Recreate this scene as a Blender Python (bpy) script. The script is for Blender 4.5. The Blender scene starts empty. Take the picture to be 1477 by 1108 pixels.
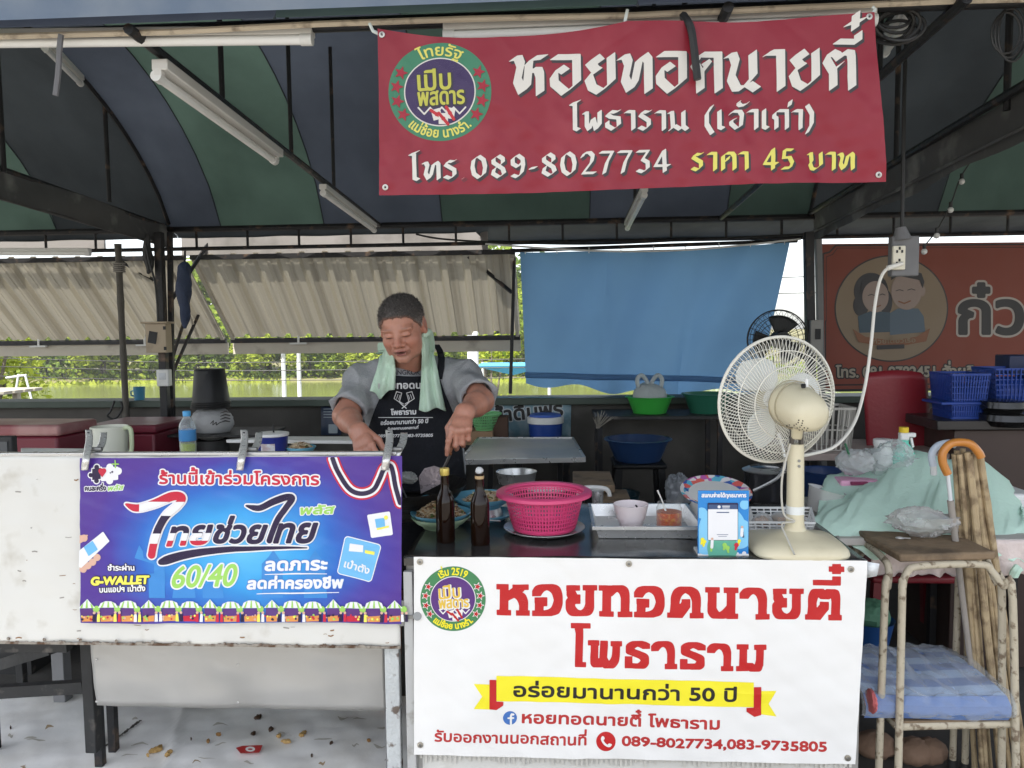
import bpy, bmesh, math, random
import numpy as np
from mathutils import Vector, Matrix
random.seed(4); rng = np.random.default_rng(4)
sc = bpy.context.scene
COL = sc.collection
rad = math.radians
# ---------------------------------------------------------------- camera
W, H, F = 1477., 1108., 1110.
HC = 1.48
CYAW, CPITCH, CROLL = rad(3.4), rad(-4.0), -.012
cam_m = (Matrix.Rotation(CYAW, 3, 'Z') @ Matrix.Rotation(math.pi/2 + CPITCH, 3, 'X') @ Matrix.Rotation(CROLL, 3, 'Z'))
cd = bpy.data.cameras.new('camera'); cam = bpy.data.objects.new('camera', cd); COL.objects.link(cam)
cam.matrix_world = Matrix.Translation((0, 0, HC)) @ cam_m.to_4x4()
cd.sensor_width = 36; cd.lens = 36*F/W; cd.clip_end = 2000; cd.clip_start = .05
sc.camera = cam
# ---------------------------------------------------------------- sky and sun
SUN_EL, SUN_AZ = rad(66), rad(-150)
wd = bpy.data.worlds.new("World"); sc.world = wd; wd.use_nodes = True
nt = wd.node_tree
sky = nt.nodes.new('ShaderNodeTexSky'); sky.sky_type = 'NISHITA'; sky.sun_disc = False
sky.sun_elevation = SUN_EL; sky.sun_rotation = SUN_AZ; sky.dust_density = 1.6; sky.air_density = 1.0; sky.ozone_density = 1.0
hs = nt.nodes.new('ShaderNodeHueSaturation'); hs.inputs['Saturation'].default_value = .38   # milky tropical haze
nt.links.new(sky.outputs[0], hs.inputs['Color']); nt.links.new(hs.outputs[0], nt.nodes['Background'].inputs[0])
nt.nodes['Background'].inputs[1].default_value = .145
sl = bpy.data.lights.new('sun', 'SUN'); sl.energy = 4.6; sl.angle = rad(.5); sl.color = (1, .95, .86)
so = bpy.data.objects.new('sun', sl); COL.objects.link(so)
so.rotation_euler = Vector((math.sin(SUN_AZ)*math.cos(SUN_EL), math.cos(SUN_AZ)*math.cos(SUN_EL), math.sin(SUN_EL))).to_track_quat('Z', 'Y').to_euler()
sc.view_settings.view_transform = 'Standard'; sc.view_settings.look = 'None'
sc.view_settings.exposure = 1.42; sc.view_settings.gamma = 1
# ---------------------------------------------------------------- helpers
RM = np.array(cam_m)
CAMP = np.array([0, 0, HC])
def ray(px, py):
    px = np.asarray(px, float); py = np.asarray(py, float)
    d = np.stack([(px - W/2)/F, -(py - H/2)/F, -np.ones_like(px)], -1)
    return d @ RM.T
def P(px, py, Y):
    d = ray(px, py); return CAMP + d*(Y/d[..., 1])[..., None]
def PZ(px, py, z):
    d = ray(px, py); return CAMP + d*((z - HC)/d[..., 2])[..., None]
def PX(px, py, x):
    d = ray(px, py); return CAMP + d*(x/d[..., 0])[..., None]
def V(a): return Vector((float(a[0]), float(a[1]), float(a[2])))

def rgb(h):
    h = h.lstrip('#'); v = [int(h[i:i+2], 16)/255 for i in (0, 2, 4)]
    return tuple((c/12.92 if c <= .04045 else ((c+.055)/1.055)**2.4) for c in v)
MATS = {}
def mat(name, col, rough=.5, var=.12, sc_=7., metal=0., bump=0., bsc=60., col2=None, th=.6, sc2=5., trans=0., alpha=1., spec=.5, leak=0., ior=1.45, coat=0., soft=.08, wave=None, stretch=None):
    """procedural material: base colour with noise, optional second tone (stains / wear), bump, optional light leaking through (leak)"""
    if name in MATS: return MATS[name]
    m = bpy.data.materials.new(name); m.use_nodes = True; MATS[name] = m
    n, l = m.node_tree.nodes, m.node_tree.links
    b = n['Principled BSDF']; out = n['Material Output']
    tc = n.new('ShaderNodeTexCoord'); cvec = tc.outputs['Object']
    if stretch: mp = n.new('ShaderNodeMapping'); mp.inputs['Scale'].default_value = stretch; l.new(cvec, mp.inputs[0]); cvec = mp.outputs[0]
    def noise(s, det=5):
        x = n.new('ShaderNodeTexNoise'); x.inputs['Scale'].default_value = s; x.inputs['Detail'].default_value = det
        l.new(cvec, x.inputs['Vector']); return x
    def mix(fac, a, bb):
        x = n.new('ShaderNodeMix'); x.data_type = 'RGBA'
        if fac is not None: l.new(fac, x.inputs[0])
        for i, c in ((6, a), (7, bb)):
            if isinstance(c, tuple): x.inputs[i].default_value = (*c[:3], 1)
            else: l.new(c, x.inputs[i])
        return x.outputs[2]
    n1 = noise(sc_)
    lo = tuple(c*(1-var) for c in col); hi = tuple(min(1, c*(1+var)) for c in col)
    c = mix(n1.outputs['Fac'], lo, hi)
    if col2 is not None:
        n2 = noise(sc2, 8); r = n.new('ShaderNodeMapRange'); r.inputs[1].default_value = th - soft; r.inputs[2].default_value = th + soft
        l.new(n2.outputs['Fac'], r.inputs[0]); c = mix(r.outputs[0], c, tuple(col2))
    l.new(c, b.inputs['Base Color'])
    rr = n.new('ShaderNodeMapRange'); rr.inputs[3].default_value = max(.02, rough*.8); rr.inputs[4].default_value = min(1, rough*1.2)
    l.new(noise(sc_*3).outputs['Fac'], rr.inputs[0]); l.new(rr.outputs[0], b.inputs['Roughness'])
    b.inputs['Metallic'].default_value = metal; b.inputs['Specular IOR Level'].default_value = spec; b.inputs['IOR'].default_value = ior
    b.inputs['Transmission Weight'].default_value = trans; b.inputs['Alpha'].default_value = alpha; b.inputs['Coat Weight'].default_value = coat
    if bump:
        bp = n.new('ShaderNodeBump'); bp.inputs['Strength'].default_value = bump; bp.inputs['Distance'].default_value = .01
        l.new(noise(bsc, 6).outputs['Fac'], bp.inputs['Height'])
        l.new(bp.outputs[0], b.inputs['Normal'])
        if wave:
            w = n.new('ShaderNodeTexWave'); w.inputs['Scale'].default_value = wave[0]; w.inputs['Distortion'].default_value = wave[1]; w.inputs['Detail'].default_value = 3
            l.new(tc.outputs['Object'], w.inputs['Vector']); b2 = n.new('ShaderNodeBump'); b2.inputs['Strength'].default_value = wave[2]; b2.inputs['Distance'].default_value = .02
            l.new(w.outputs['Fac'], b2.inputs['Height']); l.new(bp.outputs[0], b2.inputs['Normal']); l.new(b2.outputs[0], b.inputs['Normal'])
    if leak:
        t = n.new('ShaderNodeBsdfTranslucent'); l.new(c, t.inputs['Color'])
        ms = n.new('ShaderNodeMixShader'); ms.inputs[0].default_value = leak
        l.new(b.outputs[0], ms.inputs[1]); l.new(t.outputs[0], ms.inputs[2]); l.new(ms.outputs[0], out.inputs['Surface'])
    return m
def film(name, tint=(.9, .92, .95), clear=.6, rough=.15, bump=.6, bsc=30.):
    """thin clear plastic film: mostly see-through, glossy, whiter where it turns edge-on"""
    if name in MATS: return MATS[name]
    m = bpy.data.materials.new(name); m.use_nodes = True; MATS[name] = m
    n, l = m.node_tree.nodes, m.node_tree.links
    b = n['Principled BSDF']; b.inputs['Base Color'].default_value = (*[c*.8 for c in tint], 1); b.inputs['Roughness'].default_value = rough; b.inputs['Specular IOR Level'].default_value = 1.
    t = n.new('ShaderNodeBsdfTransparent'); t.inputs[0].default_value = (*[min(1, c*1.06) for c in tint], 1)
    lw = n.new('ShaderNodeLayerWeight'); lw.inputs['Blend'].default_value = .35
    tc = n.new('ShaderNodeTexCoord'); no = n.new('ShaderNodeTexNoise'); no.inputs['Scale'].default_value = bsc; no.inputs['Detail'].default_value = 3
    l.new(tc.outputs['Object'], no.inputs['Vector'])
    bp = n.new('ShaderNodeBump'); bp.inputs['Strength'].default_value = bump*.6; bp.inputs['Distance'].default_value = .008
    l.new(no.outputs['Fac'], bp.inputs['Height']); l.new(bp.outputs[0], b.inputs['Normal']); l.new(bp.outputs[0], lw.inputs['Normal'])
    r = n.new('ShaderNodeMapRange'); r.inputs[1].default_value = .05; r.inputs[2].default_value = .9; r.inputs[3].default_value = min(.95, clear+.10); r.inputs[4].default_value = max(.05, clear-.42)
    l.new(lw.outputs['Facing'], r.inputs[0])
    ms = n.new('ShaderNodeMixShader'); l.new(r.outputs[0], ms.inputs[0]); l.new(b.outputs[0], ms.inputs[1]); l.new(t.outputs[0], ms.inputs[2])
    l.new(ms.outputs[0], n['Material Output'].inputs['Surface'])
    return m

class B:
    """collects shapes in world coordinates and links them as one mesh"""
    def __init__(s): s.v = []; s.f = []; s.m = []
    def add(s, vs, fs, mi=0):
        o = len(s.v); s.v += [tuple(map(float, x)) for x in vs]; s.f += [tuple(i+o for i in f) for f in fs]; s.m += [mi]*len(fs); return s
    def box(s, c, d, R=None, mi=0):
        c = Vector(c); R = R or Matrix.Identity(3)
        vs = [c + R @ Vector((x*d[0]/2, y*d[1]/2, z*d[2]/2)) for x in (-1, 1) for y in (-1, 1) for z in (-1, 1)]
        return s.add(vs, [(0, 1, 3, 2), (4, 6, 7, 5), (0, 4, 5, 1), (2, 3, 7, 6), (0, 2, 6, 4), (1, 5, 7, 3)], mi)
    def bar(s, a, b, w, h=None, up=(0, 0, 1), mi=0):
        a, b = V(a), V(b); h = h or w; d = (b-a); L = d.length; d.normalize(); u = Vector(up)
        if abs(d.dot(u)) > .98: u = Vector((0, 1, 0))
        x = d.cross(u).normalized(); z = x.cross(d)
        return s.box((a+b)/2, (w, L, h), Matrix((x, d, z)).transposed(), mi)
    def tube(s, pts, r, n=10, closed=False, cap=True, mi=0):
        pts = [V(p) for p in pts]; N = len(pts); r = r if hasattr(r, '__len__') else [r]*N
        vs = []; nx = None
        for i, p in enumerate(pts):
            if closed: t = (pts[(i+1) % N]-pts[i-1])
            else: t = pts[min(i+1, N-1)]-pts[max(i-1, 0)]
            t = t.normalized() if t.length > 1e-9 else Vector((0, 0, 1))
            if nx is None:
                a = Vector((0, 0, 1)) if abs(t.z) < .9 else Vector((1, 0, 0)); nx = t.cross(a).normalized()
            else:
                nx = nx - t*nx.dot(t); nx = nx.normalized() if nx.length > 1e-6 else t.orthogonal().normalized()
            ny = t.cross(nx)
            for k in range(n):
                an = 2*math.pi*k/n; vs.append(p + (nx*math.cos(an)+ny*math.sin(an))*r[i])
        fs = []
        for i in range(N if closed else N-1):
            j = (i+1) % N
            for k in range(n): fs.append((i*n+k, i*n+(k+1) % n, j*n+(k+1) % n, j*n+k))
        if cap and not closed: fs += [tuple(range(n))[::-1], tuple((N-1)*n+k for k in range(n))]
        return s.add(vs, fs, mi)
    def cyl(s, a, b, r, r2=None, n=16, mi=0): return s.tube([a, b], [r, r if r2 is None else r2], n, mi=mi)
    def lathe(s, prof, c, n=32, M=None, mi=0, sx=1, sy=1):
        c = Vector(c); M = M or Matrix.Identity(3); vs = []; fs = []; K = len(prof)
        for r, z in prof:
            for k in range(n):
                a = 2*math.pi*k/n; vs.append(c + M @ Vector((r*sx*math.cos(a), r*sy*math.sin(a), z)))
        for i in range(K-1):
            for k in range(n): fs.append((i*n+k, i*n+(k+1) % n, (i+1)*n+(k+1) % n, (i+1)*n+k))
        if prof[0][0] > 1e-5: fs.append(tuple(range(n))[::-1])
        if prof[-1][0] > 1e-5: fs.append(tuple((K-1)*n+k for k in range(n)))
        return s.add(vs, fs, mi)
    def shell(s, prof, c, n=32, M=None, mi=0, sx=1, sy=1):
        """open lathe: no caps"""
        L = len(s.f); s.lathe(prof, c, n, M, mi, sx, sy)
        k = (prof[0][0] > 1e-5)+(prof[-1][0] > 1e-5)
        if k: del s.f[-k:]; del s.m[-k:]
        return s
    def grid(s, fn, nu, nv, mi=0, wrap=False):
        vs = [fn(i/nu, j/nv) for j in range(nv+1) for i in range(nu+1)]
        return s.add(vs, [(j*(nu+1)+i, j*(nu+1)+i+1, (j+1)*(nu+1)+i+1, (j+1)*(nu+1)+i) for j in range(nv) for i in range(nu)], mi)
    def sphere(s, c, r, n=12, mi=0, M=None, dis=0, sd=0):
        rr = r if hasattr(r, '__len__') else (r, r, r); R = random.Random(sd); M = M or Matrix.Identity(3); c = Vector(c); vs = []; fs = []; h = n//2
        for j in range(h+1):
            for i in range(n):
                a, b_ = 2*math.pi*i/n, math.pi*j/h; q = 1 + (R.uniform(-dis, dis) if 0 < j < h else 0)
                vs.append(c + M @ Vector((rr[0]*q*math.sin(b_)*math.cos(a), rr[1]*q*math.sin(b_)*math.sin(a), rr[2]*q*math.cos(b_))))
        for j in range(h):
            for i in range(n): fs.append((j*n+i, (j+1)*n+i, (j+1)*n+(i+1) % n, j*n+(i+1) % n))
        return s.add(vs, fs, mi)
    def prism(s, poly, d, mi=0):
        """closed polygon of 3-D points pushed along d"""
        n = len(poly); d = Vector(d); a = [V(p) for p in poly]
        return s.add(a+[p+d for p in a], [tuple(range(n)), tuple(range(2*n-1, n-1, -1))]+[(i, i+n, (i+1) % n+n, (i+1) % n) for i in range(n)], mi)
    def build(s, name, mats, parent=None, smooth=True, bevel=0, solid=0, sub=0, ang=38, fix=False):
        off = np.zeros(3); q = parent
        while q is not None: off += np.array(q.location); q = q.parent
        me = bpy.data.meshes.new(name); vv = np.array(s.v) - off
        me.from_pydata(vv.tolist(), [], s.f)
        mats = mats if isinstance(mats, (list, tuple)) else [mats]
        for m in mats: me.materials.append(m)
        if len(mats) > 1: me.polygons.foreach_set('material_index', s.m)
        if fix:
            bm = bmesh.new(); bm.from_mesh(me); bmesh.ops.remove_doubles(bm, verts=bm.verts, dist=1e-5); bmesh.ops.recalc_face_normals(bm, faces=bm.faces); bm.to_mesh(me); bm.free()
        if smooth:
            me.polygons.foreach_set('use_smooth', [True]*len(me.polygons)); me.set_sharp_from_angle(angle=rad(ang))
        me.update(); o = bpy.data.objects.new(name, me); COL.objects.link(o)
        if parent is not None: o.parent = parent
        if sub: x = o.modifiers.new('s', 'SUBSURF'); x.levels = x.render_levels = sub
        if solid: x = o.modifiers.new('t', 'SOLIDIFY'); x.thickness = solid; x.offset = 0
        if bevel: x = o.modifiers.new('b', 'BEVEL'); x.width = bevel; x.segments = 2; x.limit_method = 'ANGLE'; x.angle_limit = rad(40)
        return o
def tag(o, label=None, cat=None, group=None, kind=None):
    if label: o['label'] = label
    if cat: o['category'] = cat
    if group: o['group'] = group
    if kind: o['kind'] = kind
    return o
def thing(name, label, cat, loc=(0, 0, 0), group=None):
    o = bpy.data.objects.new(name, None); COL.objects.link(o); o.location = V(loc); o.empty_display_size = .1
    return tag(o, label, cat, group)
def dup(root, loc, rz=0, label=None, scale=None):
    r = root.copy(); COL.objects.link(r); r.location = V(loc); r.rotation_euler = (0, 0, rz)
    if scale: r.scale = scale
    if label: r['label'] = label
    def kids(a, b):
        for ch in list(a.children):
            c = ch.copy(); COL.objects.link(c); c.parent = b; kids(ch, c)
    kids(root, r); return r
def rotz(a): return Matrix.Rotation(a, 3, 'Z')
def nz(x, y, s=1., seed=0):
    """cheap smooth noise -1..1"""
    x = np.asarray(x)*s; y = np.asarray(y)*s
    return (np.sin(1.7*x+2.3*y+seed)+np.sin(-2.9*x+1.3*y+seed*1.7+1)+np.sin(4.3*x+3.1*y+seed*2.3+2)*.5+np.sin(-1.1*x+5.2*y+seed*.7)*.5)/3.

# ---------------------------------------------------------------- flat artwork: distance fields -> contour meshes laid on a surface
class Fld:
    def __init__(s, x0, y0, x1, y1, h=.8):
        s.x0, s.y0, s.h = x0, y0, h; s.nx = int((x1-x0)/h)+2; s.ny = int((y1-y0)/h)+2
        s.a = np.full((s.ny, s.nx), -1e3)
    def win(s, x0, y0, x1, y1):
        i0 = max(0, int((x0-s.x0)/s.h)); i1 = min(s.nx, int((x1-s.x0)/s.h)+2); j0 = max(0, int((y0-s.y0)/s.h)); j1 = min(s.ny, int((y1-s.y0)/s.h)+2)
        if i1 <= i0 or j1 <= j0: return None
        X, Y = np.meshgrid(s.x0+np.arange(i0, i1)*s.h, s.y0+np.arange(j0, j1)*s.h)
        return (slice(j0, j1), slice(i0, i1)), X, Y
    def seg(s, a, b, r, pad=8):
        w = s.win(min(a[0], b[0])-r-pad, min(a[1], b[1])-r-pad, max(a[0], b[0])+r+pad, max(a[1], b[1])+r+pad)
        if w is None: return s
        sl_, X, Y = w; dx, dy = b[0]-a[0], b[1]-a[1]; L = dx*dx+dy*dy+1e-9
        t = np.clip(((X-a[0])*dx+(Y-a[1])*dy)/L, 0, 1)
        s.a[sl_] = np.maximum(s.a[sl_], r-np.hypot(X-a[0]-t*dx, Y-a[1]-t*dy)); return s
    def line(s, pts, r, pad=8):
        rr = r if hasattr(r, '__len__') else [r]*len(pts)
        for i in range(len(pts)-1):
            if rr[i] == rr[i+1]: s.seg(pts[i], pts[i+1], rr[i], pad)
            else:
                for k in range(6):
                    f0, f1 = k/6, (k+1)/6; q = lambda f: tuple(pts[i][c]*(1-f)+pts[i+1][c]*f for c in (0, 1))
                    s.seg(q(f0), q(f1), rr[i]*(1-(f0+f1)/2)+rr[i+1]*(f0+f1)/2, pad)
        return s
    def circ(s, c, r, ry=None):
        k = r/(ry or r); w = s.win(c[0]-r-8, c[1]-(ry or r)-8, c[0]+r+8, c[1]+(ry or r)+8)
        if w: s.a[w[0]] = np.maximum(s.a[w[0]], r-np.hypot(w[1]-c[0], (w[2]-c[1])*k))
        return s
    def poly(s, pts, pad=8):
        p = np.array(pts, float); w = s.win(p[:, 0].min()-pad, p[:, 1].min()-pad, p[:, 0].max()+pad, p[:, 1].max()+pad)
        if w is None: return s
        sl_, X, Y = w; ins = np.zeros(X.shape, bool); d = np.full(X.shape, 1e9)
        for i in range(len(p)):
            a, b = p[i-1], p[i]; dx, dy = b-a; L = dx*dx+dy*dy+1e-9
            t = np.clip(((X-a[0])*dx+(Y-a[1])*dy)/L, 0, 1); d = np.minimum(d, np.hypot(X-a[0]-t*dx, Y-a[1]-t*dy))
            c = ((a[1] > Y) != (b[1] > Y)); xi = a[0]+(Y-a[1])*dx/(dy if abs(dy) > 1e-9 else 1e-9); ins ^= c & (X < xi)
        s.a[sl_] = np.maximum(s.a[sl_], np.where(ins, d, -d)); return s
    def contours(s, v, cons, pad):
        w0 = s.win(v[:, 0].min()-pad, v[:, 1].min()-pad, v[:, 0].max()+pad, v[:, 1].max()+pad)
        if w0 is None: return
        for st, en in cons:
            p = v[st:en]; N = len(p); wd = s.win(p[:, 0].min()-1, p[:, 1].min()-1, p[:, 0].max()+1, p[:, 1].max()+1)
            if wd is not None:
                sl_, X, Y = wd; W_ = np.zeros(X.shape, int)
                for i in range(N):
                    a, b = p[i], p[(i+1) % N]; dy = b[1]-a[1]
                    if abs(dy) < 1e-12: continue
                    xi = a[0]+(Y-a[1])*(b[0]-a[0])/dy; up = (a[1] <= Y) & (b[1] > Y); dn = (b[1] <= Y) & (a[1] > Y)
                    W_ += (up & (X < xi)).astype(int)-(dn & (X < xi)).astype(int)
                s.wn[sl_] += W_
            for i in range(N):
                a, b = p[i], p[(i+1) % N]; w = s.win(min(a[0], b[0])-pad, min(a[1], b[1])-pad, max(a[0], b[0])+pad, max(a[1], b[1])+pad)
                if w is None: continue
                sl_, X, Y = w; dx, dy = b[0]-a[0], b[1]-a[1]; L = dx*dx+dy*dy+1e-12
                t = np.clip(((X-a[0])*dx+(Y-a[1])*dy)/L, 0, 1); s.dd[sl_] = np.minimum(s.dd[sl_], np.hypot(X-a[0]-t*dx, Y-a[1]-t*dy))
    def text(s, parts, pad=6):
        s.dd = np.full(s.a.shape, float(pad)); tot = np.zeros(s.a.shape, bool)
        for v, cons, _ in parts: s.wn = np.zeros(s.a.shape, int); s.contours(v, cons, pad); tot |= s.wn != 0
        s.a = np.maximum(s.a, np.where(tot, s.dd, -s.dd)); return s
    def nib(s, pts, nv, r=.6):
        """stroke of a broad pen: polyline swept with the nib vector nv"""
        n = np.array(nv, float)/2
        for a, b in zip(pts[:-1], pts[1:]):
            a, b = np.array(a, float), np.array(b, float); q = [a-n, a+n, b+n, b-n]
            if abs((b-a)[0]*n[1]-(b-a)[1]*n[0]) < 1e-6*max(1, np.hypot(*(b-a))): s.seg(tuple(a-n), tuple(b+n), r)
            else: s.poly(q)
        return s
    def rnib(s, pts, w, h):
        """stroke of a rectangular pen"""
        for a, b in zip(pts[:-1], pts[1:]):
            c = [(p[0]+i*w/2, p[1]+j*h/2) for p in (a, b) for i in (-1, 1) for j in (-1, 1)]
            c = sorted(set(c)); hull = []
            for seq in (c, c[::-1]):
                k = len(hull)
                for p in seq:
                    while len(hull)-k >= 2 and (hull[-1][0]-hull[-2][0])*(p[1]-hull[-2][1])-(hull[-1][1]-hull[-2][1])*(p[0]-hull[-2][0]) <= 0: hull.pop()
                    hull.append(p)
                hull.pop()
            s.poly(hull)
        return s
class Art:
    def __init__(s): s.p = []; s.f = []; s.m = []; s.c = 0
    def emit(s, F_, grow=0., layer=1, mi=0, dx=0, dy=0, clip=None):
        a = F_.a+grow; s.c += 1; layer += .012*s.c
        if clip is not None: a = np.minimum(a, clip.a)
        ny, nx = a.shape; ins = a > 0; h = F_.h
        full = ins[:-1, :-1] & ins[1:, :-1] & ins[:-1, 1:] & ins[1:, 1:]
        part = (ins[:-1, :-1] | ins[1:, :-1] | ins[:-1, 1:] | ins[1:, 1:]) & ~full
        X = lambda i: F_.x0+i*h+dx
        Yf = lambda j: F_.y0+j*h+dy
        for j in range(ny-1):
            row = full[j]
            if row.any():
                e = np.diff(np.concatenate(([0], row.astype(int), [0]))); st = np.where(e == 1)[0]; en = np.where(e == -1)[0]
                for a0, b0 in zip(st, en):
                    k = a0
                    while k < b0:
                        k2 = min(b0, k+8); o = len(s.p)
                        s.p += [(X(k), Yf(j), layer), (X(k2), Yf(j), layer), (X(k2), Yf(j+1), layer), (X(k), Yf(j+1), layer)]; s.f.append((o+3, o+2, o+1, o)); s.m.append(mi); k = k2
        for j, i in zip(*np.where(part)):
            q = [(i, j), (i+1, j), (i+1, j+1), (i, j+1)]; vals = [a[y, x] for x, y in q]; pts = []
            for k in range(4):
                v0, v1 = vals[k], vals[(k+1) % 4]; p0, p1 = q[k], q[(k+1) % 4]
                if v0 > 0: pts.append(p0)
                if (v0 > 0) != (v1 > 0):
                    t = v0/(v0-v1); t = min(max(t, .02), .98); pts.append((p0[0]+(p1[0]-p0[0])*t, p0[1]+(p1[1]-p0[1])*t))
            if len(pts) >= 3:
                o = len(s.p); s.p += [(X(x), Yf(y), layer) for x, y in pts]; s.f.append(tuple(range(o+len(pts)-1, o-1, -1))); s.m.append(mi)
        return s
    def build(s, name, mats, parent, surf):
        if not s.p: return None
        p = np.array(s.p); b = B(); b.v = [tuple(x) for x in surf(p[:, 0], p[:, 1], p[:, 2])]; b.f = s.f; b.m = s.m
        return b.build(name, mats, parent, smooth=False)
_TX = {}
def glyphs(t):
    """closed contours of a text line, sampled from its outline curves"""
    if t in _TX: return _TX[t]
    c = bpy.data.curves.new('t', 'FONT'); c.body = t; c.size = 1
    o = bpy.data.objects.new('t', c); COL.objects.link(o); dg = bpy.context.evaluated_depsgraph_get(); dg.update()
    cu = o.evaluated_get(dg).to_curve(dg); pts = []; cons = []
    for sp in cu.splines:
        bp = sp.bezier_points; n = len(bp); st = len(pts)
        for i in range(n):
            p0, p1 = bp[i], bp[(i+1) % n]; A, B_, C_, D = (np.array(q[:2]) for q in (p0.co, p0.handle_right, p1.handle_left, p1.co))
            straight = np.linalg.norm(np.cross(B_-A, D-A))+np.linalg.norm(np.cross(C_-A, D-A)) < 1e-6
            for k in range(1 if straight else 6):
                q = k/6; pts.append((1-q)**3*A+3*(1-q)**2*q*B_+3*(1-q)*q*q*C_+q**3*D)
        cons.append((st, len(pts)))
    o.evaluated_get(dg).to_curve_clear(); bpy.data.objects.remove(o); bpy.data.curves.remove(c)
    _TX[t] = (np.array(pts).reshape(-1, 2), cons, None); return _TX[t]
UP, TONE = 'ิีึืัํ', '่้๊๋์'
def layout(t):
    """glyph outlines of a line; a tone mark above an upper vowel is lifted onto it"""
    base = ''; lifts = []
    for i, ch in enumerate(t):
        if ch in TONE and base and base[-1] in UP: lifts.append((base, ch))
        else: base += ch
    out = [glyphs(base)]
    for pre, ch in lifts:
        v, tr, ed = glyphs(ch); w = glyphs(pre)[0][:, 0].max()
        if len(v): v = v-np.array([v[:, 0].max(), 0])+np.array([w, .2]); out.append((v, tr, ed))
    return out
def textf(t, p0, p1, hpx, ref='บ', h=.8, slant=0., pad=6, warp=None, fit=True):
    """field of a text line whose baseline runs from p0 to p1 (photo pixels), hpx = height of the reference glyph"""
    L = layout(t); x1 = max(v[:, 0].max() for v, _, _ in L if len(v)); x0 = min(v[:, 0].min() for v, _, _ in L if len(v))
    hr = glyphs(ref)[0]; sy = hpx/(hr[:, 1].max()-max(0, hr[:, 1].min()))
    d = np.array(p1, float)-np.array(p0, float); wd_ = np.hypot(*d); ex = d/wd_; up = np.array([ex[1], -ex[0]]); sx = wd_/(x1-x0)
    parts = []
    for v, tr, ed in L:
        if not len(v): continue
        xx, yy = (v[:, 0]-x0)*sx, v[:, 1]*sy
        q = warp(xx, yy) if warp else np.array(p0)+(xx+slant*yy)[:, None]*ex+yy[:, None]*up
        parts.append((q, tr, ed))
    a = np.concatenate([q for q, _, _ in parts]); lo, hi = a.min(0)-pad, a.max(0)+pad
    return Fld(lo[0], lo[1], hi[0], hi[1], h).text(parts, pad)
def arcwarp(c, r, a0, sgn=1, ry=1.):
    """baseline on a circle: sgn 1 = top arc reading clockwise, -1 = bottom arc"""
    def f(x, y):
        a = a0+sgn*x/r; rr = r+sgn*y
        return np.stack([c[0]+rr*np.sin(a), c[1]-rr*np.cos(a)*ry], -1)
    return f
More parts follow.
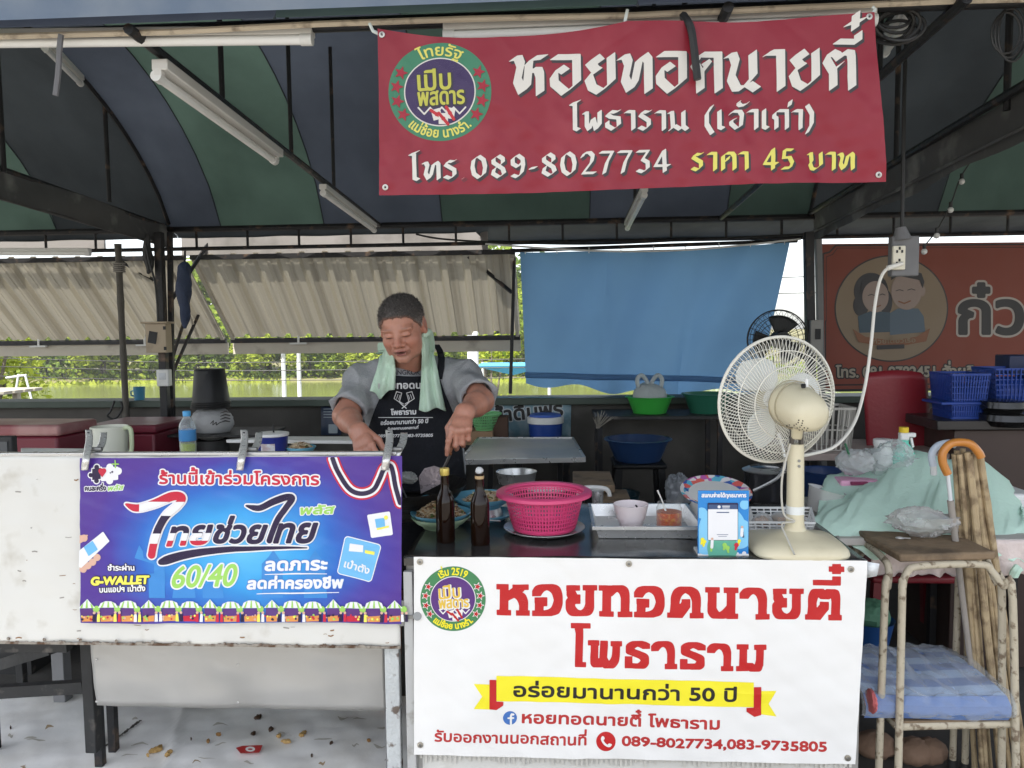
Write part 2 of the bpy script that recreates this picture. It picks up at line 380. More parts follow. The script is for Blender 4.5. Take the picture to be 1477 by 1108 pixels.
# broad-nib letters of the red banner and slab letters of the counter banner (unit = height of a consonant)
NIB = {
'ห': (.80, [[(0, .88), (.13, .9), (.19, .74), (.1, .36), (.22, .09), (.33, .2), (.4, .8), (.5, .9), (.78, .93)], [(.46, .62), (.62, .62), (.66, .5), (.66, .06)]]),
'อ': (.70, [[(.06, .93), (.62, .93), (.62, .3), (.33, .07), (.06, .3), (.05, .48), (.2, .68), (.34, .58)]]),
'ย': (.70, [[(.36, .8), (.24, .93), (.08, .8), (.22, .62), (.3, .58)], [(.22, .6), (.06, .42), (.14, .18), (.34, .07), (.62, .3), (.62, .95)]]),
'ท': (.76, [[(0, .88), (.13, .9), (.19, .74), (.1, .36), (.22, .09), (.33, .25), (.46, .82), (.58, .92), (.68, .8), (.68, .06)]]),
'ด': (.74, [[(.2, .06), (.2, .46), (.06, .7), (.22, .93), (.66, .93), (.66, .06)], [(.2, .46), (.4, .7), (.34, .76)]]),
'ค': (.74, [[(.14, .06), (.14, .8), (.3, .93), (.58, .93), (.68, .78), (.68, .06)], [(.14, .42), (.34, .55), (.4, .72)]]),
'น': (.76, [[(0, .9), (.13, .92), (.19, .74), (.08, .36), (.2, .1), (.36, .1), (.62, .38), (.62, .96)], [(.5, .2), (.7, .06)]]),
'า': (.46, [[(.03, .9), (.12, .94), (.38, .93), (.38, .06)]]),
'ต': (.76, [[(.2, .06), (.2, .46), (.04, .72), (.16, .92), (.3, .86), (.38, .76), (.48, .92), (.66, .9), (.68, .76), (.68, .06)], [(.2, .46), (.4, .64)]]),
'โ': (.44, [[(.4, 1.5), (.02, 1.36), (.2, 1.34), (.2, .14), (.36, .07)]]),
'พ': (.80, [[(0, .9), (.13, .9), (.13, .3), (.24, .08), (.4, .62), (.42, .62), (.54, .08), (.7, .3), (.7, .96)]]),
'ธ': (.70, [[(.62, .97), (.46, .9), (.22, .93), (.08, .78), (.26, .66), (.58, .62), (.6, .28), (.34, .07), (.08, .24), (.08, .44)]]),
'ร': (.60, [[(.54, .97), (.4, .9), (.2, .93), (.08, .76), (.28, .62), (.46, .5), (.46, .25), (.28, .07), (.04, .18)]]),
'ม': (.84, [[(0, .9), (.13, .92), (.17, .2), (.04, .06)], [(.06, .06), (.24, .26), (.5, .08), (.64, .2)], [(.64, .96), (.64, .2), (.8, .06)]]),
'เ': (.36, [[(.1, .96), (.1, .14), (.26, .07)]]),
'จ': (.68, [[(.06, .78), (.2, .93), (.5, .93), (.6, .75), (.54, .2), (.34, .07), (.1, .3), (.1, .45), (.3, .55)]]),
'ก': (.72, [[(.14, .06), (.14, .56), (.04, .62), (.06, .78), (.22, .93), (.62, .93), (.62, .06)]]),
'บ': (.72, [[(0, .9), (.13, .92), (.16, .5), (.08, .36), (.16, .1), (.34, .07), (.62, .3), (.62, .96)]]),
'ี': (0, [[(-.62, 1.17), (-.06, 1.17), (-.06, 1.38)]]), '๋': (0, [[(-.34, 1.58), (.08, 1.7)], [(-.14, 1.48), (-.12, 1.84)]]),
'้': (0, [[(-.4, 1.3), (-.3, 1.2), (-.08, 1.24), (.02, 1.34)], [(-.4, 1.34), (-.36, 1.4)]]), '่': (0, [[(-.1, 1.4), (-.14, 1.16)]]),
'(': (.4, [[(.34, 1.2), (.1, .8), (.1, .3), (.34, -.15)]]), ')': (.4, [[(.04, 1.2), (.26, .8), (.26, .3), (.04, -.15)]]),
'.': (.3, [[(.08, .06), (.1, .07)]]), '-': (.4, [[(.04, .45), (.3, .48)]]), ' ': (.42, []),
'0': (.72, [[(.34, 1.14), (.12, .95), (.06, .6), (.12, .25), (.34, .06), (.56, .25), (.62, .6), (.56, .95), (.34, 1.14)]]),
'8': (.70, [[(.34, 1.14), (.12, .98), (.12, .8), (.52, .48), (.58, .25), (.34, .06), (.08, .25), (.14, .48), (.54, .8), (.54, .98), (.34, 1.14)]]),
'9': (.68, [[(.54, .8), (.34, .55), (.12, .7), (.12, .95), (.34, 1.14), (.56, .95), (.58, .6), (.5, .25), (.3, .06), (.08, .16)]]),
'2': (.68, [[(.08, .9), (.2, 1.1), (.42, 1.12), (.56, .95), (.5, .65), (.1, .1), (.34, .1), (.62, .1)]]),
'7': (.66, [[(.06, 1.1), (.6, 1.1), (.34, .6), (.2, .06)]]),
'3': (.64, [[(.08, 1.1), (.56, 1.1), (.3, .7), (.52, .55), (.52, .25), (.3, .06), (.06, .16)]]),
'4': (.70, [[(.48, .06), (.48, 1.14), (.06, .36), (.68, .36)]]),
'5': (.66, [[(.6, 1.1), (.2, 1.1), (.14, .66), (.44, .7), (.56, .4), (.44, .12), (.08, .1)]]),
}
C_ = lambda *p: ('c', list(p))
SLAB = {
'ห': (1.14, [[(.135, .915), (.248, .915), (.248, .085)], [(.155, .085), (.34, .085)], [(.645, .915), (.885, .915)], [(.74, .88), (.45, .66)], C_((.248, .56), (.45, .66), (.62, .68), (.78, .6), (.868, .4), (.868, .2)), [(.868, .3), (.868, .085)], [(.77, .085), (.93, .085)]]),
'อ': (1.07, [C_((.13, .72), (.25, .88), (.5, .93), (.72, .84), (.815, .6), (.815, .4), (.72, .17), (.5, .09)), [(.5, .085), (.14, .085)], [(.225, .085), (.225, .51)], [(.21, .51), (.34, .51), (.34, .4)]]),
'ย': (1.03, [[(.14, .9), (.30, .9)], [(.15, .9), (.15, .74)], [(.15, .74), (.22, .6), (.32, .6), (.32, .47)], C_((.25, .54), (.14, .42), (.14, .28), (.25, .12), (.45, .085), (.65, .12), (.75, .3), (.75, .6)), [(.75, .5), (.75, .915)], [(.66, .915), (.845, .915)]]),
'ท': (1.13, [[(.14, .915), (.26, .915), (.26, .085)], [(.165, .085), (.35, .085)], C_((.3, .74), (.45, .88), (.62, .93), (.78, .84), (.845, .65), (.845, .4)), [(.845, .5), (.845, .085)], [(.75, .085), (.945, .085)]]),
'ด': (1.17, [C_((.23, .35), (.23, .6), (.33, .83), (.55, .93), (.8, .82), (.9, .6), (.9, .4)), [(.9, .5), (.9, .085)], [(.83, .085), (1.0, .085)], [(.23, .45), (.2, .085)], [(.12, .085), (.33, .085), (.57, .44), (.57, .52)]]),
'น': (1.10, [[(.145, .915), (.33, .915)], [(.23, .915), (.23, .4)], C_((.23, .5), (.23, .28), (.34, .11), (.5, .09), (.68, .18), (.825, .35)), [(.825, .915), (.825, .085), (.92, .085)], [(.73, .915), (.92, .915)]]),
'า': (1.05, [C_((.13, .74), (.25, .88), (.45, .93), (.64, .85), (.725, .62), (.725, .4)), [(.725, .5), (.725, .085)], [(.64, .085), (.82, .085)]]),
'ต': (1.20, [C_((.24, .3), (.24, .65), (.32, .88), (.44, .92)), [(.44, .92), (.62, .76), (.8, .92)], C_((.8, .92), (.92, .86), (.97, .65), (.97, .4)), [(.97, .5), (.97, .085)], [(.88, .085), (1.03, .085)], [(.24, .4), (.22, .085)], [(.15, .085), (.36, .085), (.62, .42), (.61, .5)]]),
'ี': (0, [[(-.83, 1.21), (-.22, 1.21), (-.22, 1.33)]]), '๋': (0, [[(-.33, 1.65), (-.12, 1.65)], [(-.226, 1.58), (-.226, 1.73)]]),
'โ': (.65, [[(.16, 1.54), (.6, 1.54)], C_((.3, 1.5), (.34, 1.3), (.34, 1.0)), [(.34, 1.2), (.34, .09), (.47, .09)]]),
'พ': (1.34, [[(.14, .91), (.28, .91)], [(.25, .91), (.25, .4)], C_((.25, .5), (.25, .22), (.38, .1), (.54, .25)), [(.59, .91), (.57, .3)], C_((.57, .3), (.7, .1), (.85, .1), (1.0, .3), (1.03, .6)), [(1.03, .5), (1.03, .91)], [(.96, .91), (1.1, .91)]]),
'ธ': (.96, [C_((.78, .82), (.6, .9), (.4, .92), (.2, .8), (.2, .64), (.45, .54), (.68, .44), (.75, .28), (.62, .1), (.4, .09)), [(.45, .09), (.15, .09), (.15, .34)]]),
'ร': (.97, [C_((.78, .82), (.6, .9), (.4, .92), (.18, .8), (.2, .64), (.5, .52), (.72, .4), (.74, .22), (.6, .09), (.40, .12)), [(.28, .09), (.14, .09), (.14, .28)]]),
'ม': (1.06, [[(.14, .91), (.3, .91)], [(.25, .91), (.25, .09)], [(.14, .09), (.3, .09)], C_((.3, .16), (.46, .22), (.62, .09), (.78, .12), (.85, .35)), [(.85, .91), (.85, .3)], [(.77, .91), (.95, .91)]]),
}
def penf(tab, t, p0, p1, hpx, pen, h=.8, gap=.16):
    adv = 0; items = []
    for ch in t:
        w, st = tab[ch]; items.append((adv, st)); adv += w+(gap if w else 0)
    d = np.array(p1, float)-np.array(p0, float); L = np.hypot(*d); ex = d/L; up = np.array([ex[1], -ex[0]]); sx = L/(adv-.1-gap)
    lo = np.minimum(p0, p1)-np.array([hpx*.4, hpx*2.1]); hi = np.maximum(p0, p1)+np.array([hpx*.4, hpx*.5])
    f = Fld(lo[0], lo[1], hi[0], hi[1], h)
    for a, st in items:
        for s in st:
            if isinstance(s, tuple): s = [tuple(z) for z in smoothpts(s[1], 6)]
            q = [tuple(np.array(p0)+(x+a)*sx*ex+y*hpx*up) for x, y in s]
            if pen[0] == 'nib': f.nib(q, (pen[1]*hpx, -pen[2]*hpx))
            else: f.rnib(q, pen[1]*hpx, pen[2]*hpx)
    return f
def smoothpts(pts, n=6, closed=False):
    """Catmull-Rom through the points"""
    p = [np.array(x, float) for x in pts]; out = []; N = len(p)
    for i in range(N if closed else N-1):
        g = (lambda k: p[k % N]) if closed else (lambda k: p[min(max(k, 0), N-1)])
        a, b, c, d = g(i-1), g(i), g(i+1), g(i+2)
        for k in range(n):
            t = k/n; out.append(.5*((2*b)+(c-a)*t+(2*a-5*b+4*c-d)*t*t+(3*b-a-3*c+d)*t**3))
    if not closed: out.append(p[-1])
    return out
# ================================================================ setting: ground, river, far bank
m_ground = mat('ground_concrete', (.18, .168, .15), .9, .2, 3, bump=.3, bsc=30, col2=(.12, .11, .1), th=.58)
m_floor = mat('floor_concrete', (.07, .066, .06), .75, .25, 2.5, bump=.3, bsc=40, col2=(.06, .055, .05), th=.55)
m_bank = mat('bank_soil', (.13, .12, .05), .95, .4, .4, bump=.4, bsc=3)
b = B()
prof = [(-120, 0), (-20, 0), (1.2, 0), (9, 0), (16, -4.3), (30, -5.5), (83, -5.2), (86, -3.75), (96, -3.4), (140, -3), (500, -3), (1500, -3)]
b.grid(lambda u, v: ((u-.5)*1600, prof[min(11, int(round(v*11)))][0], prof[min(11, int(round(v*11)))][1]), 8, 11)
g = b.build('ground', m_ground); tag(g, kind='structure')
g.data.materials.append(m_bank)
for p_ in g.data.polygons:
    if p_.center.y > 10: p_.material_index = 1
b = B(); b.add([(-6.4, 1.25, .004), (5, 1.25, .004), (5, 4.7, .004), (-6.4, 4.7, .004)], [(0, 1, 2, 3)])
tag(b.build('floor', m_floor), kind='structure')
m_water = mat('river_water', (.13, .15, .045), .14, .25, .10, bump=.22, bsc=1.2, spec=.55)
b = B(); b.add([(-400, 13, -4), (400, 13, -4), (400, 88, -4), (-400, 88, -4)], [(0, 1, 2, 3)])
tag(b.build('water', m_water), kind='structure')
# floating weed along the far edge: nobody could count it
m_weed = mat('weed', (.26, .30, .03), .8, .4, 1.5)
b = B()
for i in range(2600):
    x = random.uniform(-90, 60); y = 84.2+random.uniform(-2.2, 1.8)+1.2*math.sin(x*.13); s = random.uniform(.15, .5)
    if math.sin(x*.31)+math.sin(x*.11+1) < -.9: continue
    a = random.uniform(0, 6.28); c, d = math.cos(a)*s, math.sin(a)*s; h = random.uniform(.05, .5)
    b.add([(x-c, y-d, -3.98), (x+c, y+d, -3.98), (x+c*.3, y+d*.3, -3.98+h)], [(0, 1, 2)])
tag(b.build('water_weed', m_weed, smooth=False), kind='stuff')

# ---------------------------------------------------------------- trees
def leafmat(n, c): return mat(n, c, .6, .40, 1.2, leak=.5, spec=.3)
LM = [leafmat('leaf_deep', (.12, .19, .03)), leafmat('leaf_mid', (.22, .30, .035)), leafmat('leaf_light', (.34, .40, .05))]
m_bark = mat('bark', (.12, .10, .08), .9, .3, 10, bump=.5)
def tree_proto(seed, Ht, Rw, nleaf, leaf, mi, base=(0, 0, 0)):
    R = random.Random(seed); root = thing('tree', 'x', 'tree', base); bx, by, bz = base
    b = B(); lean = R.uniform(-.1, .1)*Ht
    b.tube([(bx, by, bz-.3), (bx+lean*.3, by, bz+Ht*.3), (bx+lean, by, bz+Ht*.75)], [Ht*.03, Ht*.022, Ht*.008], 7)
    cl = []
    for i in range(9):
        a = R.uniform(0, 6.28); r = Rw*R.uniform(.2, .75); z = Ht*R.uniform(.3, .88); c = (bx+lean*.5+math.cos(a)*r, by+math.sin(a)*r, bz+z)
        b.tube([(bx+lean*.3, by, bz+Ht*R.uniform(.2, .45)), c], [Ht*.012, Ht*.004], 5); cl.append((c, Rw*R.uniform(.3, .55), mi if R.random() < .6 else R.randrange(3)))
    b.build('trunk', m_bark, root)
    b = B()
    for i in range(nleaf):
        c, r, cm = R.choice(cl); d = Vector((R.gauss(0, 1), R.gauss(0, 1), R.gauss(0, .8))).normalized()*r*R.uniform(.45, 1.05)
        p = Vector(c)+d; s = leaf*R.uniform(.5, 1.3); u = Vector((R.gauss(0, 1), R.gauss(0, 1), R.gauss(0, .6))).normalized(); w = u.cross(Vector((R.gauss(0, 1), R.gauss(0, 1), R.gauss(0, 1)))).normalized()
        b.add([p-u*s, p+w*s*.45, p+u*s, p-w*s*.45], [(0, 1, 2, 3)], cm if R.random() < .88 else R.randrange(3))
    b.build('crown', LM, root, smooth=False)
    return root
protos = [tree_proto(11, 8, 4.2, 2600, .36, 0), tree_proto(12, 7, 4, 2600, .36, 1), tree_proto(13, 6, 3.6, 2600, .34, 2), tree_proto(14, 9, 3.8, 2600, .38, 1)]
TL = ['dark green dense tree on the far river bank', 'mid green bushy tree on the far river bank', 'pale yellow green tree on the far river bank', 'tall loose green tree on the far river bank']
R = random.Random(8); used = set(); k = 0
for row, (yy, n, sc_) in enumerate(((88, 30, 1.0), (96, 26, 1.7))):
    for i in range(n):
        x = -66+i*(84/n)+R.uniform(-1.2, 1.2); j = (R.randrange(4) if row else R.choice((0, 1, 1, 2, 2, 3))); s = sc_*R.uniform(.75, 1.2)
        if x > 22: s *= .7
        loc = (x, yy+R.uniform(-1, 3), -3.9)
        if j not in used: used.add(j); o = protos[j]; o.location = loc; o.scale = (s,)*3; o.rotation_euler.z = R.uniform(0, 6)
        else: o = dup(protos[j], loc, R.uniform(0, 6), scale=(s,)*3)
        o['label'] = TL[j]; o['group'] = ('dark trees', 'bushy trees', 'pale trees', 'tall loose trees')[j]+' along the far river bank'
for j in range(4):
    if j not in used: protos[j].location = (j*3-30, 92, -3.9); protos[j]['label'] = TL[j]
for i, (x, sdd) in enumerate(((33, .75), (37, .6), (41.5, .8))):
    o = dup(protos[i % 3], (x, 90, -3.9), i, 'small tree seen past the blue tarp, '+('pale top', 'dark rounded', 'yellowish')[i], (sdd,)*3); o['group'] = 'trees past the tarp'
c = P(6, 486, 13)
t = tree_proto(31, 4.6, 1.25, 2600, .085, 2, (c[0]-.3, 13, c[2]-3.1)); tag(t, 'bright yellow green tree close behind the wall at the left edge')
c = P(712, 545, 20)
t = tree_proto(32, 3.6, 1.0, 1200, .09, 2, (c[0], 20, c[2]-2.2)); tag(t, 'small bright green tree beside the pale pillar')
# undergrowth under the trees: one mass
b = B(); R = random.Random(5)
for i in range(9000):
    x = R.uniform(-75, 48); y = R.uniform(86, 92); z = -3.9+abs(R.gauss(0, 1.0))*(1+.5*math.sin(x*.4)); s = R.uniform(.12, .3); a = R.uniform(0, 6.28)
    b.add([(x-s*math.cos(a), y-s*math.sin(a), z), (x+s*.4, y, z-s*.6), (x+s*math.cos(a), y+s*math.sin(a), z+s*.4), (x, y+s*.3, z+s)], [(0, 1, 2, 3)], R.choice((0, 1, 1, 2)))
tag(b.build('undergrowth', LM, smooth=False), kind='stuff')
# far houses glimpsed in the trees
m_hw = mat('house_wall', (.62, .56, .5), .8); m_hr = mat('house_roof', (.42, .16, .08), .8, .25, 3); m_dark = mat('dark_opening', (.02, .02, .022), .6)
for i, (px, w_, lab) in enumerate(((470, 9, 'pale house with red tiled roof among the far trees'), (735, 6, 'small pale house at the foot of the far trees right of the pillar'))):
    c = P(px, 512, 104); z0 = -2.6; root = thing('house', lab, 'house', (c[0], 104, z0))
    B().box((c[0], 104, z0+1.7), (w_, 5, 3.4)).build('wall', m_hw, root)
    b = B(); b.add([(c[0]-w_/2-.5, 101, z0+3.35), (c[0]+w_/2+.5, 101, z0+3.35), (c[0]+w_/2+.5, 107, z0+3.35), (c[0]-w_/2-.5, 107, z0+3.35), (c[0]-w_/2-.5, 104, z0+5), (c[0]+w_/2+.5, 104, z0+5)], [(0, 1, 5, 4), (2, 3, 4, 5), (0, 4, 3), (1, 2, 5), (0, 3, 2, 1)])
    b.build('roof', m_hr, root, smooth=False)
    for k in range(3): B().box((c[0]+(k-1)*w_*.28, 101.48, z0+1.8), (w_*.12, .06, 1.2)).build('window', m_dark, root)
# pale pillar, lamp posts, blue party tent and white frame outside the wall
m_pale = mat('pale_paint', (.62, .64, .66), .6, .1, 3, col2=(.4, .4, .38), th=.64)
c = P(683, 560, 8.5); top = P(683, 470, 8.5)
r = thing('concrete_pillar', 'pale square pillar standing outside behind the cook', 'pillar', (c[0], 8.5, 0))
B().box((c[0], 8.5, 1.2), (.115, .115, 2.4)).build('shaft', m_pale, r, bevel=.008); B().box((c[0], 8.5, .06), (.3, .3, .12)).build('base', m_pale, r, bevel=.01)
for px, lab, hd in ((410, 'white lamp post with blue panel above the river', 1), (432, 'thin plain white post right of the blue panelled lamp post', 0)):
    c = P(px, 560, 17); t_ = P(px, 500 if hd else 503, 17)
    r = thing('lamp_post', lab, 'lamp post', (c[0], 17, -4.4))
    B().cyl((c[0], 17, -4.5), (c[0], 17, t_[2]), .06, .045, 10).build('pole', m_pale, r)
    if hd: B().box((t_[0], 17, t_[2]+.05), (.5, .3, .09), Matrix.Rotation(.25, 3, 'X')).build('panel', mat('panel_blue', (.2, .45, .6), .35), r, bevel=.01)
    else: B().sphere((t_[0], 17, t_[2]+.04), .07).build('cap', m_pale, r)
c = P(742, 572, 12); t_ = P(740, 543, 12)
r = thing('party_tent', 'pointed light blue canopy on the far side of the wall', 'tent', (c[0], 12, 0))
b = B(); q = [(c[0]-.55, 11.4, .95), (c[0]+.55, 11.4, .95), (c[0]+.55, 12.6, .95), (c[0]-.55, 12.6, .95), (t_[0], 12, t_[2]+.02)]
b.add(q, [(0, 1, 4), (1, 2, 4), (2, 3, 4), (3, 0, 4)]); b.build('canopy', mat('canopy_cyan', (.12, .42, .62), .6, leak=.4), r, smooth=False, solid=.004)
for x, y, z in q[:4]: B().cyl((x, y, 0), (x, y, .96), .02).build('leg', m_pale, r)
c = P(33, 570, 9); r = thing('swing_frame', 'white tubular A frame outside at the far left', 'frame', (c[0], 9, 0))
for dx in (-.14, .14): B().tube([(c[0]+dx*.3, 9, P(33, 540, 9)[2]), (c[0]+dx*1.9, 9, -.05)], .012, 8).build('leg', m_pale, r)
B().tube([(c[0]-.2, 9, P(33, 545, 9)[2]), (c[0]+.06, 9, P(33, 541, 9)[2])], .012, 8).build('top_rail', m_pale, r)
c = P(12, 566, 7); r = thing('garden_table', 'grey slatted table outside at the left edge', 'table', (c[0], 7, 0))
m_wg = mat('weathered_wood', (.28, .26, .22), .8, .3, 12, bump=.3)
b = B()
for k in range(4): b.box((c[0]-.25, 6.8+k*.14, .96), (.8, .11, .03))
b.build('top', m_wg, r, bevel=.004)
for dx in (-.55, .08): B().bar((c[0]+dx, 7, 0), (c[0]+dx, 7, .94), .05).build('leg', m_wg, r)

# ---------------------------------------------------------------- low rear wall
m_wall = mat('wall_cement', (.10, .094, .085), .9, .3, 2.2, bump=.6, bsc=14, col2=(.035, .033, .03), th=.5, sc2=1.6, soft=.16)
m_ledge = mat('ledge_paint', (.055, .075, .06), .6, .3, 5)
zw = float(P(300, 577, 4.7)[2])
r = thing('low_wall', 'grey stained cement half wall along the back of the stall', 'wall', (-1, 4.78, 0))
B().box((-1.6, 4.79, zw/2-.02), (9.4, .14, zw-.04)).build('wall_body', m_wall, r, bevel=.006)
B().box((-1.6, 4.77, zw-.02), (9.4, .24, .04)).build('ledge', m_ledge, r, bevel=.004)
r = thing('side_wall', 'grey cement wall below the orange sign', 'wall', (5, 4.9, 0))
B().box((5.4, 4.93, .5), (4.56, .12, 1.0)).build('wall_body', m_wall, r, bevel=.006)

# ================================================================ tents
def fabric(n, c, leak=.06): return mat(n, c, .75, .22, 2.2, bump=.7, bsc=6, leak=leak, spec=.25, col2=tuple(x*.55 for x in c), th=.56, sc2=1.7, soft=.2, wave=(1.6, 7, .18))
m_green = fabric('canvas_green', (.125, .205, .17)); m_blue = fabric('canvas_blue', (.10, .12, .16)); m_dk = fabric('canvas_dark', (.055, .066, .075)); m_dg = fabric('canvas_bottle', (.08, .13, .11))
m_val = mat('valance_grey', (.085, .085, .085), .7, .25, 4, bump=.3, bsc=10, col2=(.22, .22, .21), th=.62, leak=.08)
m_valf = mat('valance_blue', (.13, .18, .26), .45, .2, 2.5, bump=.5, bsc=5, col2=(.24, .28, .33), th=.58, soft=.2, leak=.10)
m_steel = mat('frame_steel', (.026, .026, .028), .5, .25, 9, metal=.4, bump=.15, col2=(.14, .09, .06), th=.66, sc2=14)
m_cream = mat('cream_pipe', (.62, .54, .42), .6, .15, 14, col2=(.3, .24, .18), th=.64, sc2=25)
m_white = mat('white_enamel', (.72, .72, .70), .4, .06, 5, col2=(.5, .48, .43), th=.66)
YR, YF = 4.72, 1.93
ZR = 2.13
def roofz(Y, x, x0, x1):
    t = (Y-YF)/(YR-YF); z = 2.26-(2.26-ZR)*t+.74*max(0, 1-(2*t-1)**2)**.75
    s = math.sin(math.pi*6*(x-x0)/(x1-x0)); return z-.018*math.sin(math.pi*t)*(1-abs(s))
def tent(x0, x1, label, stripes):
    r = thing('market_tent', label, 'tent', ((x0+x1)/2, 3.3, 0))
    b = B(); N = 36
    xs = np.linspace(x0, x1, 49)
    for i in range(48):
        xm = (xs[i]+xs[i+1])/2; mi = [k for k, (a, _) in enumerate(stripes) if xm >= a][-1]; mi = stripes[mi][1]
        vs = []
        for j in range(N+1):
            Y = YF+(YR-YF)*j/N
            for x in (xs[i], xs[i+1]): vs.append((x, Y, roofz(Y, x, x0, x1)))
        b.add(vs, [(2*j, 2*j+1, 2*j+3, 2*j+2) for j in range(N)], mi)
    b.build('canopy', [m_green, m_blue, m_dk, m_dg], r, fix=True)
    # seams seen as thin dark cords under the cloth
    b = B()
    for a, _ in stripes[1:]:
        a = float(xs[[i for i in range(48) if (xs[i]+xs[i+1])/2 >= a][0]]); b.tube([(a, YF+(YR-YF)*j/18, roofz(YF+(YR-YF)*j/18, a, x0, x1)-.003) for j in range(19)], .0035, 5)
    b.build('seam', m_dk, r)
    b = B(); b.cyl((x0, YR, ZR), (x1, YR, ZR), .02, n=8); b.cyl((x0, YR, ZR-.12), (x1, YR, ZR-.12), .012, n=8)
    for k in range(12): x = x0+(k+.5)*(x1-x0)/12; b.cyl((x, YR, ZR), (x, YR, ZR-.12), .008, n=6)
    b.build('rear_truss', m_steel, r)
    b = B(); b.grid(lambda u, v: (x0+u*(x1-x0), YR-.012+(.36 if x0+u*(x1-x0) > -.46 else .10)*min(1, v*1.4)+.012*math.sin(u*60)*v, ZR+.004-(.085 if x0+u*(x1-x0) > -.46 else .045)*v-.004*abs(math.sin(u*math.pi*6))*v), 80, 5)  # overhang made deeper over the tarp to keep sun off it
    b.build('rear_valance', m_dk, r)
    return r
t1 = tent(-2.40, 1.50, 'striped green and blue canvas tent over the mussel stall', [(-2.4, 1), (-2.08, 0), (-1.46, 1), (-.68, 3), (.24, 1), (.98, 3)])
t2 = tent(-6.3, -2.40, 'neighbouring dark canvas tent at the left', [(-6.3, 2), (-5.4, 0), (-4.6, 2), (-3.7, 0), (-3.1, 2)])
t3 = tent(1.50, 5.4, 'neighbouring dark canvas tent over the orange sign', [(1.50, 2), (2.2, 3), (2.9, 2), (3.6, 3), (4.4, 2)])
# front edge of the tent: pipe, hanging blue valance
zf = 2.262
b = B(); b.grid(lambda u, v: (-3.4+u*6.4, 1.90-.06*v+.02*math.sin(u*23+v*2)*v+.012*math.sin(u*61+3*v)*v, zf+.004+.55*v), 120, 10)
b.build('front_valance', m_valf, t1)
b = B(); b.grid(lambda u, v: (-3.4+u*6.4, 1.83-1.33*v, zf+.552+.22*v-.05*math.sin(v*math.pi)*(.6+.4*math.cos(u*25))), 60, 12); b.build('added_sun_shade', m_valf, t1)  # unseen sheet added above the view to shade the counters
for x in (-3.3, 2.9): B().cyl((x, 2.0, zf), (x, .52, zf+.76), .016, n=8).build('sun_shade_arm', m_steel, t1)  # arms carrying the added, unseen shade sheet
b = B(); b.tube([(-3.4+k*.4, 1.99, zf+.004*math.sin(k*1.9)) for k in range(17)], .008, 8); b.build('front_pipe', m_cream, t1)
B().cyl((-3.4, 2.03, zf+.015), (3, 2.03, zf+.015), .018, n=10).build('front_beam', m_steel, t1)
# trusses running front to back, with struts up to the cloth
def truss(x, parent, struts, r_=.014):
    b = B(); A = (x, 1.95, 2.255); Z = (x, YR, ZR); b.tube([A, Z], r_, 8)
    for Y in struts: b.cyl((x, Y, A[2]+(Z[2]-A[2])*(Y-A[1])/(Z[1]-A[1])), (x, Y, roofz(Y, x, -2.4, 1.5)), .009, n=7)
    b.build('truss', m_steel, parent)
truss(-1.08, t1, (2.5, 3.15, 3.75)); truss(.42, t1, (2.6, 3.4, 4.2))
truss(.98, t1, (2.45, 3.2))
b = B(); b.tube([(-2.40, Y, roofz(Y, -2.4, -2.4, 1.5)-.02) for Y in np.linspace(1.95, 4.70, 26)], .012, 8); b.build('arch', m_steel, t1)
b = B(); b.tube([(1.50, Y, roofz(Y, 1.5, -2.4, 1.5)-.02) for Y in np.linspace(1.95, 4.70, 26)], .012, 8); b.build('arch', m_steel, t1)
for x, dn in ((-2.42, .13), (1.52, .165)):
    b = B(); b.grid(lambda u, v: (x+.012*math.sin(u*19+v*3), 1.6+u*3.14, 2.285-.145*(u*.9)-.0-dn*v+(.006*math.sin(u*30)*v)), 40, 5); b.build('gutter_cloth', m_val, t1)
    B().cyl((x-.02, 1.6, 2.29), (x-.02, 4.74, 2.15), .016, n=8).build('side_beam', m_steel, t1)
    B().cyl((x-.02, 1.6, 2.15-.0), (x-.02, 4.74, 2.03), .008, n=8).build('side_rod', m_val, t1)
for x, Y in ((-2.42, 3.3), (-2.42, 4.1), (1.52, 2.75), (1.52, 3.6)): B().cyl((x, Y, 2.2), (x, Y, roofz(Y, min(max(x, -2.4), 1.5), -2.4, 1.5)), .012, n=8).build('strut', m_steel, t1)
# posts
for (xa, ya, xb, yb, Yp, w_) in ((229, 335, 243, 700, 4.5, .045), (245, 335, 250, 700, 4.56, .028)):
    a_, b_ = P(xa, ya, Yp), P(xb, yb, Yp); d = (b_-a_)/(a_[2]-b_[2]); foot = b_+d*b_[2]; foot[1] = Yp
    B().bar(a_, foot, w_).build('post', m_steel, t1, bevel=.003)
a_, b_ = P(1166, 335, 4.55), P(1172, 700, 4.55); d = (b_-a_)/(a_[2]-b_[2]); foot = b_+d*b_[2]
B().bar(a_, foot, .05).build('post', m_steel, t1, bevel=.003)
a_, b_ = P(1180, 345, 4.62), P(1188, 700, 4.62); foot = b_+(b_-a_)/(a_[2]-b_[2])*b_[2]
B().bar(a_, foot, .035).build('post', mat('grey_post', (.2, .2, .2), .6, .2, 8), t1, bevel=.003)
r = thing('bamboo_post', 'weathered grey bamboo post left of the switch box', 'post', (P(181, 577, 4.62)[0], 4.62, 0))
a_, b_ = P(170, 352, 4.62), P(181, 577, 4.62); foot = b_+(b_-a_)/(a_[2]-b_[2])*b_[2]
b = B(); b.tube([a_+(foot-a_)*t for t in np.linspace(0, 1, 30)], [.019+.003*(k % 5 == 0) for k in range(30)], 10); b.build('cane', mat('old_bamboo', (.11, .10, .085), .8, .3, 14, bump=.4), r)
b = B()
for k in range(5): b.tube([(a_[0]+.032*math.cos(t), 4.62+.032*math.sin(t), a_[2]-.12-.012*k) for t in np.linspace(0, 6.28, 12)], .005, 6)
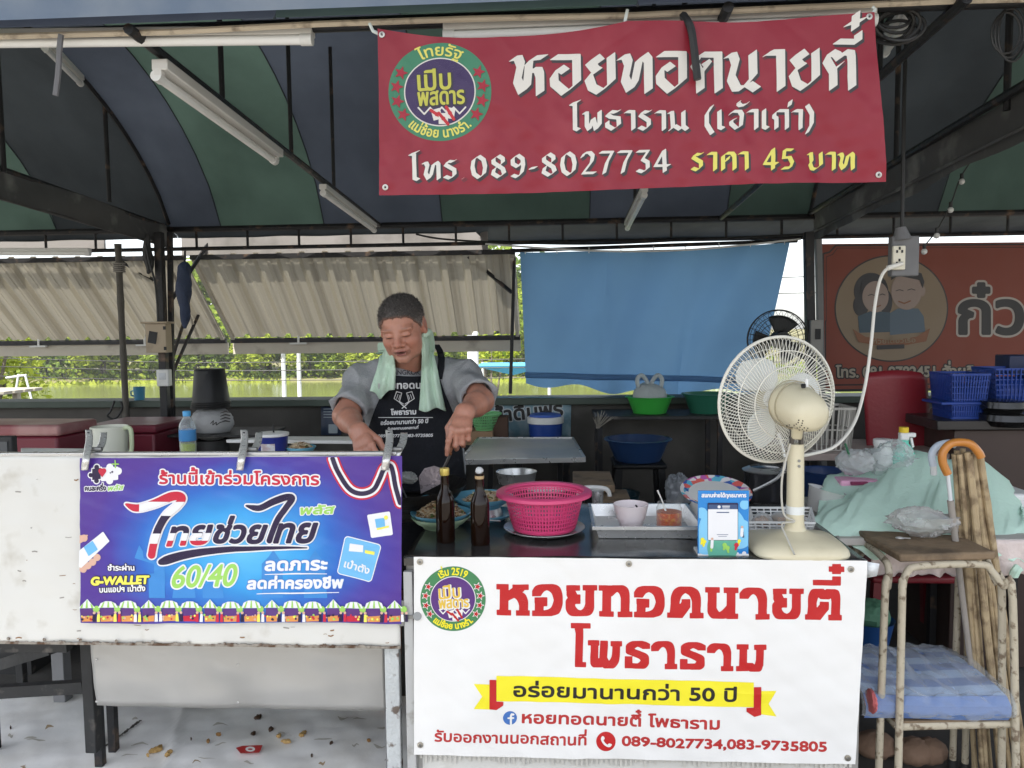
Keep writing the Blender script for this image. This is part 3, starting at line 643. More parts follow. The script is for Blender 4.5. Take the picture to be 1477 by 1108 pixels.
b.build('lashing', mat('rag', (.3, .28, .25), .9), r)
# white fascia boards outside the rear truss
m_fas = mat('fascia_board', (.25, .235, .225), .6, .1, 2, col2=(.15, .14, .13), th=.6, sc2=3)
for x0, x1, lab in ((-60, 152, 'pale fascia board under the tent edge, left of the post'), (262, 704, 'pale long fascia board above the corrugated flap')):
    a_, d_ = P(x0, 337, 4.9), P(x1, 361, 4.9); B_ = B().box(((a_[0]+d_[0])/2, 4.9, (a_[2]+d_[2])/2), (d_[0]-a_[0], .02, a_[2]-d_[2]))
    o = B_.build('fascia_board', m_fas, bevel=.002); tag(o, lab, 'board')
# corrugated metal flaps propped outwards
m_cor = mat('corrugated_sheet', (.54, .50, .41), .42, .30, 16, metal=.2, col2=(.26, .23, .18), th=.60, sc2=9, soft=.12, leak=.13, stretch=(1, .008, .008))
m_frame = mat('flap_frame', (.60, .55, .46), .6, .15, 6, col2=(.35, .3, .25), th=.62)
zt, zb = float(P(300, 371, 4.86)[2]), float(P(300, 488, 5.42)[2])
def flap(px0, px1, label):
    x0 = float(P(px0, 367, 4.86)[0]); x1 = float(P(px1, 367, 4.86)[0])
    r = thing('metal_flap', label, 'awning', ((x0+x1)/2, 4.86, zt))
    n = int((x1-x0)/.15); b = B(); q = []
    for k in range(n+1):
        for dx, h in ((0, 0), (.035, 0), (.04, .006), (.055, .006), (.06, 0), (.098, 0), (.108, .034), (.14, .034)): q.append((x0+k*.15+dx, h))
    q = [t for t in q if t[0] < x1]
    dn = Vector((0, zt-zb, 5.42-4.86)).normalized()
    vs = []
    for k in range(7):
        f = k/6
        for x, h in q: vs.append((x, 4.86+(5.42-4.86)*f+dn.y*h, zt+(zb-zt)*f+dn.z*h+.004*math.sin(x*3+f*2)))
    m = len(q); b.add(vs, [(j*m+i, (j+1)*m+i, (j+1)*m+i+1, j*m+i+1) for j in range(6) for i in range(m-1)])
    b.build('sheet', m_cor, r, ang=20)
    B().bar((x0, 5.44, zb-.02), (x1, 5.44, zb-.02), .03, .035).build('edge_rail', m_steel, r)
    b = B(); b.box(((x0+x1)/2, 5.47, zb-.075), (x1-x0, .012, .085)); b.build('lip', m_frame, r)
    B().bar((x0, 4.87, zt+.0), (x1, 4.87, zt+.0), .03, .03).build('hinge_rail', m_steel, r)
    for xx in (x0+.02, x1-.02): B().bar((xx, 4.88, zt-.03), (xx, 5.43, zb-.005), .025).build('side_rail', m_frame, r)
    for xx in np.arange(x0+.5, x1-.2, .8): b = B(); b.box((xx, 5.425, zb+.0045), (.014, .014, .09)); b.box((xx, 5.42, zb-.045), (.12, .03, .012)); b.build('bracket', mat('bracket_white', (.75, .75, .73), .5), r)
    return r, x0, x1
f1, _, _ = flap(-140, 266, 'beige corrugated metal flap at the left, propped open')
f2, xa, xb = flap(274, 743, 'beige corrugated metal flap behind the cook, propped open')
for f_, pts in ((f1, [(165, 372, 4.9), (222, 404, 5.0)]), (f1, [(300, 352, 4.9), (246, 435, 4.7)]), (f2, [(676, 370, 4.92), (738, 422, 5.1)])):
    B().bar(P(*pts[0]), P(*pts[1]), .02).build('brace', m_steel, f_)
for (x0, y0, Y0, x1, y1, Y1, f_) in ((286, 455, 5.3, 246, 545, 4.6, f2), (266, 462, 5.2, 243, 535, 4.6, f2), (742, 372, 4.9, 736, 568, 4.75, f2), (250, 395, 4.7, 285, 485, 5.3, f1)):
    B().tube([P(x0, y0, Y0), P(x1, y1, Y1)], .011, 8).build('prop', m_steel if x0 != 250 else m_frame, f_)
# blue tarpaulin blind
m_tarp = mat('blue_tarp', (.17, .34, .56), .55, .12, 1.5, bump=.35, bsc=4, leak=.5, col2=(.135, .275, .48), th=.54, sc2=1.6, soft=.2, wave=(1.2, 6, .2))
tl, tr, bl, br = P(750, 364, 4.86), P(1138, 350, 4.86), P(758, 540, 4.86), P(1096, 548, 4.86)
r = thing('tarpaulin_blind', 'blue tarpaulin blind hanging behind the counter', 'tarp', (float(tl[0]+tr[0])/2, 4.86, float(tl[2])))
def tarp(u, v):
    p = (tl*(1-u)+tr*u)*(1-v)+(bl*(1-u)+br*u)*v; p = p.copy()
    p[1] += .03*math.sin(u*9+v*2)*v+.02*math.sin(u*23+v*4)+.012*math.exp(-((u-.33)/.01)**2)+.012*math.exp(-((u-.67)/.01)**2)+.010*math.exp(-((v-.48)/.015)**2)+.05*math.sin(v*3.1)*math.sin(u*3.1); p[2] -= .015*math.sin(u*math.pi)*(v < .05); return p
b = B(); b.grid(tarp, 60, 24); b.build('cloth', m_tarp, r)
b = B(); b.tube([tarp(u, 1)+np.array([0, -.0, -.005]) for u in np.linspace(0, 1, 30)], .018, 8); b.build('bottom_roll', m_tarp, r)
def flapc(u, v):
    p = tarp(u, 1).copy(); drop = .03+.075*max(0, 1-abs(u-.55)*1.1)+.02*math.sin(u*21); p[2] -= drop*v; p[1] += .03+.03*math.sin(u*30)*v; return p
b = B(); b.grid(flapc, 60, 4); b.build('hem', m_tarp, r)
B().cyl(tl+np.array([-.05, 0, .01]), tr+np.array([.05, 0, .01]), .012, n=8).build('top_rod', m_steel, r)
b = B()
for u in np.linspace(.02, .98, 9): b.tube([tarp(u, 0)+np.array([0, -.012, -.012]), tarp(u, 0)+np.array([0, -.016, .02]), tarp(u, 0)+np.array([0, .012, .022])], .003, 5)
b.build('tie', m_white, r)
# cables strung across the opening
m_wire = mat('black_wire', (.02, .02, .02), .5)
def wire(name, label, pts, r_, m, cat='cable', n=8):
    o = B().tube(smoothpts(pts, n), r_, 6).build(name, m); return tag(o, label, cat)
wire('overhead_cable', 'white cable sagging along the top of the blue tarp', [P(700, 352, 4.6), P(860, 362, 4.6), P(1000, 360, 4.6), P(1155, 345, 4.6)], .006, m_white)
wire('overhead_cable', 'black cable looped below the rear truss in the middle', [P(600, 338, 4.6), P(640, 345, 4.6), P(730, 350, 4.6), P(860, 352, 4.6), P(1000, 346, 4.6), P(1160, 338, 4.6)], .006, m_wire)
for i, (y0, y1, lab) in enumerate(((519, 521, 'upper'), (531, 533, 'middle'), (545, 548, 'lower'))):
    wire('power_line', lab+' thin power line crossing in front of the river trees', [P(-30, y0-3, 11), P(300, y0+4, 11), P(760, y1-3, 11)], .007, m_wire)
for i, (x0, x1, lab) in enumerate(((1118, 1160, 'upper'), (1112, 1160, 'lower'))):
    wire('power_line', lab+' thin power line seen in the bright gap beside the tarp', [P(1090, 402+i*22, 11), P(1190, 398+i*24, 11)], .007, m_wire)

# ---------------------------------------------------------------- fluorescent lamps
m_tube = mat('lamp_tube', (.82, .82, .8), .25, .03); m_housing = mat('lamp_housing', (.66, .65, .62), .4, .08, 5)
def lamp(a, b_, label, drop=(0, 0, -.03), house=.024):
    a, b_ = V(a), V(b_); d = (b_-a).normalized(); dr = Vector(drop); r = thing('tube_lamp', label, 'lamp', (a+b_)/2, 'fluorescent tube lamps under the tent')
    B().bar(a, b_, house*1.5, house, up=(0, 0, 1)).build('housing', m_housing, r, bevel=.003)
    B().cyl(a+dr+d*.02, b_+dr-d*.02, .0125, n=12).build('tube', m_tube, r)
    for q, s in ((a, 1), (b_, -1)): B().cyl(q+dr*.98+d*s*.0, q+dr*.98+d*s*.03, .0155, n=12).build('end_cap', m_white, r); B().box(q+dr*.45+d*s*.01, (.02, .02, .03)).build('holder', m_housing, r)
    return r
lamp(P(-90, 52, 2.03), P(452, 46, 2.03), 'long white tube lamp under the front pipe at the left', (0, -.01, -.024))
lamp(P(640, 40, 2.03), P(1262, 16, 2.03), 'long white tube lamp above the red banner', (0, -.01, -.026))
def chord(x, Y, dz=-.03): return (x, Y, 2.255+(ZR-2.255)*(Y-1.95)/(YR-1.95)+dz)
lamp(chord(-1.075, 2.09, -.035), chord(-1.075, 2.98, -.035), 'tube lamp on the middle truss, nearest to the red banner top left', (-.012, 0, -.03), .03)
lamp(chord(-1.075, 3.55), chord(-1.075, 4.55), 'tube lamp on the middle truss, far end by the rear edge')
lamp(P(64, 58, 3.05), P(116, 112, 3.7), 'short tube lamp on the left arch below the front pipe')
lamp(chord(.42, 3.75), chord(.42, 4.65), 'tube lamp hanging below the red banner at the rear edge')
lamp(P(1312, 8, 2.2), P(1276, 64, 2.7), 'tube lamp partly hidden by the coiled cable, right of the red banner')
lamp(P(-60, 361, 4.6), P(130, 361, 4.6), 'tube lamp below the rear truss at the left edge', (0, 0, -.02))
# ropes hanging from the front pipe
wire('hanging_strap', 'black strap tied to the front pipe, hanging over the red banner', [P(985, 22, 1.96), P(996, 40, 1.93), P(1001, 70, 1.925), P(1006, 115, 1.925)], .010, m_wire, 'strap')
wire('hanging_strap', 'grey strap tied to the front pipe at the left', [P(88, 50, 1.97), P(86, 70, 1.97), P(84, 105, 1.97), P(80, 138, 1.97)], .007, mat('strap_grey', (.16, .16, .17), .8), 'strap')
b = B()
for k in range(7):
    c = P(1292+k*2-6, 26-k*.5, 2.05); rr = .045+.006*(k % 3)
    b.tube([(c[0]+rr*math.cos(t), c[1]+.02*math.sin(t+k), c[2]+rr*.7*math.sin(t)-.006*k) for t in np.linspace(0, 6.28, 22)], .0042, 6, closed=False)
tag(b.build('coiled_cable', m_wire), 'coil of black cable hanging at the top right of the red banner', 'cable')
b = B()
for k in range(3):
    c = P(1452+k*5, 18, 2.05); b.tube([(c[0]+.035*math.cos(t), c[1], c[2]-.05+.05*math.sin(t)*(1+.2*k)) for t in np.linspace(0, 6.28, 20)], .003, 6)
tag(b.build('coiled_cable', m_wire), 'loose loops of thin black cable at the top right corner', 'cable')
# hanging socket and its wire
c0, c1 = P(1305, 0, 2.62), P(1300, 345, 2.62)
r = thing('hanging_socket', 'grey box with cream power socket hanging on a wire', 'socket', P(1303, 370, 2.62))
B().tube([P(1310, -60, 2.62), P(1304, 150, 2.62), P(1301, 345, 2.62)], .006, 7).build('wire', m_wire, r)
m_gb = mat('grey_box', (.16, .16, .165), .7, .2, 10)
p0 = P(1303, 370, 2.64); B().box(p0, (.088, .035, .13)).build('back_box', m_gb, r, bevel=.004)
B().tube([P(1301, 346, 2.63), P(1299, 328, 2.63)], [.03, .016], 10).build('tape', m_gb, r)
p1 = P(1296, 372, 2.615); B().box(p1, (.04, .014, .078)).build('socket_plate', mat('cream_plastic', (.68, .64, .52), .45, .06), r, bevel=.003)
b = B()
for dx, dz in ((-.008, .02), (.008, .02), (0, .03), (-.008, -.018), (.008, -.018), (0, -.008)): b.box((p1[0]+dx, p1[1]-.0075, p1[2]+dz), (.006, .002, .009))
b.build('slot', m_dark, r)
# bulbs on a string at the right
for i, (px, py) in enumerate(((1387, 262), (1371, 303), (1351, 340), (1333, 363))):
    c = P(px, py, 3.6); r = thing('bulb', ('highest', 'second', 'third', 'lowest')[i]+' small bulb of the string hanging at the right', 'bulb', c, 'string of bulbs')
    B().sphere(c, .014, 10).build('glass', mat('bulb_glass', (.6, .6, .58), .15, spec=.8), r); B().cyl(V(c)+Vector((0, 0, .01)), V(c)+Vector((0, 0, .035)), .008, n=8).build('cap', m_wire, r)
wire('bulb_string', 'thin drooping wire carrying the small bulbs', [P(1430, 190, 3.6), P(1388, 252, 3.6), P(1372, 293, 3.6), P(1352, 331, 3.6), P(1334, 354, 3.6)], .003, m_wire)

# ---------------------------------------------------------------- things on the posts at the left
m_beige = mat('beige_box', (.42, .34, .24), .6, .12, 8, col2=(.2, .16, .12), th=.66)
c = P(229, 488, 4.44); r = thing('switch_box', 'beige metal switch box fixed to the post', 'switch box', c)
B().box(c, (.125, .07, .17)).build('case', m_beige, r, bevel=.003); B().box(V(c)+Vector((-.0, -.005, .092)), (.16, .10, .012)).build('hood', m_beige, r, bevel=.003)
B().box(V(c)+Vector((-.018, -.0365, .005)), (.05, .003, .07), Matrix.Rotation(.2, 3, 'Y')).build('sticker', m_dark, r)
for dz in (-.06, .06): B().box(V(c)+Vector((.056, -.037, dz)), (.014, .006, .02)).build('latch', m_steel, r)
c = P(237, 545, 4.44); r = thing('meter_box', 'small white meter box below the switch box', 'meter', c)
B().box(c, (.075, .045, .10)).build('case', m_white, r, bevel=.006); B().box(V(c)+Vector((0, -.024, .01)), (.04, .004, .04)).build('dial', m_pale, r)
c = P(264, 425, 4.4); r = thing('closed_umbrella', 'closed navy umbrella hanging by the post', 'umbrella', P(264, 380, 4.4))
b = B(); q = [P(x, y, 4.4) for x, y in ((266, 378), (266, 392), (265, 420), (267, 455), (268, 474))]
b.tube(smoothpts(q, 6), list(np.interp(np.linspace(0, 1, 25), [0, .15, .4, .7, 1], [.012, .032, .045, .03, .008])), 12)
for i in range(len(b.v)):
    x, y, z = b.v[i]; b.v[i] = (x+.006*math.sin(z*40+y*90), y, z)
b.build('cover', mat('umbrella_navy', (.03, .045, .09), .7, .3, 12, bump=.5), r); B().cyl(P(266, 380, 4.4), P(267, 362, 4.4), .006).build('shaft', m_steel, r)
wire('post_wires', 'dark tangle of wires running down beside the switch box', [P(210, 352, 4.42), P(216, 380, 4.42), P(224, 410, 4.42), P(228, 455, 4.42), P(229, 470, 4.42)], .006, m_wire)
wire('post_wires', 'dark rag of wires knotted above the switch box', [P(213, 338, 4.45), P(212, 360, 4.45), P(216, 385, 4.45), P(213, 395, 4.45)], list(np.interp(np.linspace(0, 1, 25), [0, .5, 1], [.012, .03, .006])), mat('rag_dark', (.05, .05, .05), .9, .3, 30, bump=.6))
c = P(201, 566, 4.74); r = thing('plastic_cup', 'blue plastic cup standing on the wall ledge', 'cup', (c[0], 4.74, zw))
h = .083; b = B(); b.shell([(.03, 0), (.036, h), (.033, h), (.028, .004)], (c[0], 4.74, zw), 20); b.lathe([(0, .003), (.029, .003)], (c[0], 4.74, zw), 20); b.build('body', mat('cup_blue', (.05, .22, .36), .4), r)
B().tube([(c[0]-.034, 4.74, zw+.06), (c[0]-.055, 4.74, zw+.055), (c[0]-.055, 4.74, zw+.03), (c[0]-.032, 4.74, zw+.022)], .005, 6).build('handle', MATS['cup_blue'], r)
wire('loose_cable', 'black cable loop hanging from the wall ledge at the left', [P(165, 578, 4.6), P(160, 592, 4.6), P(155, 600, 4.6), P(166, 604, 4.6), P(176, 590, 4.6), P(174, 579, 4.6)], .006, m_wire)
# ================================================================ counters
ZT = float(P(900, 805, 2.12)[2])            # top of the right counter
m_sheet = mat('white_sheet_metal', (.66, .65, .61), .42, .06, 3, bump=.12, bsc=5, col2=(.46, .43, .36), th=.68, sc2=9, soft=.1)
m_alu = mat('brushed_sheet', (.44, .43, .41), .36, .08, 2, metal=.35, bump=.12, bsc=4, col2=(.33, .32, .30), th=.62, sc2=3, soft=.2)
m_rust = mat('rusty_edge', (.30, .27, .23), .75, .3, 30, bump=.5, bsc=90, col2=(.10, .055, .03), th=.52, sc2=40)
m_inox = mat('stainless', (.60, .60, .59), .28, .08, 4, metal=.7, bump=.04, bsc=20)
m_darkinox = mat('dark_worktop', (.085, .085, .085), .22, .3, 3, metal=.75, bump=.10, bsc=5, col2=(.16, .16, .155), th=.58, sc2=4, soft=.2)
m_legblk = mat('black_leg', (.022, .022, .022), .6, .3, 12, col2=(.14, .125, .11), th=.68, sc2=18)
m_leggrey = mat('grey_leg', (.2, .2, .205), .5, .15, 10)
m_peel = mat('peeling_paint', (.50, .52, .52), .7, .15, 14, bump=.6, bsc=60, col2=(.14, .11, .09), th=.58, sc2=22, soft=.03)
m_iron = mat('grey_iron', (.26, .26, .25), .45, .15, 10, metal=.6)
# left counter with white sheet front
A, D = P(-160, 657, 2.12), P(578, 934, 2.12); zt_, zl = float(P(300, 657, 2.12)[2]), float(P(300, 930, 2.12)[2])
x0, x1 = float(A[0]), float(D[0]); r = thing('food_counter', 'long white sheet metal counter with rusty lower edge at the left', 'counter', (-1.3, 2.45, 0))
def pane(u, v):
    x = x0+u*(x1-x0); return (x, 2.12+.004*nz(x, v*.5, 5)+.003*nz(x, v, 13, 2), zl+(zt_-zl)*v)
b = B(); b.grid(pane, 120, 40); b.build('front_panel', m_sheet, r, solid=.0025)
b = B(); b.box(((x0+x1)/2, 2.128, zt_+.004), (x1-x0, .022, .010)); b.build('top_rim', m_inox, r, bevel=.002)
b = B()
for k in range(160):
    u = k/160; x = x0+u*(x1-x0); hgt = .006+.006*abs(nz(x, 0, 40)); b.box((x+(x1-x0)/320, 2.1165, zl+hgt/2-.003), ((x1-x0)/160+.0002, .004+.0005*(k % 2), hgt))
b.build('rusty_edge', m_rust, r)
for k, px in enumerate(range(12, 580, 52)):
    c = P(px, 921+px*.024, 2.112); B().sphere(c, (.0055, .003, .0055), 8).build('rivet', m_rust, r)
B().box(((x0+x1)/2-.06, 2.26, zt_-.16), (x1-x0-.14, .24, .02)).build('worktop', m_inox, r, bevel=.002)
# a dirty smear and scratches on the front panel
a = Art(); R = random.Random(6)
def psurf(x, y, l): q = P(x, y, 2.115); q[:, 1] = [pane((xx-x0)/(x1-x0), (zz-zl)/(zt_-zl))[1]-.0022 for xx, zz in zip(q[:, 0], q[:, 2])]; return q
for k in range(30):
    px, py = R.uniform(5, 110), R.uniform(670, 905)
    if k > 12: px, py = R.uniform(5, 575), R.uniform(902, 930)
    f = Fld(px-9, py-5, px+9, py+5, .6); L = R.uniform(.5, 5); f.line([(px-L, py), (px, py+R.uniform(-1, 1)), (px+L, py+R.uniform(-1, 1))], R.choice((.35, .5, .9)), 3); a.emit(f, mi=0 if R.random() < .6 else 1)
a.build('scuff', [mat('scuff_grey', (.30, .28, .25), .7), mat('scuff_rust', (.26, .14, .06), .8)], r, psurf)
# stainless skirt set back, frame, legs
zs0, zs1 = float(P(340, 1024, 2.34)[2]), zl+.02; xs0, xs1 = float(P(134, 980, 2.34)[0]), float(P(556, 980, 2.34)[0])
b = B(); b.grid(lambda u, v: (xs0+u*(xs1-xs0), 2.34+.006*nz(u*2, v, 4)+(.012*(1-v)**6), zs0+(zs1-zs0)*v), 80, 16); b.build('lower_skirt', m_alu, r, solid=.0015)
for px, py in ((343, 958), (343, 1013), (139, 952), (139, 1012)): B().sphere(P(px, py, 2.334), (.004, .002, .004), 8).build('screw', m_inox, r)
c = P(126, 1000, 2.40); B().box((c[0], 2.42, .36), (.038, .038, .56)).build('leg', m_legblk, r, bevel=.003)
c2 = PZ(139, 1079, 0); B().cyl((c2[0], c2[1], .06), (c2[0], c2[1], .45), .018).build('leg', m_leggrey, r); B().cyl((c2[0], c2[1], 0), (c2[0], c2[1], .07), .0225).build('rubber_foot', m_legblk, r)
B().cyl((xs1-.01, 2.42, .0), (xs1-.01, 2.42, .5), .014).build('leg', m_leggrey, r)
c = P(566, 1000, 2.135); B().box((c[0], 2.15, zl/2-.004), (.042, .03, zl-.01)).build('corner_post', m_peel, r, bevel=.003)
for (p_, q_) in (((-40, 1000, 2.45), (122, 990, 2.45)), ((-20, 965, 2.75), (75, 935, 2.5))): B().bar(P(*p_), P(*q_), .03, .04).build('rail', m_legblk, r)
c = P(88, 950, 2.9); B().box((c[0], 2.9, .3), (.05, .05, .6)).build('leg', m_leggrey, r, bevel=.003)
c = P(30, 950, 2.95); B().box((c[0], 2.95, .3), (.03, .03, .6)).build('leg', m_legblk, r, bevel=.003)
B().bar(P(100, 932, 2.3), P(-40, 932, 2.3), .03).build('rail', m_legblk, r)
# hinge hooks to the right counter
c = P(588, 888, 2.105); B().box(P(580, 884, 2.112), (.014, .012, .075)).build('hinge_plate', m_iron, r, bevel=.002)
b = B(); b.bar(P(580, 890, 2.108), P(603, 889, 2.108), .010); b.cyl(P(602, 889, 2.115), P(602, 889, 2.095), .012, n=14); b.build('hinge_pin', m_iron, r)

# right counter (food cart)
xa, xb = float(P(583, 800, 2.12)[0]), float(P(1248, 806, 2.12)[0]); yb = 2.80
r = thing('food_cart', 'low food cart with dark steel worktop behind the white banner', 'cart', ((xa+xb)/2, 2.45, 0))
b = B(); b.grid(lambda u, v: (xa+u*(xb-xa), 2.108+(yb-2.108)*v, ZT-.0+.002*nz(u*6, v*3, 2)), 60, 30); b.build('worktop', m_darkinox, r, solid=.003)
B().box(((xa+xb)/2, 2.113, ZT-.012), (xb-xa, .006, .022)).build('front_lip', m_darkinox, r, bevel=.001)
B().box(((xa+xb)/2, 2.14, ZT*.5), (xb-xa-.03, .012, ZT-.24)).build('front_board', m_sheet, r)
B().box((xa+.011, 2.118, ZT/2-.01), (.026, .02, ZT-.06)).build('front_stile', mat('stile_grey', (.45, .45, .44), .5, .1, 8, col2=(.2, .18, .15), th=.66, sc2=20), r, bevel=.002)
for x in (xa+.02, xb-.02):
    for y in (2.15, yb-.04): B().box((x, y, ZT/2-.01), (.036, .036, ZT-.03)).build('leg', m_legblk if y > 2.5 else m_alu, r, bevel=.003)
B().box(((xa+xb)/2, 2.78, .33), (xb-xa-.05, .01, .5)).build('rear_board', m_legblk, r)
b = B(); b.add([(xb-.004, 2.106, ZT-.002), (xb+.03, 2.10, ZT-.006), (xb+.027, 2.108, ZT-.042), (xb-.004, 2.112, ZT-.05)], [(0, 1, 2, 3)]); b.build('corner_foil', mat('white_foil', (.75, .78, .8), .25, .1, 20, bump=.6, bsc=40), r, solid=.002)
# frayed pale strip under the banner
b = B(); R = random.Random(2)
for k in range(90):
    u = k/90; c = P(600+u*634, 1090+u*12, 2.128); w = .0072; hgt = R.uniform(.012, .03); b.box((c[0], 2.130+R.uniform(-.001, .001), c[2]-hgt/2+.01), (w, .001, hgt+.01))
b.build('fringe', mat('fringe_strip', (.62, .60, .55), .8, .2, 40), r)

# ================================================================ signs
def creases(x, z, seed, n, amp, span):
    """sharp folds pressed into vinyl: narrow ridges along random lines"""
    R = random.Random(seed); d = 0
    for _ in range(n):
        a = R.uniform(-1.2, 1.2)+(1.57 if R.random() < .5 else 0); cx_, cz_ = R.uniform(*span[0]), R.uniform(*span[1]); u = (x-cx_)*math.cos(a)+(z-cz_)*math.sin(a); v = -(x-cx_)*math.sin(a)+(z-cz_)*math.cos(a)
        d = d+R.choice((-1, 1))*amp*R.uniform(.4, 1)*np.exp(-np.abs(u)/.012)*np.exp(-(v/R.uniform(.06, .25))**2)
    return d
def layer_surf(base, k=.0006):
    def f(px, py, l):
        q = base(np.asarray(px, float), np.asarray(py, float)); q = q.copy(); q[..., 1] -= np.asarray(l)*k; return q
    return f
def cloth_px(c4, base, nu, nv, over=0):
    """banner cloth between four photo corners (tl, tr, br, bl) lying on base(px, py)"""
    tl_, tr_, br_, bl_ = [np.array(c, float) for c in c4]; b = B()
    U, Vv = np.meshgrid(np.linspace(0, 1, nu+1), np.linspace(0, 1, nv+1))
    q = (tl_*(1-U)[..., None]+tr_*U[..., None])*(1-Vv)[..., None]+(bl_*(1-U)[..., None]+br_*U[..., None])*Vv[..., None]
    if over: q = over(q, U, Vv)
    w = base(q[..., 0].ravel(), q[..., 1].ravel()); b.v = [tuple(x) for x in w]
    b.f = [(j*(nu+1)+i, (j+1)*(nu+1)+i, (j+1)*(nu+1)+i+1, j*(nu+1)+i+1) for j in range(nv) for i in range(nu)]; b.m = [0]*len(b.f); return b
def vinyl(n, c, **k): return mat(n, c, k.pop('rough', .38), k.pop('var', .05), 3, bump=.35, bsc=k.pop('bsc', 5), spec=.45, **k)
i_red = vinyl('ink_red', (.50, .016, .018)); i_dred = vinyl('ink_dark_red', (.45, .03, .03)); i_yel = vinyl('ink_yellow', (.86, .76, .03)); i_blk = vinyl('ink_black', (.02, .018, .018)); i_wht = vinyl('ink_white', (.80, .79, .76))
i_grn = vinyl('ink_green', (.06, .22, .09)); i_pur = vinyl('ink_purple', (.10, .035, .19)); i_gold = vinyl('ink_gold', (.75, .50, .06)); i_blu = vinyl('ink_blue', (.06, .17, .47)); i_lime = vinyl('ink_lime', (.62, .70, .10))
def star(c, r_, rot=0): return [(c[0]+(r_ if k % 2 == 0 else r_*.42)*math.sin(rot+k*math.pi/5), c[1]-(r_ if k % 2 == 0 else r_*.42)*math.cos(rot+k*math.pi/5)) for k in range(10)]
def emblem(parent, surf, c, r_, top, bottom, mats, ry=1., starw=True):
    """round award emblem: green ring with stars and arc lettering, purple heart with gold words and playing cards. mats: ring, heart, word, arc, star, white, dark, red"""
    cx, cy = c; a = Art(); h = .7
    box = lambda: Fld(cx-r_-3, cy-r_-3, cx+r_+3, cy+r_+3, h)
    a.emit(box().circ(c, r_, r_*ry), layer=1, mi=0); a.emit(box().circ(c, r_*.70, r_*.70*ry), layer=2, mi=5); a.emit(box().circ(c, r_*.675, r_*.675*ry), layer=3, mi=1)
    w = np.hypot(1, 0)
    def arc(t, rr, span, sgn, hh):
        L = layout(t); W_ = max(v[:, 0].max() for v, _, _ in L if len(v)); size = rr*span
        f = textf(t, (0, 0), (size, 0), hh, h=h, warp=arcwarp(c, rr, -span/2*sgn if sgn > 0 else span/2+0, sgn, ry)); return f
    def arcb(t, rr, span, hh):
        size = rr*span
        def wp(x, y):
            an = span/2-x/rr; q = rr-y
            return np.stack([cx-q*np.sin(an)*1., cy+q*np.cos(an)*ry], -1)
        return textf(t, (0, 0), (size, 0), hh, h=h, warp=wp)
    f = arc(top, r_*.745, 1.05, 1, r_*.17); a.emit(f, .35, 3, mi=3)
    f = arcb(bottom, r_*.93, 1.45, r_*.15); a.emit(f, .45, 3, mi=3)
    for s in (-1, 1):
        for k in range(4):
            an = rad(90+s*0)+0; th = rad(-27+k*20)*1; x = cx+s*r_*.845*math.cos(th); y = cy+r_*.845*math.sin(th)*ry
            f = Fld(x-r_*.2, y-r_*.2, x+r_*.2, y+r_*.2, .5)
            if starw: a.emit(Fld(x-r_*.2, y-r_*.2, x+r_*.2, y+r_*.2, .5).poly(star((x, y), r_*.15, .3)), layer=3, mi=5)
            a.emit(f.poly(star((x, y), r_*.105 if starw else r_*.14, .3)), layer=4, mi=4)
    for t, p0, p1, hh in (('เปิบ', (-.42, -.02), (.22, -.06), .30), ('พิสดาร', (-.42, .28), (.48, .24), .25)):
        f = textf(t, (cx+p0[0]*r_, cy+p0[1]*r_*ry), (cx+p1[0]*r_, cy+p1[1]*r_*ry), hh*r_, h=.6)
        a.emit(f, r_*.034, 4, mi=5 if starw else 6, dx=.8, dy=1); a.emit(f, r_*.010, 5, mi=2)
    zz = [(cx+r_*(-.42+k*.115), cy+r_*ry*(.30+(.15 if k % 2 else .02))) for k in range(9)]
    a.emit(box().line(zz, r_*.012+.25), layer=4, mi=5)
    for k, (dx, dy, ro) in enumerate(((-.06, .46, -.25), (.20, .44, .15), (.07, .55, 0))):
        q = [(cx+r_*(dx+math.cos(ro)*x-math.sin(ro)*y), cy+r_*ry*(dy+math.sin(ro)*x+math.cos(ro)*y)) for x, y in ((-.09, -.11), (.09, -.11), (.09, .11), (-.09, .11))]
        a.emit(box().poly(q), layer=4+k, mi=5); a.emit(box().line([q[0], q[2]], r_*.03).circ(((q[0][0]+q[2][0])/2, (q[0][1]+q[2][1])/2), r_*.04), layer=4.6+k, mi=7)
    return a.build('emblem', mats, parent, surf)
# ---- white counter banner
def wbase(px, py):
    q = P(px, py, 2.098); q[..., 1] += .0035*nz(q[..., 0], q[..., 2], 7, 1)+.0018*nz(q[..., 0]+.4*q[..., 2], q[..., 2], 22, 3)+creases(q[..., 0], q[..., 2], 5, 40, .0022, ((-.45, .9), (.2, .9))); return q
m_wban = vinyl('banner_white', (.80, .79, .77), bsc=4, wave=None)
r = thing('counter_banner', 'white vinyl banner with red lettering on the front of the cart', 'banner', (.2, 2.1, ZT))
cloth_px(((597, 803), (1251, 809), (1234, 1103), (597, 1089)), wbase, 130, 60).build('cloth', m_wban, r)
ws = layer_surf(wbase)
emblem(r, ws, (653.5, 864), 47, 'เริ่ม 2519', 'แม่ช้อย นางรำ.', [i_grn, i_pur, i_gold, i_yel, i_red, i_wht, i_blk, i_red])
def letters(parent, surf, name, items, mats):
    a = Art()
    for f, grow, layer, mi in items: a.emit(f, grow, layer, mi)
    return a.build(name, mats, parent, surf)
PEN2 = ('rnib', .27, .165)
letters(r, ws, 'lettering', [(penf(SLAB, 'หอยทอดนายตี๋', (715.5, 887), (1211, 895), 44.8, PEN2, .8, 0), .3, 1, 0)], [i_red])
letters(r, ws, 'lettering', [(penf(SLAB, 'โพธาราม', (821, 961.5), (1099.5, 968.5), 38.5, ('rnib', .27, .18), .8, 0), .3, 1, 0)], [i_red])
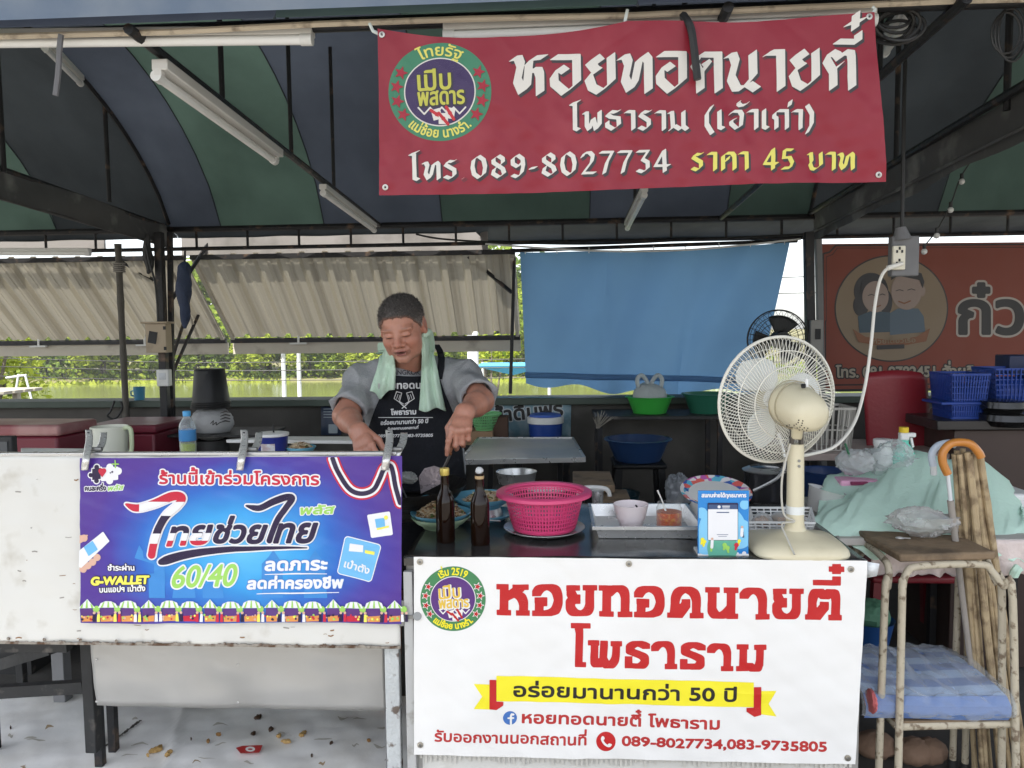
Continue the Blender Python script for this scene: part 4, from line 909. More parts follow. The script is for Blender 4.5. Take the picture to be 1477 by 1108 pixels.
a = Art(); o5 = lambda x, y: (570+x/2.2045, 790+y/2.2045)
bx = lambda: Fld(675, 965, 1130, 1040, .8)
a.emit(bx().poly([o5(*q) for q in ((322, 407), (1140, 428), (1140, 508), (322, 487))]), layer=2, mi=0)
for q in (((250, 433), (305, 436), (305, 514), (250, 511), (277, 472)), ((1160, 456), (1213, 457), (1188, 498), (1213, 538), (1160, 530))): a.emit(bx().poly([o5(*p_) for p_ in q]), layer=1, mi=0)
for q in (((300, 420), (322, 420), (322, 488), (344, 489), (344, 500), (322, 514), (300, 512)), ((1140, 443), (1164, 443), (1164, 532), (1142, 538), (1117, 522), (1117, 510), (1140, 509))): a.emit(bx().poly([o5(*p_) for p_ in q]), layer=3, mi=1)
a.build('ribbon', [i_yel, i_red], r, ws)
letters(r, ws, 'lettering', [(textf('อร่อยมานานกว่า 50 ปี', o5(377, 472), o5(1084, 489), 14.5), .8, 3, 0)], [i_blk])
letters(r, ws, 'lettering', [(textf('หอยทอดนายตี๋ โพธาราม', o5(404, 557), o5(1030, 576), 12, h=.6), .8, 1, 0)], [i_dred])
letters(r, ws, 'lettering', [(textf('รับออกงานนอกสถานที่', o5(126, 616), o5(607, 628), 11.5, h=.6), .6, 1, 0)], [i_dred])
letters(r, ws, 'lettering', [(textf('089-8027734,083-9735805', o5(722, 630), o5(1371, 648), 13, ref='8', h=.6), .8, 1, 0)], [i_dred])
a = Art(); c = o5(365, 541); a.emit(Fld(720, 1020, 760, 1050, .5).circ(c, 10), layer=1, mi=0)
a.emit(Fld(720, 1020, 760, 1050, .5).line([(c[0]+5, c[1]-5), (c[0]+2.5, c[1]-5.5), (c[0]+1.4, c[1]-3), (c[0]+1.4, c[1]+9)], 1.5).line([(c[0]-2.5, c[1]), (c[0]+5, c[1])], 1.2), layer=2, mi=1)
c = o5(670, 617); a.emit(Fld(855, 1050, 895, 1090, .5).circ(c, 14), layer=1, mi=2)
q = [(c[0]-4.5, c[1]-6.5), (c[0]-5.5, c[1]-3), (c[0]-2, c[1]+3), (c[0]+3.5, c[1]+6.3), (c[0]+7, c[1]+4.5)]
a.emit(Fld(855, 1050, 895, 1090, .5).line(smoothpts(q, 4), 1.6).circ((c[0]-4.4, c[1]-5), 2.6).circ((c[0]+5.2, c[1]+5), 2.6), layer=2, mi=1)
a.build('icon', [i_blu, i_wht, i_red], r, ws)
m_eye = mat('eyelet_metal', (.42, .40, .36), .35, .1, 20, metal=.9)
for px, py in ((606, 810), (907, 813), (1227, 821), (606, 1075), (1223, 1094)):
    q = wbase(np.array([px]), np.array([py]))[0]; b = B(); b.lathe([(.0088, .0), (.0088, .0028), (.004, .0034), (.0035, .001)], q, 16, Matrix.Rotation(math.pi/2, 3, 'X')); b.build('eyelet', m_eye, r); B().sphere(V(q)+Vector((0, -.001, 0)), (.0036, .002, .0036), 8).build('screw', m_iron, r)

# ---- blue promotion banner on the left counter
def pbase(px, py):
    q = P(px, py, 2.106); q[..., 1] += .003*nz(q[..., 0], q[..., 2], 9, 5)+.0015*nz(q[..., 0]*.6+q[..., 2], q[..., 2], 26, 1)-.002+creases(q[..., 0], q[..., 2], 8, 34, .0018, ((-1.4, -.4), (.6, 1.15))); return q
def promo_mat():
    m = bpy.data.materials.new('promo_print'); m.use_nodes = True; n, l = m.node_tree.nodes, m.node_tree.links; bs = n['Principled BSDF']
    tc = n.new('ShaderNodeTexCoord'); mp = n.new('ShaderNodeMapping'); mp.inputs['Scale'].default_value = (2.1, 0, 3.3); l.new(tc.outputs['Object'], mp.inputs[0])
    ln = n.new('ShaderNodeVectorMath'); ln.operation = 'LENGTH'; l.new(mp.outputs[0], ln.inputs[0])
    cr = n.new('ShaderNodeValToRGB'); e = cr.color_ramp.elements; e[0].position = .0; e[0].color = (.12, .52, .82, 1); e[1].position = 1; e[1].color = (.075, .03, .27, 1)
    for p_, c_ in ((.35, (.035, .34, .74)), (.62, (.02, .13, .52)), (.85, (.055, .04, .33))): x = e.new(p_); x.color = (*c_, 1)
    no = n.new('ShaderNodeTexNoise'); no.inputs['Scale'].default_value = 6; l.new(tc.outputs['Object'], no.inputs[0])
    ad = n.new('ShaderNodeMath'); ad.operation = 'MULTIPLY_ADD'; ad.inputs[1].default_value = .25; l.new(no.outputs[0], ad.inputs[0]); sb = n.new('ShaderNodeMath'); sb.operation = 'SUBTRACT'; sb.inputs[1].default_value = .12; l.new(ln.outputs['Value'], ad.inputs[2]); l.new(ad.outputs[0], sb.inputs[0])
    l.new(sb.outputs[0], cr.inputs[0]); l.new(cr.outputs[0], bs.inputs['Base Color']); bs.inputs['Roughness'].default_value = .3
    bn = n.new('ShaderNodeTexNoise'); bn.inputs['Scale'].default_value = 7; bn.inputs['Detail'].default_value = 5; l.new(tc.outputs['Object'], bn.inputs[0]); bp = n.new('ShaderNodeBump'); bp.inputs['Strength'].default_value = .35; bp.inputs['Distance'].default_value = .015
    l.new(bn.outputs[0], bp.inputs['Height']); l.new(bp.outputs[0], bs.inputs['Normal']); return m
cen = P(348, 795, 2.1)
r = thing('promotion_banner', 'glossy blue and purple printed banner clipped to the left counter', 'banner', cen)
def wav(q, U, Vv): q = q.copy(); q[..., 1] += (Vv > .97)*1.6*np.sin(U*40)*0+Vv*1.2*np.sin(U*7); return q
cloth_px(((115.5, 661), (580, 657.5), (579, 899), (117, 898)), pbase, 110, 60, wav).build('cloth', promo_mat(), r)
ps = layer_surf(pbase); o1 = lambda x, y: (90+x/2.954, 610+y/2.954)
i_navy = vinyl('ink_navy', (.022, .012, .05)); i_crim = vinyl('ink_crimson', (.55, .02, .05)); i_pgrn = vinyl('ink_fresh_green', (.33, .62, .12)); i_sky = vinyl('ink_sky', (.16, .47, .78)); i_pblu = vinyl('ink_pale_blue', (.06, .22, .6)); i_skin = vinyl('ink_skin', (.68, .42, .32)); i_org = vinyl('ink_orange', (.72, .30, .08)); i_pyel = vinyl('ink_lemon', (.86, .80, .12)); i_pw = vinyl('ink_paper', (.80, .80, .82))
# faint building silhouettes
a = Art()
for q in (((370, 745), (370, 640), (395, 640), (395, 600), (310, 575), (320, 545), (330, 520), (345, 545), (350, 575), (440, 600), (440, 745)), ((600, 745), (600, 700), (680, 640), (690, 745)), ((850, 745), (850, 600), (880, 570), (900, 540), (920, 570), (940, 600), (940, 745)), ((1030, 745), (1040, 600), (1080, 540), (1120, 600), (1130, 745)), ((470, 745), (480, 690), (560, 660), (570, 745))):
    f = Fld(*o1(280, 500), *o1(1180, 760), 1.); a.emit(f.poly([o1(*p_) for p_ in q]), layer=1)
a.build('skyline', [vinyl('ink_shadow_blue', (.05, .25, .62))], r, ps)
f = textf('ร้านนี้เข้าร่วมโครงการ', o1(416, 258), o1(1094, 263), 12.5, h=.6); letters(r, ps, 'lettering', [(f, 2.6, 2, 0), (f, .7, 3, 1)], [i_pw, i_crim])
# brush lettering
def big():
    fs = [textf('ทย', o1(452, 520), o1(618, 512), 25, slant=.34, h=.7), textf('ช่วย', o1(640, 508), o1(850, 508), 24, slant=.34, h=.7), textf('ทย', o1(905, 508), o1(1062, 506), 26, slant=.34, h=.7)]
    t1_ = Fld(*o1(250, 280), *o1(560, 600), .7); st = smoothpts([o1(*q) for q in ((275, 345), (320, 362), (390, 345), (470, 312), (512, 316), (495, 350), (440, 400), (405, 470), (385, 560))], 6)
    t1_.line(st, list(np.interp(np.linspace(0, 1, len(st)), [0, .1, .35, .6, 1], [1.2, 5, 6.5, 5.5, 5.5])))
    t2_ = Fld(*o1(760, 290), *o1(1010, 520), .7); st2 = smoothpts([o1(*q) for q in ((785, 352), (840, 362), (900, 335), (955, 316), (980, 322), (955, 360), (915, 420), (885, 500))], 6)
    t2_.line(st2, list(np.interp(np.linspace(0, 1, len(st2)), [0, .1, .35, .6, 1], [1, 4, 5, 4.4, 4])))
    sw = Fld(*o1(390, 500), *o1(1070, 620), .7); s3 = smoothpts([o1(*q) for q in ((425, 590), (520, 562), (660, 542), (850, 532), (1045, 530))], 6)
    sw.line(s3, list(np.interp(np.linspace(0, 1, len(s3)), [0, .1, .6, 1], [4, 6.5, 4, .8])))
    return fs, t1_, t2_, sw
fs, ta, tb, sw = big(); a = Art()
for f in fs: a.emit(f, 3.6, 3, 0)
for f in (ta, tb, sw): a.emit(f, 2.2, 3, 0)
for f in fs: a.emit(f, 1.7, 5, 1)
a.emit(tb, 0, 5, 1); a.emit(sw, 0, 5, 1); a.emit(ta, 0, 5, 2)
band = lambda y0, y1: Fld(ta.x0, ta.y0, ta.x0+(ta.nx-1.5)*ta.h, ta.y0+(ta.ny-1.5)*ta.h, .7).poly([(o1(200, 0)[0], o1(0, y0)[1]), (o1(700, 0)[0], o1(0, y0)[1]), (o1(700, 0)[0], o1(0, y1)[1]), (o1(200, 0)[0], o1(0, y1)[1])])
def clipb(f, y0, y1, x0=200, x1=640): return Fld(f.x0, f.y0, f.x0+(f.nx-2)*f.h+1e-6, f.y0+(f.ny-2)*f.h+1e-6, f.h).poly([o1(x0, y0), o1(x1, y0), o1(x1, y1), o1(x0, y1)], pad=60)
for f in (ta,):
    for y0, y1, mi in ((335, 395, 0), (395, 470, 1), (470, 512, 0)): a.emit(f, -.1, 6, mi, clip=clipb(f, y0, y1, 330 if y0 == 335 else 200))
a.emit(fs[0], 1.6, 6, 0, clip=clipb(fs[0], 468, 500)); a.emit(fs[0], 1.6, 6, 2, clip=clipb(fs[0], 500, 560))
a.build('lettering', [i_pw, i_navy, i_crim], r, ps)
f = textf('พลัส', o1(1010, 390), o1(1155, 384), 9, slant=.3, h=.5); letters(r, ps, 'lettering', [(f, 2., 3, 0), (f, .7, 4, 1)], [i_pw, i_pgrn])
f = textf('60/40', o1(466, 700), o1(735, 690), 30, ref='6', slant=.25, h=.7); letters(r, ps, 'lettering', [(f, 3, 3, 0), (f, .9, 4, 1)], [i_pw, i_pgrn])
for t, p0, p1, hh in (('ลดภาระ', (865, 628), (1128, 622), 13), ('ลดค่าครองชีพ', (790, 706), (1195, 700), 11.5)):
    f = textf(t, o1(*p0), o1(*p1), hh, slant=.1, h=.6); letters(r, ps, 'lettering', [(f, 2, 2, 0), (f, 1., 3, 1)], [i_pblu, i_pw])
a = Art()
for p0, p1 in (((865, 645), (1130, 640)), ((830, 728), (1180, 720))): a.emit(Fld(*o1(780, 620), *o1(1210, 750), .7).line([o1(*p0), o1((p0[0]+p1[0])/2, p0[1]-4), o1(*p1)], [.5, 1.1, .5]), layer=3)
a.build('underline', [i_pw], r, ps)
for t, p0, p1, hh, ref, m_, g_ in (('ชำระผ่าน', (196, 628), (308, 628), 6.2, 'บ', i_pw, .4), ('G-WALLET', (124, 690), (368, 683), 11, 'W', i_pyel, 1.0), ('บนแอปฯ เป๋าตัง', (160, 722), (355, 715), 6.2, 'บ', i_pw, .4)):
    f = textf(t, o1(*p0), o1(*p1), hh, ref=ref, slant=.15 if ref == 'W' else 0, h=.5); letters(r, ps, 'lettering', [(f, g_+1.1, 2, 0), (f, g_, 3, 1)], [i_navy, m_])
# puzzle logo
a = Art(); bx = lambda: Fld(*o1(85, 155), *o1(290, 305), .5)
pz = lambda f, x0, x1: f.poly([o1(x0, 195), o1(x1, 190), o1(x1, 238), o1(x0, 244)]).circ(o1((x0+x1)/2, 188), 3.6).circ(o1((x0+x1)/2, 246), 3.6)
f = bx(); pz(f, 130, 168); f.circ(o1(124, 222), 3.4); g_ = bx(); pz(g_, 172, 236); g_.circ(o1(240, 205), 4)
a.emit(f, 1.4, 2, 0); a.emit(g_, 1.4, 2, 0); a.emit(f, -.2, 3, 1); a.emit(bx().circ(o1(168, 203), 2.9).circ(o1(180, 203), 2.9).poly([o1(160, 207), o1(188, 207), o1(174, 228)]), .6, 4, 2)
a.emit(bx().line([o1(228, 160), o1(228, 190)], .9).line([o1(214, 175), o1(242, 175)], .9), layer=3, mi=3); a.emit(bx().circ(o1(216, 208), 1.4).circ(o1(208, 212), 1), layer=4, mi=1)
a.build('puzzle_logo', [i_pw, i_navy, i_crim, i_pgrn], r, ps)
f = textf('คนละครึ่ง', o1(99, 289), o1(190, 286), 5.4, h=.45); letters(r, ps, 'lettering', [(f, 1.5, 2, 0), (f, .4, 3, 1)], [i_pw, i_navy])
f = textf('พลัส', o1(196, 288), o1(258, 284), 5.4, slant=.3, h=.45); letters(r, ps, 'lettering', [(f, 1.4, 2, 0), (f, .3, 3, 1)], [i_pw, i_pgrn])
# phone in a hand, app icons
a = Art(); bx = lambda: Fld(*o1(72, 440), *o1(215, 640), .6)
for q in ((95, 490), (150, 572), (132, 592), (112, 607), (92, 622)): a.emit(bx().circ(o1(*q), 5.2), layer=2, mi=1)
a.emit(bx().poly([o1(78, 480), o1(110, 478), o1(95, 500), o1(78, 510)]), .8, 2, 1)
a.emit(bx().poly([o1(*q) for q in ((178, 466), (200, 502), (84, 612), (78, 608), (78, 545))]), 1.2, 3, 0); a.emit(bx().poly([o1(*q) for q in ((132, 503), (152, 538), (116, 564), (97, 528))]), .6, 4, 2)
a.build('phone_picture', [i_pw, i_skin, i_sky], r, ps)
a = Art(); bx = lambda: Fld(*o1(1160, 360), *o1(1430, 700), .7)
q = [o1(*p_) for p_ in ((1218, 498), (1342, 530), (1305, 660), (1190, 628))]; a.emit(bx().poly(q, 14), 5.6, 2, 0); a.emit(bx().poly(q, 14), 4.2, 3, 1)
a.emit(bx().poly([o1(*p_) for p_ in ((1226, 512), (1284, 520), (1282, 550), (1222, 545))]), 0, 4, 0); a.emit(bx().poly([o1(*p_) for p_ in ((1290, 540), (1332, 548), (1330, 562), (1290, 554))]), 0, 4, 2)
a.emit(textf('เป๋าตัง', o1(1200, 612), o1(1304, 644), 8, h=.5), .4, 4, 0)
q = [o1(*p_) for p_ in ((1308, 396), (1390, 384), (1402, 470), (1322, 482))]; a.emit(bx().poly(q, 10), 2.4, 2, 0); a.emit(bx().poly([o1(*p_) for p_ in ((1335, 410), (1372, 405), (1375, 440), (1340, 445))]), .6, 3, 1); a.emit(bx().circ(o1(1380, 402), 3).poly([o1(*p_) for p_ in ((1340, 448), (1392, 436), (1393, 444), (1341, 456))]), 0, 4, 2)
a.build('app_icon', [i_pw, i_sky, i_pyel], r, ps)
# flag ribbon
a = Art(); pts = smoothpts([o1(*q) for q in ((1152, 152), (1180, 215), (1225, 280), (1275, 300), (1325, 285), (1352, 240), (1372, 195), (1398, 182), (1410, 215), (1420, 270), (1440, 340))], 6); pts = np.array(pts); tg = np.gradient(pts, axis=0); nn = np.stack([-tg[:, 1], tg[:, 0]], 1); nn /= np.linalg.norm(nn, axis=1)[:, None]
clipf = lambda f: Fld(f.x0, f.y0, f.x0+(f.nx-2)*f.h+1e-6, f.y0+(f.ny-2)*f.h+1e-6, f.h).poly([(117, 661.5), (579, 659), (578, 897), (118, 896)], 400)
for off, w_, mi, ly in ((0, 9.0, 2, 2), (0, 6.4, 0, 3), (0, 3.3, 1, 4)):
    f = Fld(*o1(1100, 140), *o1(1460, 380), .7); f.line([tuple(x) for x in pts], w_); a.emit(f, 0, ly, mi, clip=clipf(f))
a.build('flag_ribbon', [i_pw, i_navy, i_crim], r, ps)
# row of market stalls along the foot
a = Art(); R = random.Random(9); yb_ = lambda x: 897+(x-117)*.001
for k, cx in enumerate(np.linspace(127, 570, 16)):
    w_ = 13.5 if k % 3 else 11; f = lambda: Fld(cx-20, 860, cx+20, 900, .6); top = 868+(k % 2)*1.2
    shape = [(cx-w_, 876), (cx-w_*.8, top+1), (cx-w_*.3, top-2), (cx+w_*.3, top-2), (cx+w_*.8, top+1), (cx+w_, 876)] if k % 3 else [(cx-w_, 876), (cx, top-4), (cx+w_, 876)]
    a.emit(f().poly([(cx-w_*.8, 877), (cx+w_*.8, 877), (cx+w_*.8, 889), (cx-w_*.8, 889)]), 0, 1.5, 7)
    a.emit(f().poly(shape), .3, 3, 0)
    for j in range(-2, 3, 1):
        if j % 2 == 0: fq = f(); a.emit(fq.poly([(cx+j*w_*.36-1.6, 877), (cx+j*w_*.2-.7, top-3), (cx+j*w_*.2+.7, top-3), (cx+j*w_*.36+1.6, 877)]), 0, 4, 1, clip=Fld(fq.x0, fq.y0, fq.x0+(fq.nx-2)*.6+1e-6, fq.y0+(fq.ny-2)*.6+1e-6, .6).poly(shape))
    a.emit(f().poly([(cx-w_*.75, 888), (cx+w_*.75, 887), (cx+w_*.7, 895.5), (cx-w_*.7, 896)]), 0, 2.5, R.choice((2, 2, 3)))
    for j in range(7): a.emit(f().circ((cx+R.uniform(-10, 10), R.uniform(886, 893)), R.uniform(1, 1.9)), 0, 4, R.choice((1, 3, 4, 5, 6)))
    x = cx+14; a.emit(f().circ((x-1, 878), 4.6), 0, 2, 1)
    for j in (0, 1): xx = x-3+j*6; a.emit(f().poly([(xx-1.8, 885), (xx+1.8, 885), (xx+2.3, 896), (xx-2.3, 896)]), 0, 5, R.choice((3, 5, 0, 6))); a.emit(f().circ((xx, 882.8), 2.0), 0, 5.5, 4)
a.build('stall_frieze', [i_pw, i_pgrn, i_org, i_crim, i_skin, i_navy, i_pyel, i_pur], r, ps)

# clips holding the banner
m_clip = mat('clip_steel', (.66, .65, .62), .28, .1, 20, metal=.55, bump=.1)
def clip(px, lab):
    r = thing('spring_clip', lab, 'clip', P(px, 660, 2.1), 'steel spring clips on the counter edge'); pyo = 0
    pr_ = [(0, 620, 2.20), (1, 634, 2.165), (-1, 648, 2.12), (-4, 664, 2.088), (-6, 678, 2.096)]; pr2 = [(22, 624, 2.24), (20, 638, 2.19), (14, 650, 2.145), (10, 660, 2.135)]
    for pp, nm in ((pr_, 'jaw'), (pr2, 'jaw')):
        q = smoothpts([P(px+x, y, Y) for x, y, Y in pp], 6); b = B()
        b.grid(lambda u, v: V(q[min(len(q)-1, int(round(v*(len(q)-1))))])+Vector(((u-.5)*.023*(1-.25*abs(v-.5)), .005*(1-4*(u-.5)**2)*-1, 0)), 6, len(q)-1); b.build(nm, m_clip, r, solid=.0016)
    B().cyl(P(px+4, 648, 2.135), P(px+19, 648, 2.135), .0065, n=10).build('spring', m_iron, r)
    q = P(px+0, 625, 2.186); B().lathe([(.0045, 0), (.0045, .002), (.002, .003), (.002, .0)], q, 12, Matrix.Rotation(math.pi/2+.5, 3, 'X')).build('hole_ring', m_dark, r)
clip(128, 'steel spring clip over the puzzle logo corner of the blue banner'); clip(352, 'steel spring clip at the middle of the blue banner top'); clip(561, 'steel spring clip over the flag ribbon corner of the blue banner')

# ---- red banner under the front pipe
def rbase(px, py):
    q = P(px, py, 1.945); x, z = q[..., 0], q[..., 2]; v = (py-20)/250
    q[..., 1] += .004*nz(x, z, 6, 2)+.011*np.sin((x+.8*z)*15)*np.clip(v, 0, 1)*np.clip((x-.15)*1.8, 0, 1)+.006*np.exp(-((x-.42+.55*(z-2.05))/.03)**2)*np.clip(v*1.5, 0, 1)+.003*nz(x, z, 30, 4)*np.clip(v, 0, 1)+.005*np.sin((x-.5*z)*17)*np.clip(1-v, 0, 1)+creases(x, z, 3, 46, .0019, ((-.5, .9), (1.8, 2.3))); return q
m_rban = vinyl('banner_red', (.245, .010, .025), rough=.42, col2=(.30, .03, .046), th=.62, sc2=5, soft=.1)
r = thing('red_banner', 'red vinyl banner with white lettering hanging from the front pipe', 'banner', (.15, 1.95, 2.25))
def sag(q, U, Vv):
    q = q.copy(); t = U*2; d = np.where(U < .5, 18*np.sin(np.clip(t, 0, 1)*math.pi)**1.0, 7*np.sin(np.clip(t-1, 0, 1)*math.pi)); q[..., 1] += d*(1-Vv)**3; q[..., 1] += Vv*2*np.sin(U*6); return q
cloth_px(((545.5, 43), (1262, 17), (1279, 262.5), (547, 282)), rbase, 160, 70, sag).build('cloth', m_rban, r)
rs = layer_surf(rbase)
i_rw = vinyl('ink_cream', (.70, .67, .62), rough=.5); i_ry = vinyl('ink_straw', (.72, .66, .14), rough=.5); i_rk = vinyl('ink_shade', (.045, .04, .045), rough=.5)
emblem(r, rs, (634.5, 132.5), 74.5, 'ไทยรัฐ', 'แม่ช้อย นางรำ.', [vinyl('ink_leaf', (.05, .21, .12), rough=.5), vinyl('ink_plum', (.05, .03, .10), rough=.5), vinyl('ink_olive', (.52, .50, .08), rough=.5), i_ry, vinyl('ink_wine', (.35, .02, .04), rough=.5), i_rw, i_rk, vinyl('ink_scarlet', (.5, .03, .04), rough=.5)], .955, False)
def rline(t, p0, p1, hh, m_, pen=('nib', .2, .14), g_=.2):
    f = penf(NIB, t, p0, p1, hh, pen, .8); a = Art(); a.emit(f, g_+.2, 1, 0, dx=3.0, dy=3.6); a.emit(f, g_+.2, 1.3, 0, dx=1.5, dy=1.8); a.emit(f, g_, 2.2, 1); return a.build('lettering', [i_rk, m_], r, rs)
rline('หอยทอดนายตี๋', (741, 139), (1228, 130.5), 60, i_rw)
rline('โพธาราม (เจ้าเก่า)', (823, 190), (1173, 187), 29.5, i_rw)
rline('โทร.089-8027734', (592, 262), (963, 249), 29, i_rw, ('nib', .19, .12))
rline('ราคา 45 บาท', (998, 247), (1231, 245), 27, i_ry)
for px, py in ((556, 270.5), (1268, 252), (552, 52), (1254, 24)):
    q = rbase(np.array([px]), np.array([py]))[0]; B().lathe([(.0075, 0), (.0075, .0026), (.0035, .003), (.003, .001)], q, 14, Matrix.Rotation(math.pi/2, 3, 'X')).build('eyelet', m_eye, r); B().sphere(V(q)+Vector((0, -.0005, 0)), (.0028, .0012, .0028), 8).build('eyelet_hole', m_dark, r)
m_tie = mat('tie_clear', (.6, .65, .62), .3, .1, 20)
for pts in (((533, 34), (538, 45), (552, 52)), ((905, 14), (902, 28), (900, 40)), ((1258, 10), (1262, 14), (1256, 24))):
    B().tube([P(x, y, 1.955) for x, y in pts], .0045, 6).build('tie', m_tie, r)
# ---- orange sign of the next stall
def obase(px, py): return P(px, py, 4.62)
m_or = vinyl('banner_orange', (.21, .052, .032), rough=.6); r = thing('orange_sign', 'orange vinyl sign with a round couple portrait behind the fan', 'sign', P(1300, 450, 4.64))  # sign and ink colours darkened, the stall's shade put into them
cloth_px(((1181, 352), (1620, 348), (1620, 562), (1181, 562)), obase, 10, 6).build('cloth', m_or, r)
os_ = layer_surf(obase, .0012); oz = lambda x, y: (1150+x/4.431, 330+y/4.431)
a = Art(); f = Fld(1170, 340, 1500, 575, 1.)
f.line([oz(180, 960), oz(180, 590)], .8).line([oz(165, 700), oz(165, 160), oz(205, 150), oz(245, 108), oz(1600, 100)], 1.1).line([oz(185, 590), oz(185, 180), oz(225, 165), oz(255, 125), oz(1600, 118)], .5).line([oz(150, 1000), oz(1600, 985)], 1.0).line([oz(150, 1035), oz(1600, 1020)], 1.8)
a.emit(f, 0, 1, 0)
c = oz(600, 510); a.emit(Fld(1180, 350, 1390, 540, 1.).circ(c, 82, 77), 0, 1, 0); a.emit(Fld(1180, 350, 1390, 540, 1.).circ(c, 80, 75), 0, 2, 1)
bx = lambda: Fld(1220, 375, 1350, 520, .8); E_ = lambda x, y, rx, ry_, mi, ly: a.emit(bx().circ(oz(x, y), rx/4.431, ry_/4.431), 0, ly, mi)
Q_ = lambda pts, mi, ly, g=0: a.emit(bx().poly([oz(*p_) for p_ in pts]), g, ly, mi)
E_(470, 400, 110, 118, 2, 3); E_(405, 490, 50, 70, 2, 3); E_(565, 470, 40, 80, 2, 3)
Q_(((385, 560), (470, 525), (590, 535), (600, 660), (395, 665)), 4, 4); Q_(((590, 540), (640, 510), (770, 510), (805, 560), (815, 660), (590, 680)), 5, 4)
E_(497, 435, 84, 100, 3, 5); E_(695, 400, 98, 118, 3, 5); E_(798, 400, 18, 34, 3, 5)
Q_(((595, 330), (600, 290), (690, 262), (790, 285), (808, 340), (798, 385), (780, 330), (640, 300)), 2, 6)
Q_(((400, 420), (430, 350), (500, 330), (570, 360), (585, 420), (560, 330), (470, 300), (410, 340)), 2, 6)
f = bx()
for x, y, L in ((470, 425, 22), (540, 422, 18), (650, 395, 24), (725, 390, 24)): f.line([oz(x-L, y+3), oz(x, y-5), oz(x+L, y+3)], .5)
a.emit(f, 0, 7, 2); a.emit(bx().line([oz(645, 465), oz(680, 478), oz(718, 462)], 1.0).line([oz(480, 492), oz(505, 500), oz(528, 490)], .9), 0, 7, 6)
Q_(((350, 640), (430, 690), (600, 715), (760, 690), (845, 635), (820, 720), (600, 760), (390, 725)), 6, 6); a.emit(textf('ก๋วยเตี๋ยวเรือ', oz(480, 735), oz(750, 725), 5, h=.6), .3, 8, 1)
Q_(((505, 745), (680, 738), (680, 765), (505, 772)), 2, 7)
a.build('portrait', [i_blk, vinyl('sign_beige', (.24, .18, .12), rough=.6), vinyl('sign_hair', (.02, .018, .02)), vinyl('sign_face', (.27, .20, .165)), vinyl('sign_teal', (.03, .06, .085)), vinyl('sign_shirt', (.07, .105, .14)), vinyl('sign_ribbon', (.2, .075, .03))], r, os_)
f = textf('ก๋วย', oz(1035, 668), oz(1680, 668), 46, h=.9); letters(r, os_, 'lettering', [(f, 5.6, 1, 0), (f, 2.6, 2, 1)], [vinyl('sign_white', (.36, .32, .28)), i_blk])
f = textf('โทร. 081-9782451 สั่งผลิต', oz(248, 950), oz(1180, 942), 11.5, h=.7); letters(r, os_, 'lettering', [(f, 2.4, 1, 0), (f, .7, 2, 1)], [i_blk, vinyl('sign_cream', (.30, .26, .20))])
# ---- free water sign on the rear wall
def nbase(px, py): return P(px, py, 4.70)
r = thing('water_sign', 'pale blue sign with black lettering on the rear wall', 'sign', P(765, 600, 4.7))
cloth_px(((706, 572), (824, 573), (823, 632), (704, 632)), nbase, 8, 4).build('cloth', mat('sign_water', (.16, .29, .36), .5, .5, 9, col2=(.30, .42, .48), th=.55, sc2=14), r, solid=.002)
f = textf('น้ำดื่มฟรี', (712, 609), (812, 599), 15, h=.6); letters(r, layer_surf(nbase, .001), 'lettering', [(f, 2.4, 2, 0), (f, .9, 3, 1)], [vinyl('sign_offwhite', (.5, .54, .56)), i_blk])
r = thing('paper_notice', 'small dark blue printed notice on the rear wall', 'notice', P(476, 605, 4.7))
cloth_px(((463, 585), (492, 585), (492, 628), (463, 628)), nbase, 3, 3).build('sheet', vinyl('notice_navy', (.03, .045, .08)), r, solid=.001)
a = Art(); f = Fld(460, 580, 495, 632, .6)
for k in range(4): f.line([(467, 590+k*4), (487-k*2, 590+k*4)], .5)
a.emit(f, 0, 2, 0); a.emit(Fld(460, 580, 495, 632, .6).poly([(474, 612), (487, 612), (487, 625), (474, 625)]), 0, 2, 0); a.build('print', [vinyl('notice_pale', (.28, .33, .36))], r, layer_surf(nbase, .001))
# ================================================================ things on the right cart
def onz(px, py, z): return V(PZ(px, py, z))
m_bglass = mat('brown_glass', (.012, .005, .0025), .06, .1, 4, spec=.4)
def bottle(px, py, label, cap):
    c = onz(px, py, ZT+.001); r = thing('sauce_bottle', label, 'bottle', c, 'brown bottles on the cart')
    pr_ = [(.0, .0), (.026, 0), (.0285, .004), (.0285, .118), (.027, .132), (.021, .146), (.0145, .160), (.0125, .180), (.0115, .205), (.0125, .207), (.0125, .214), (.0, .214)]
    B().lathe(pr_, c, 32).build('glass', m_bglass, r, ang=50)
    if cap: B().lathe([(.0135, .203), (.0145, .205), (.0145, .222), (.013, .225), (0, .225)], c, 24).build('cap', mat('cap_gold', (.62, .48, .12), .35, .1, 20, metal=.4), r)
    else:
        B().lathe([(.0135, .198), (.014, .2), (.014, .205), (.0135, .207)], c, 24).build('ring', mat('ring_tan', (.5, .35, .18), .5), r)
        B().sphere(V(c)+Vector((0, 0, .222)), (.0115, .0115, .011), 14, dis=.12).build('stopper', mat('crumpled_film', (.66, .67, .68), .35, .1, 60, bump=.8, bsc=160), r)
    return r
bottle(643, 781, 'brown glass bottle with yellow cap', True); bottle(693, 785, 'brown glass bottle stopped with crumpled clear film', False)
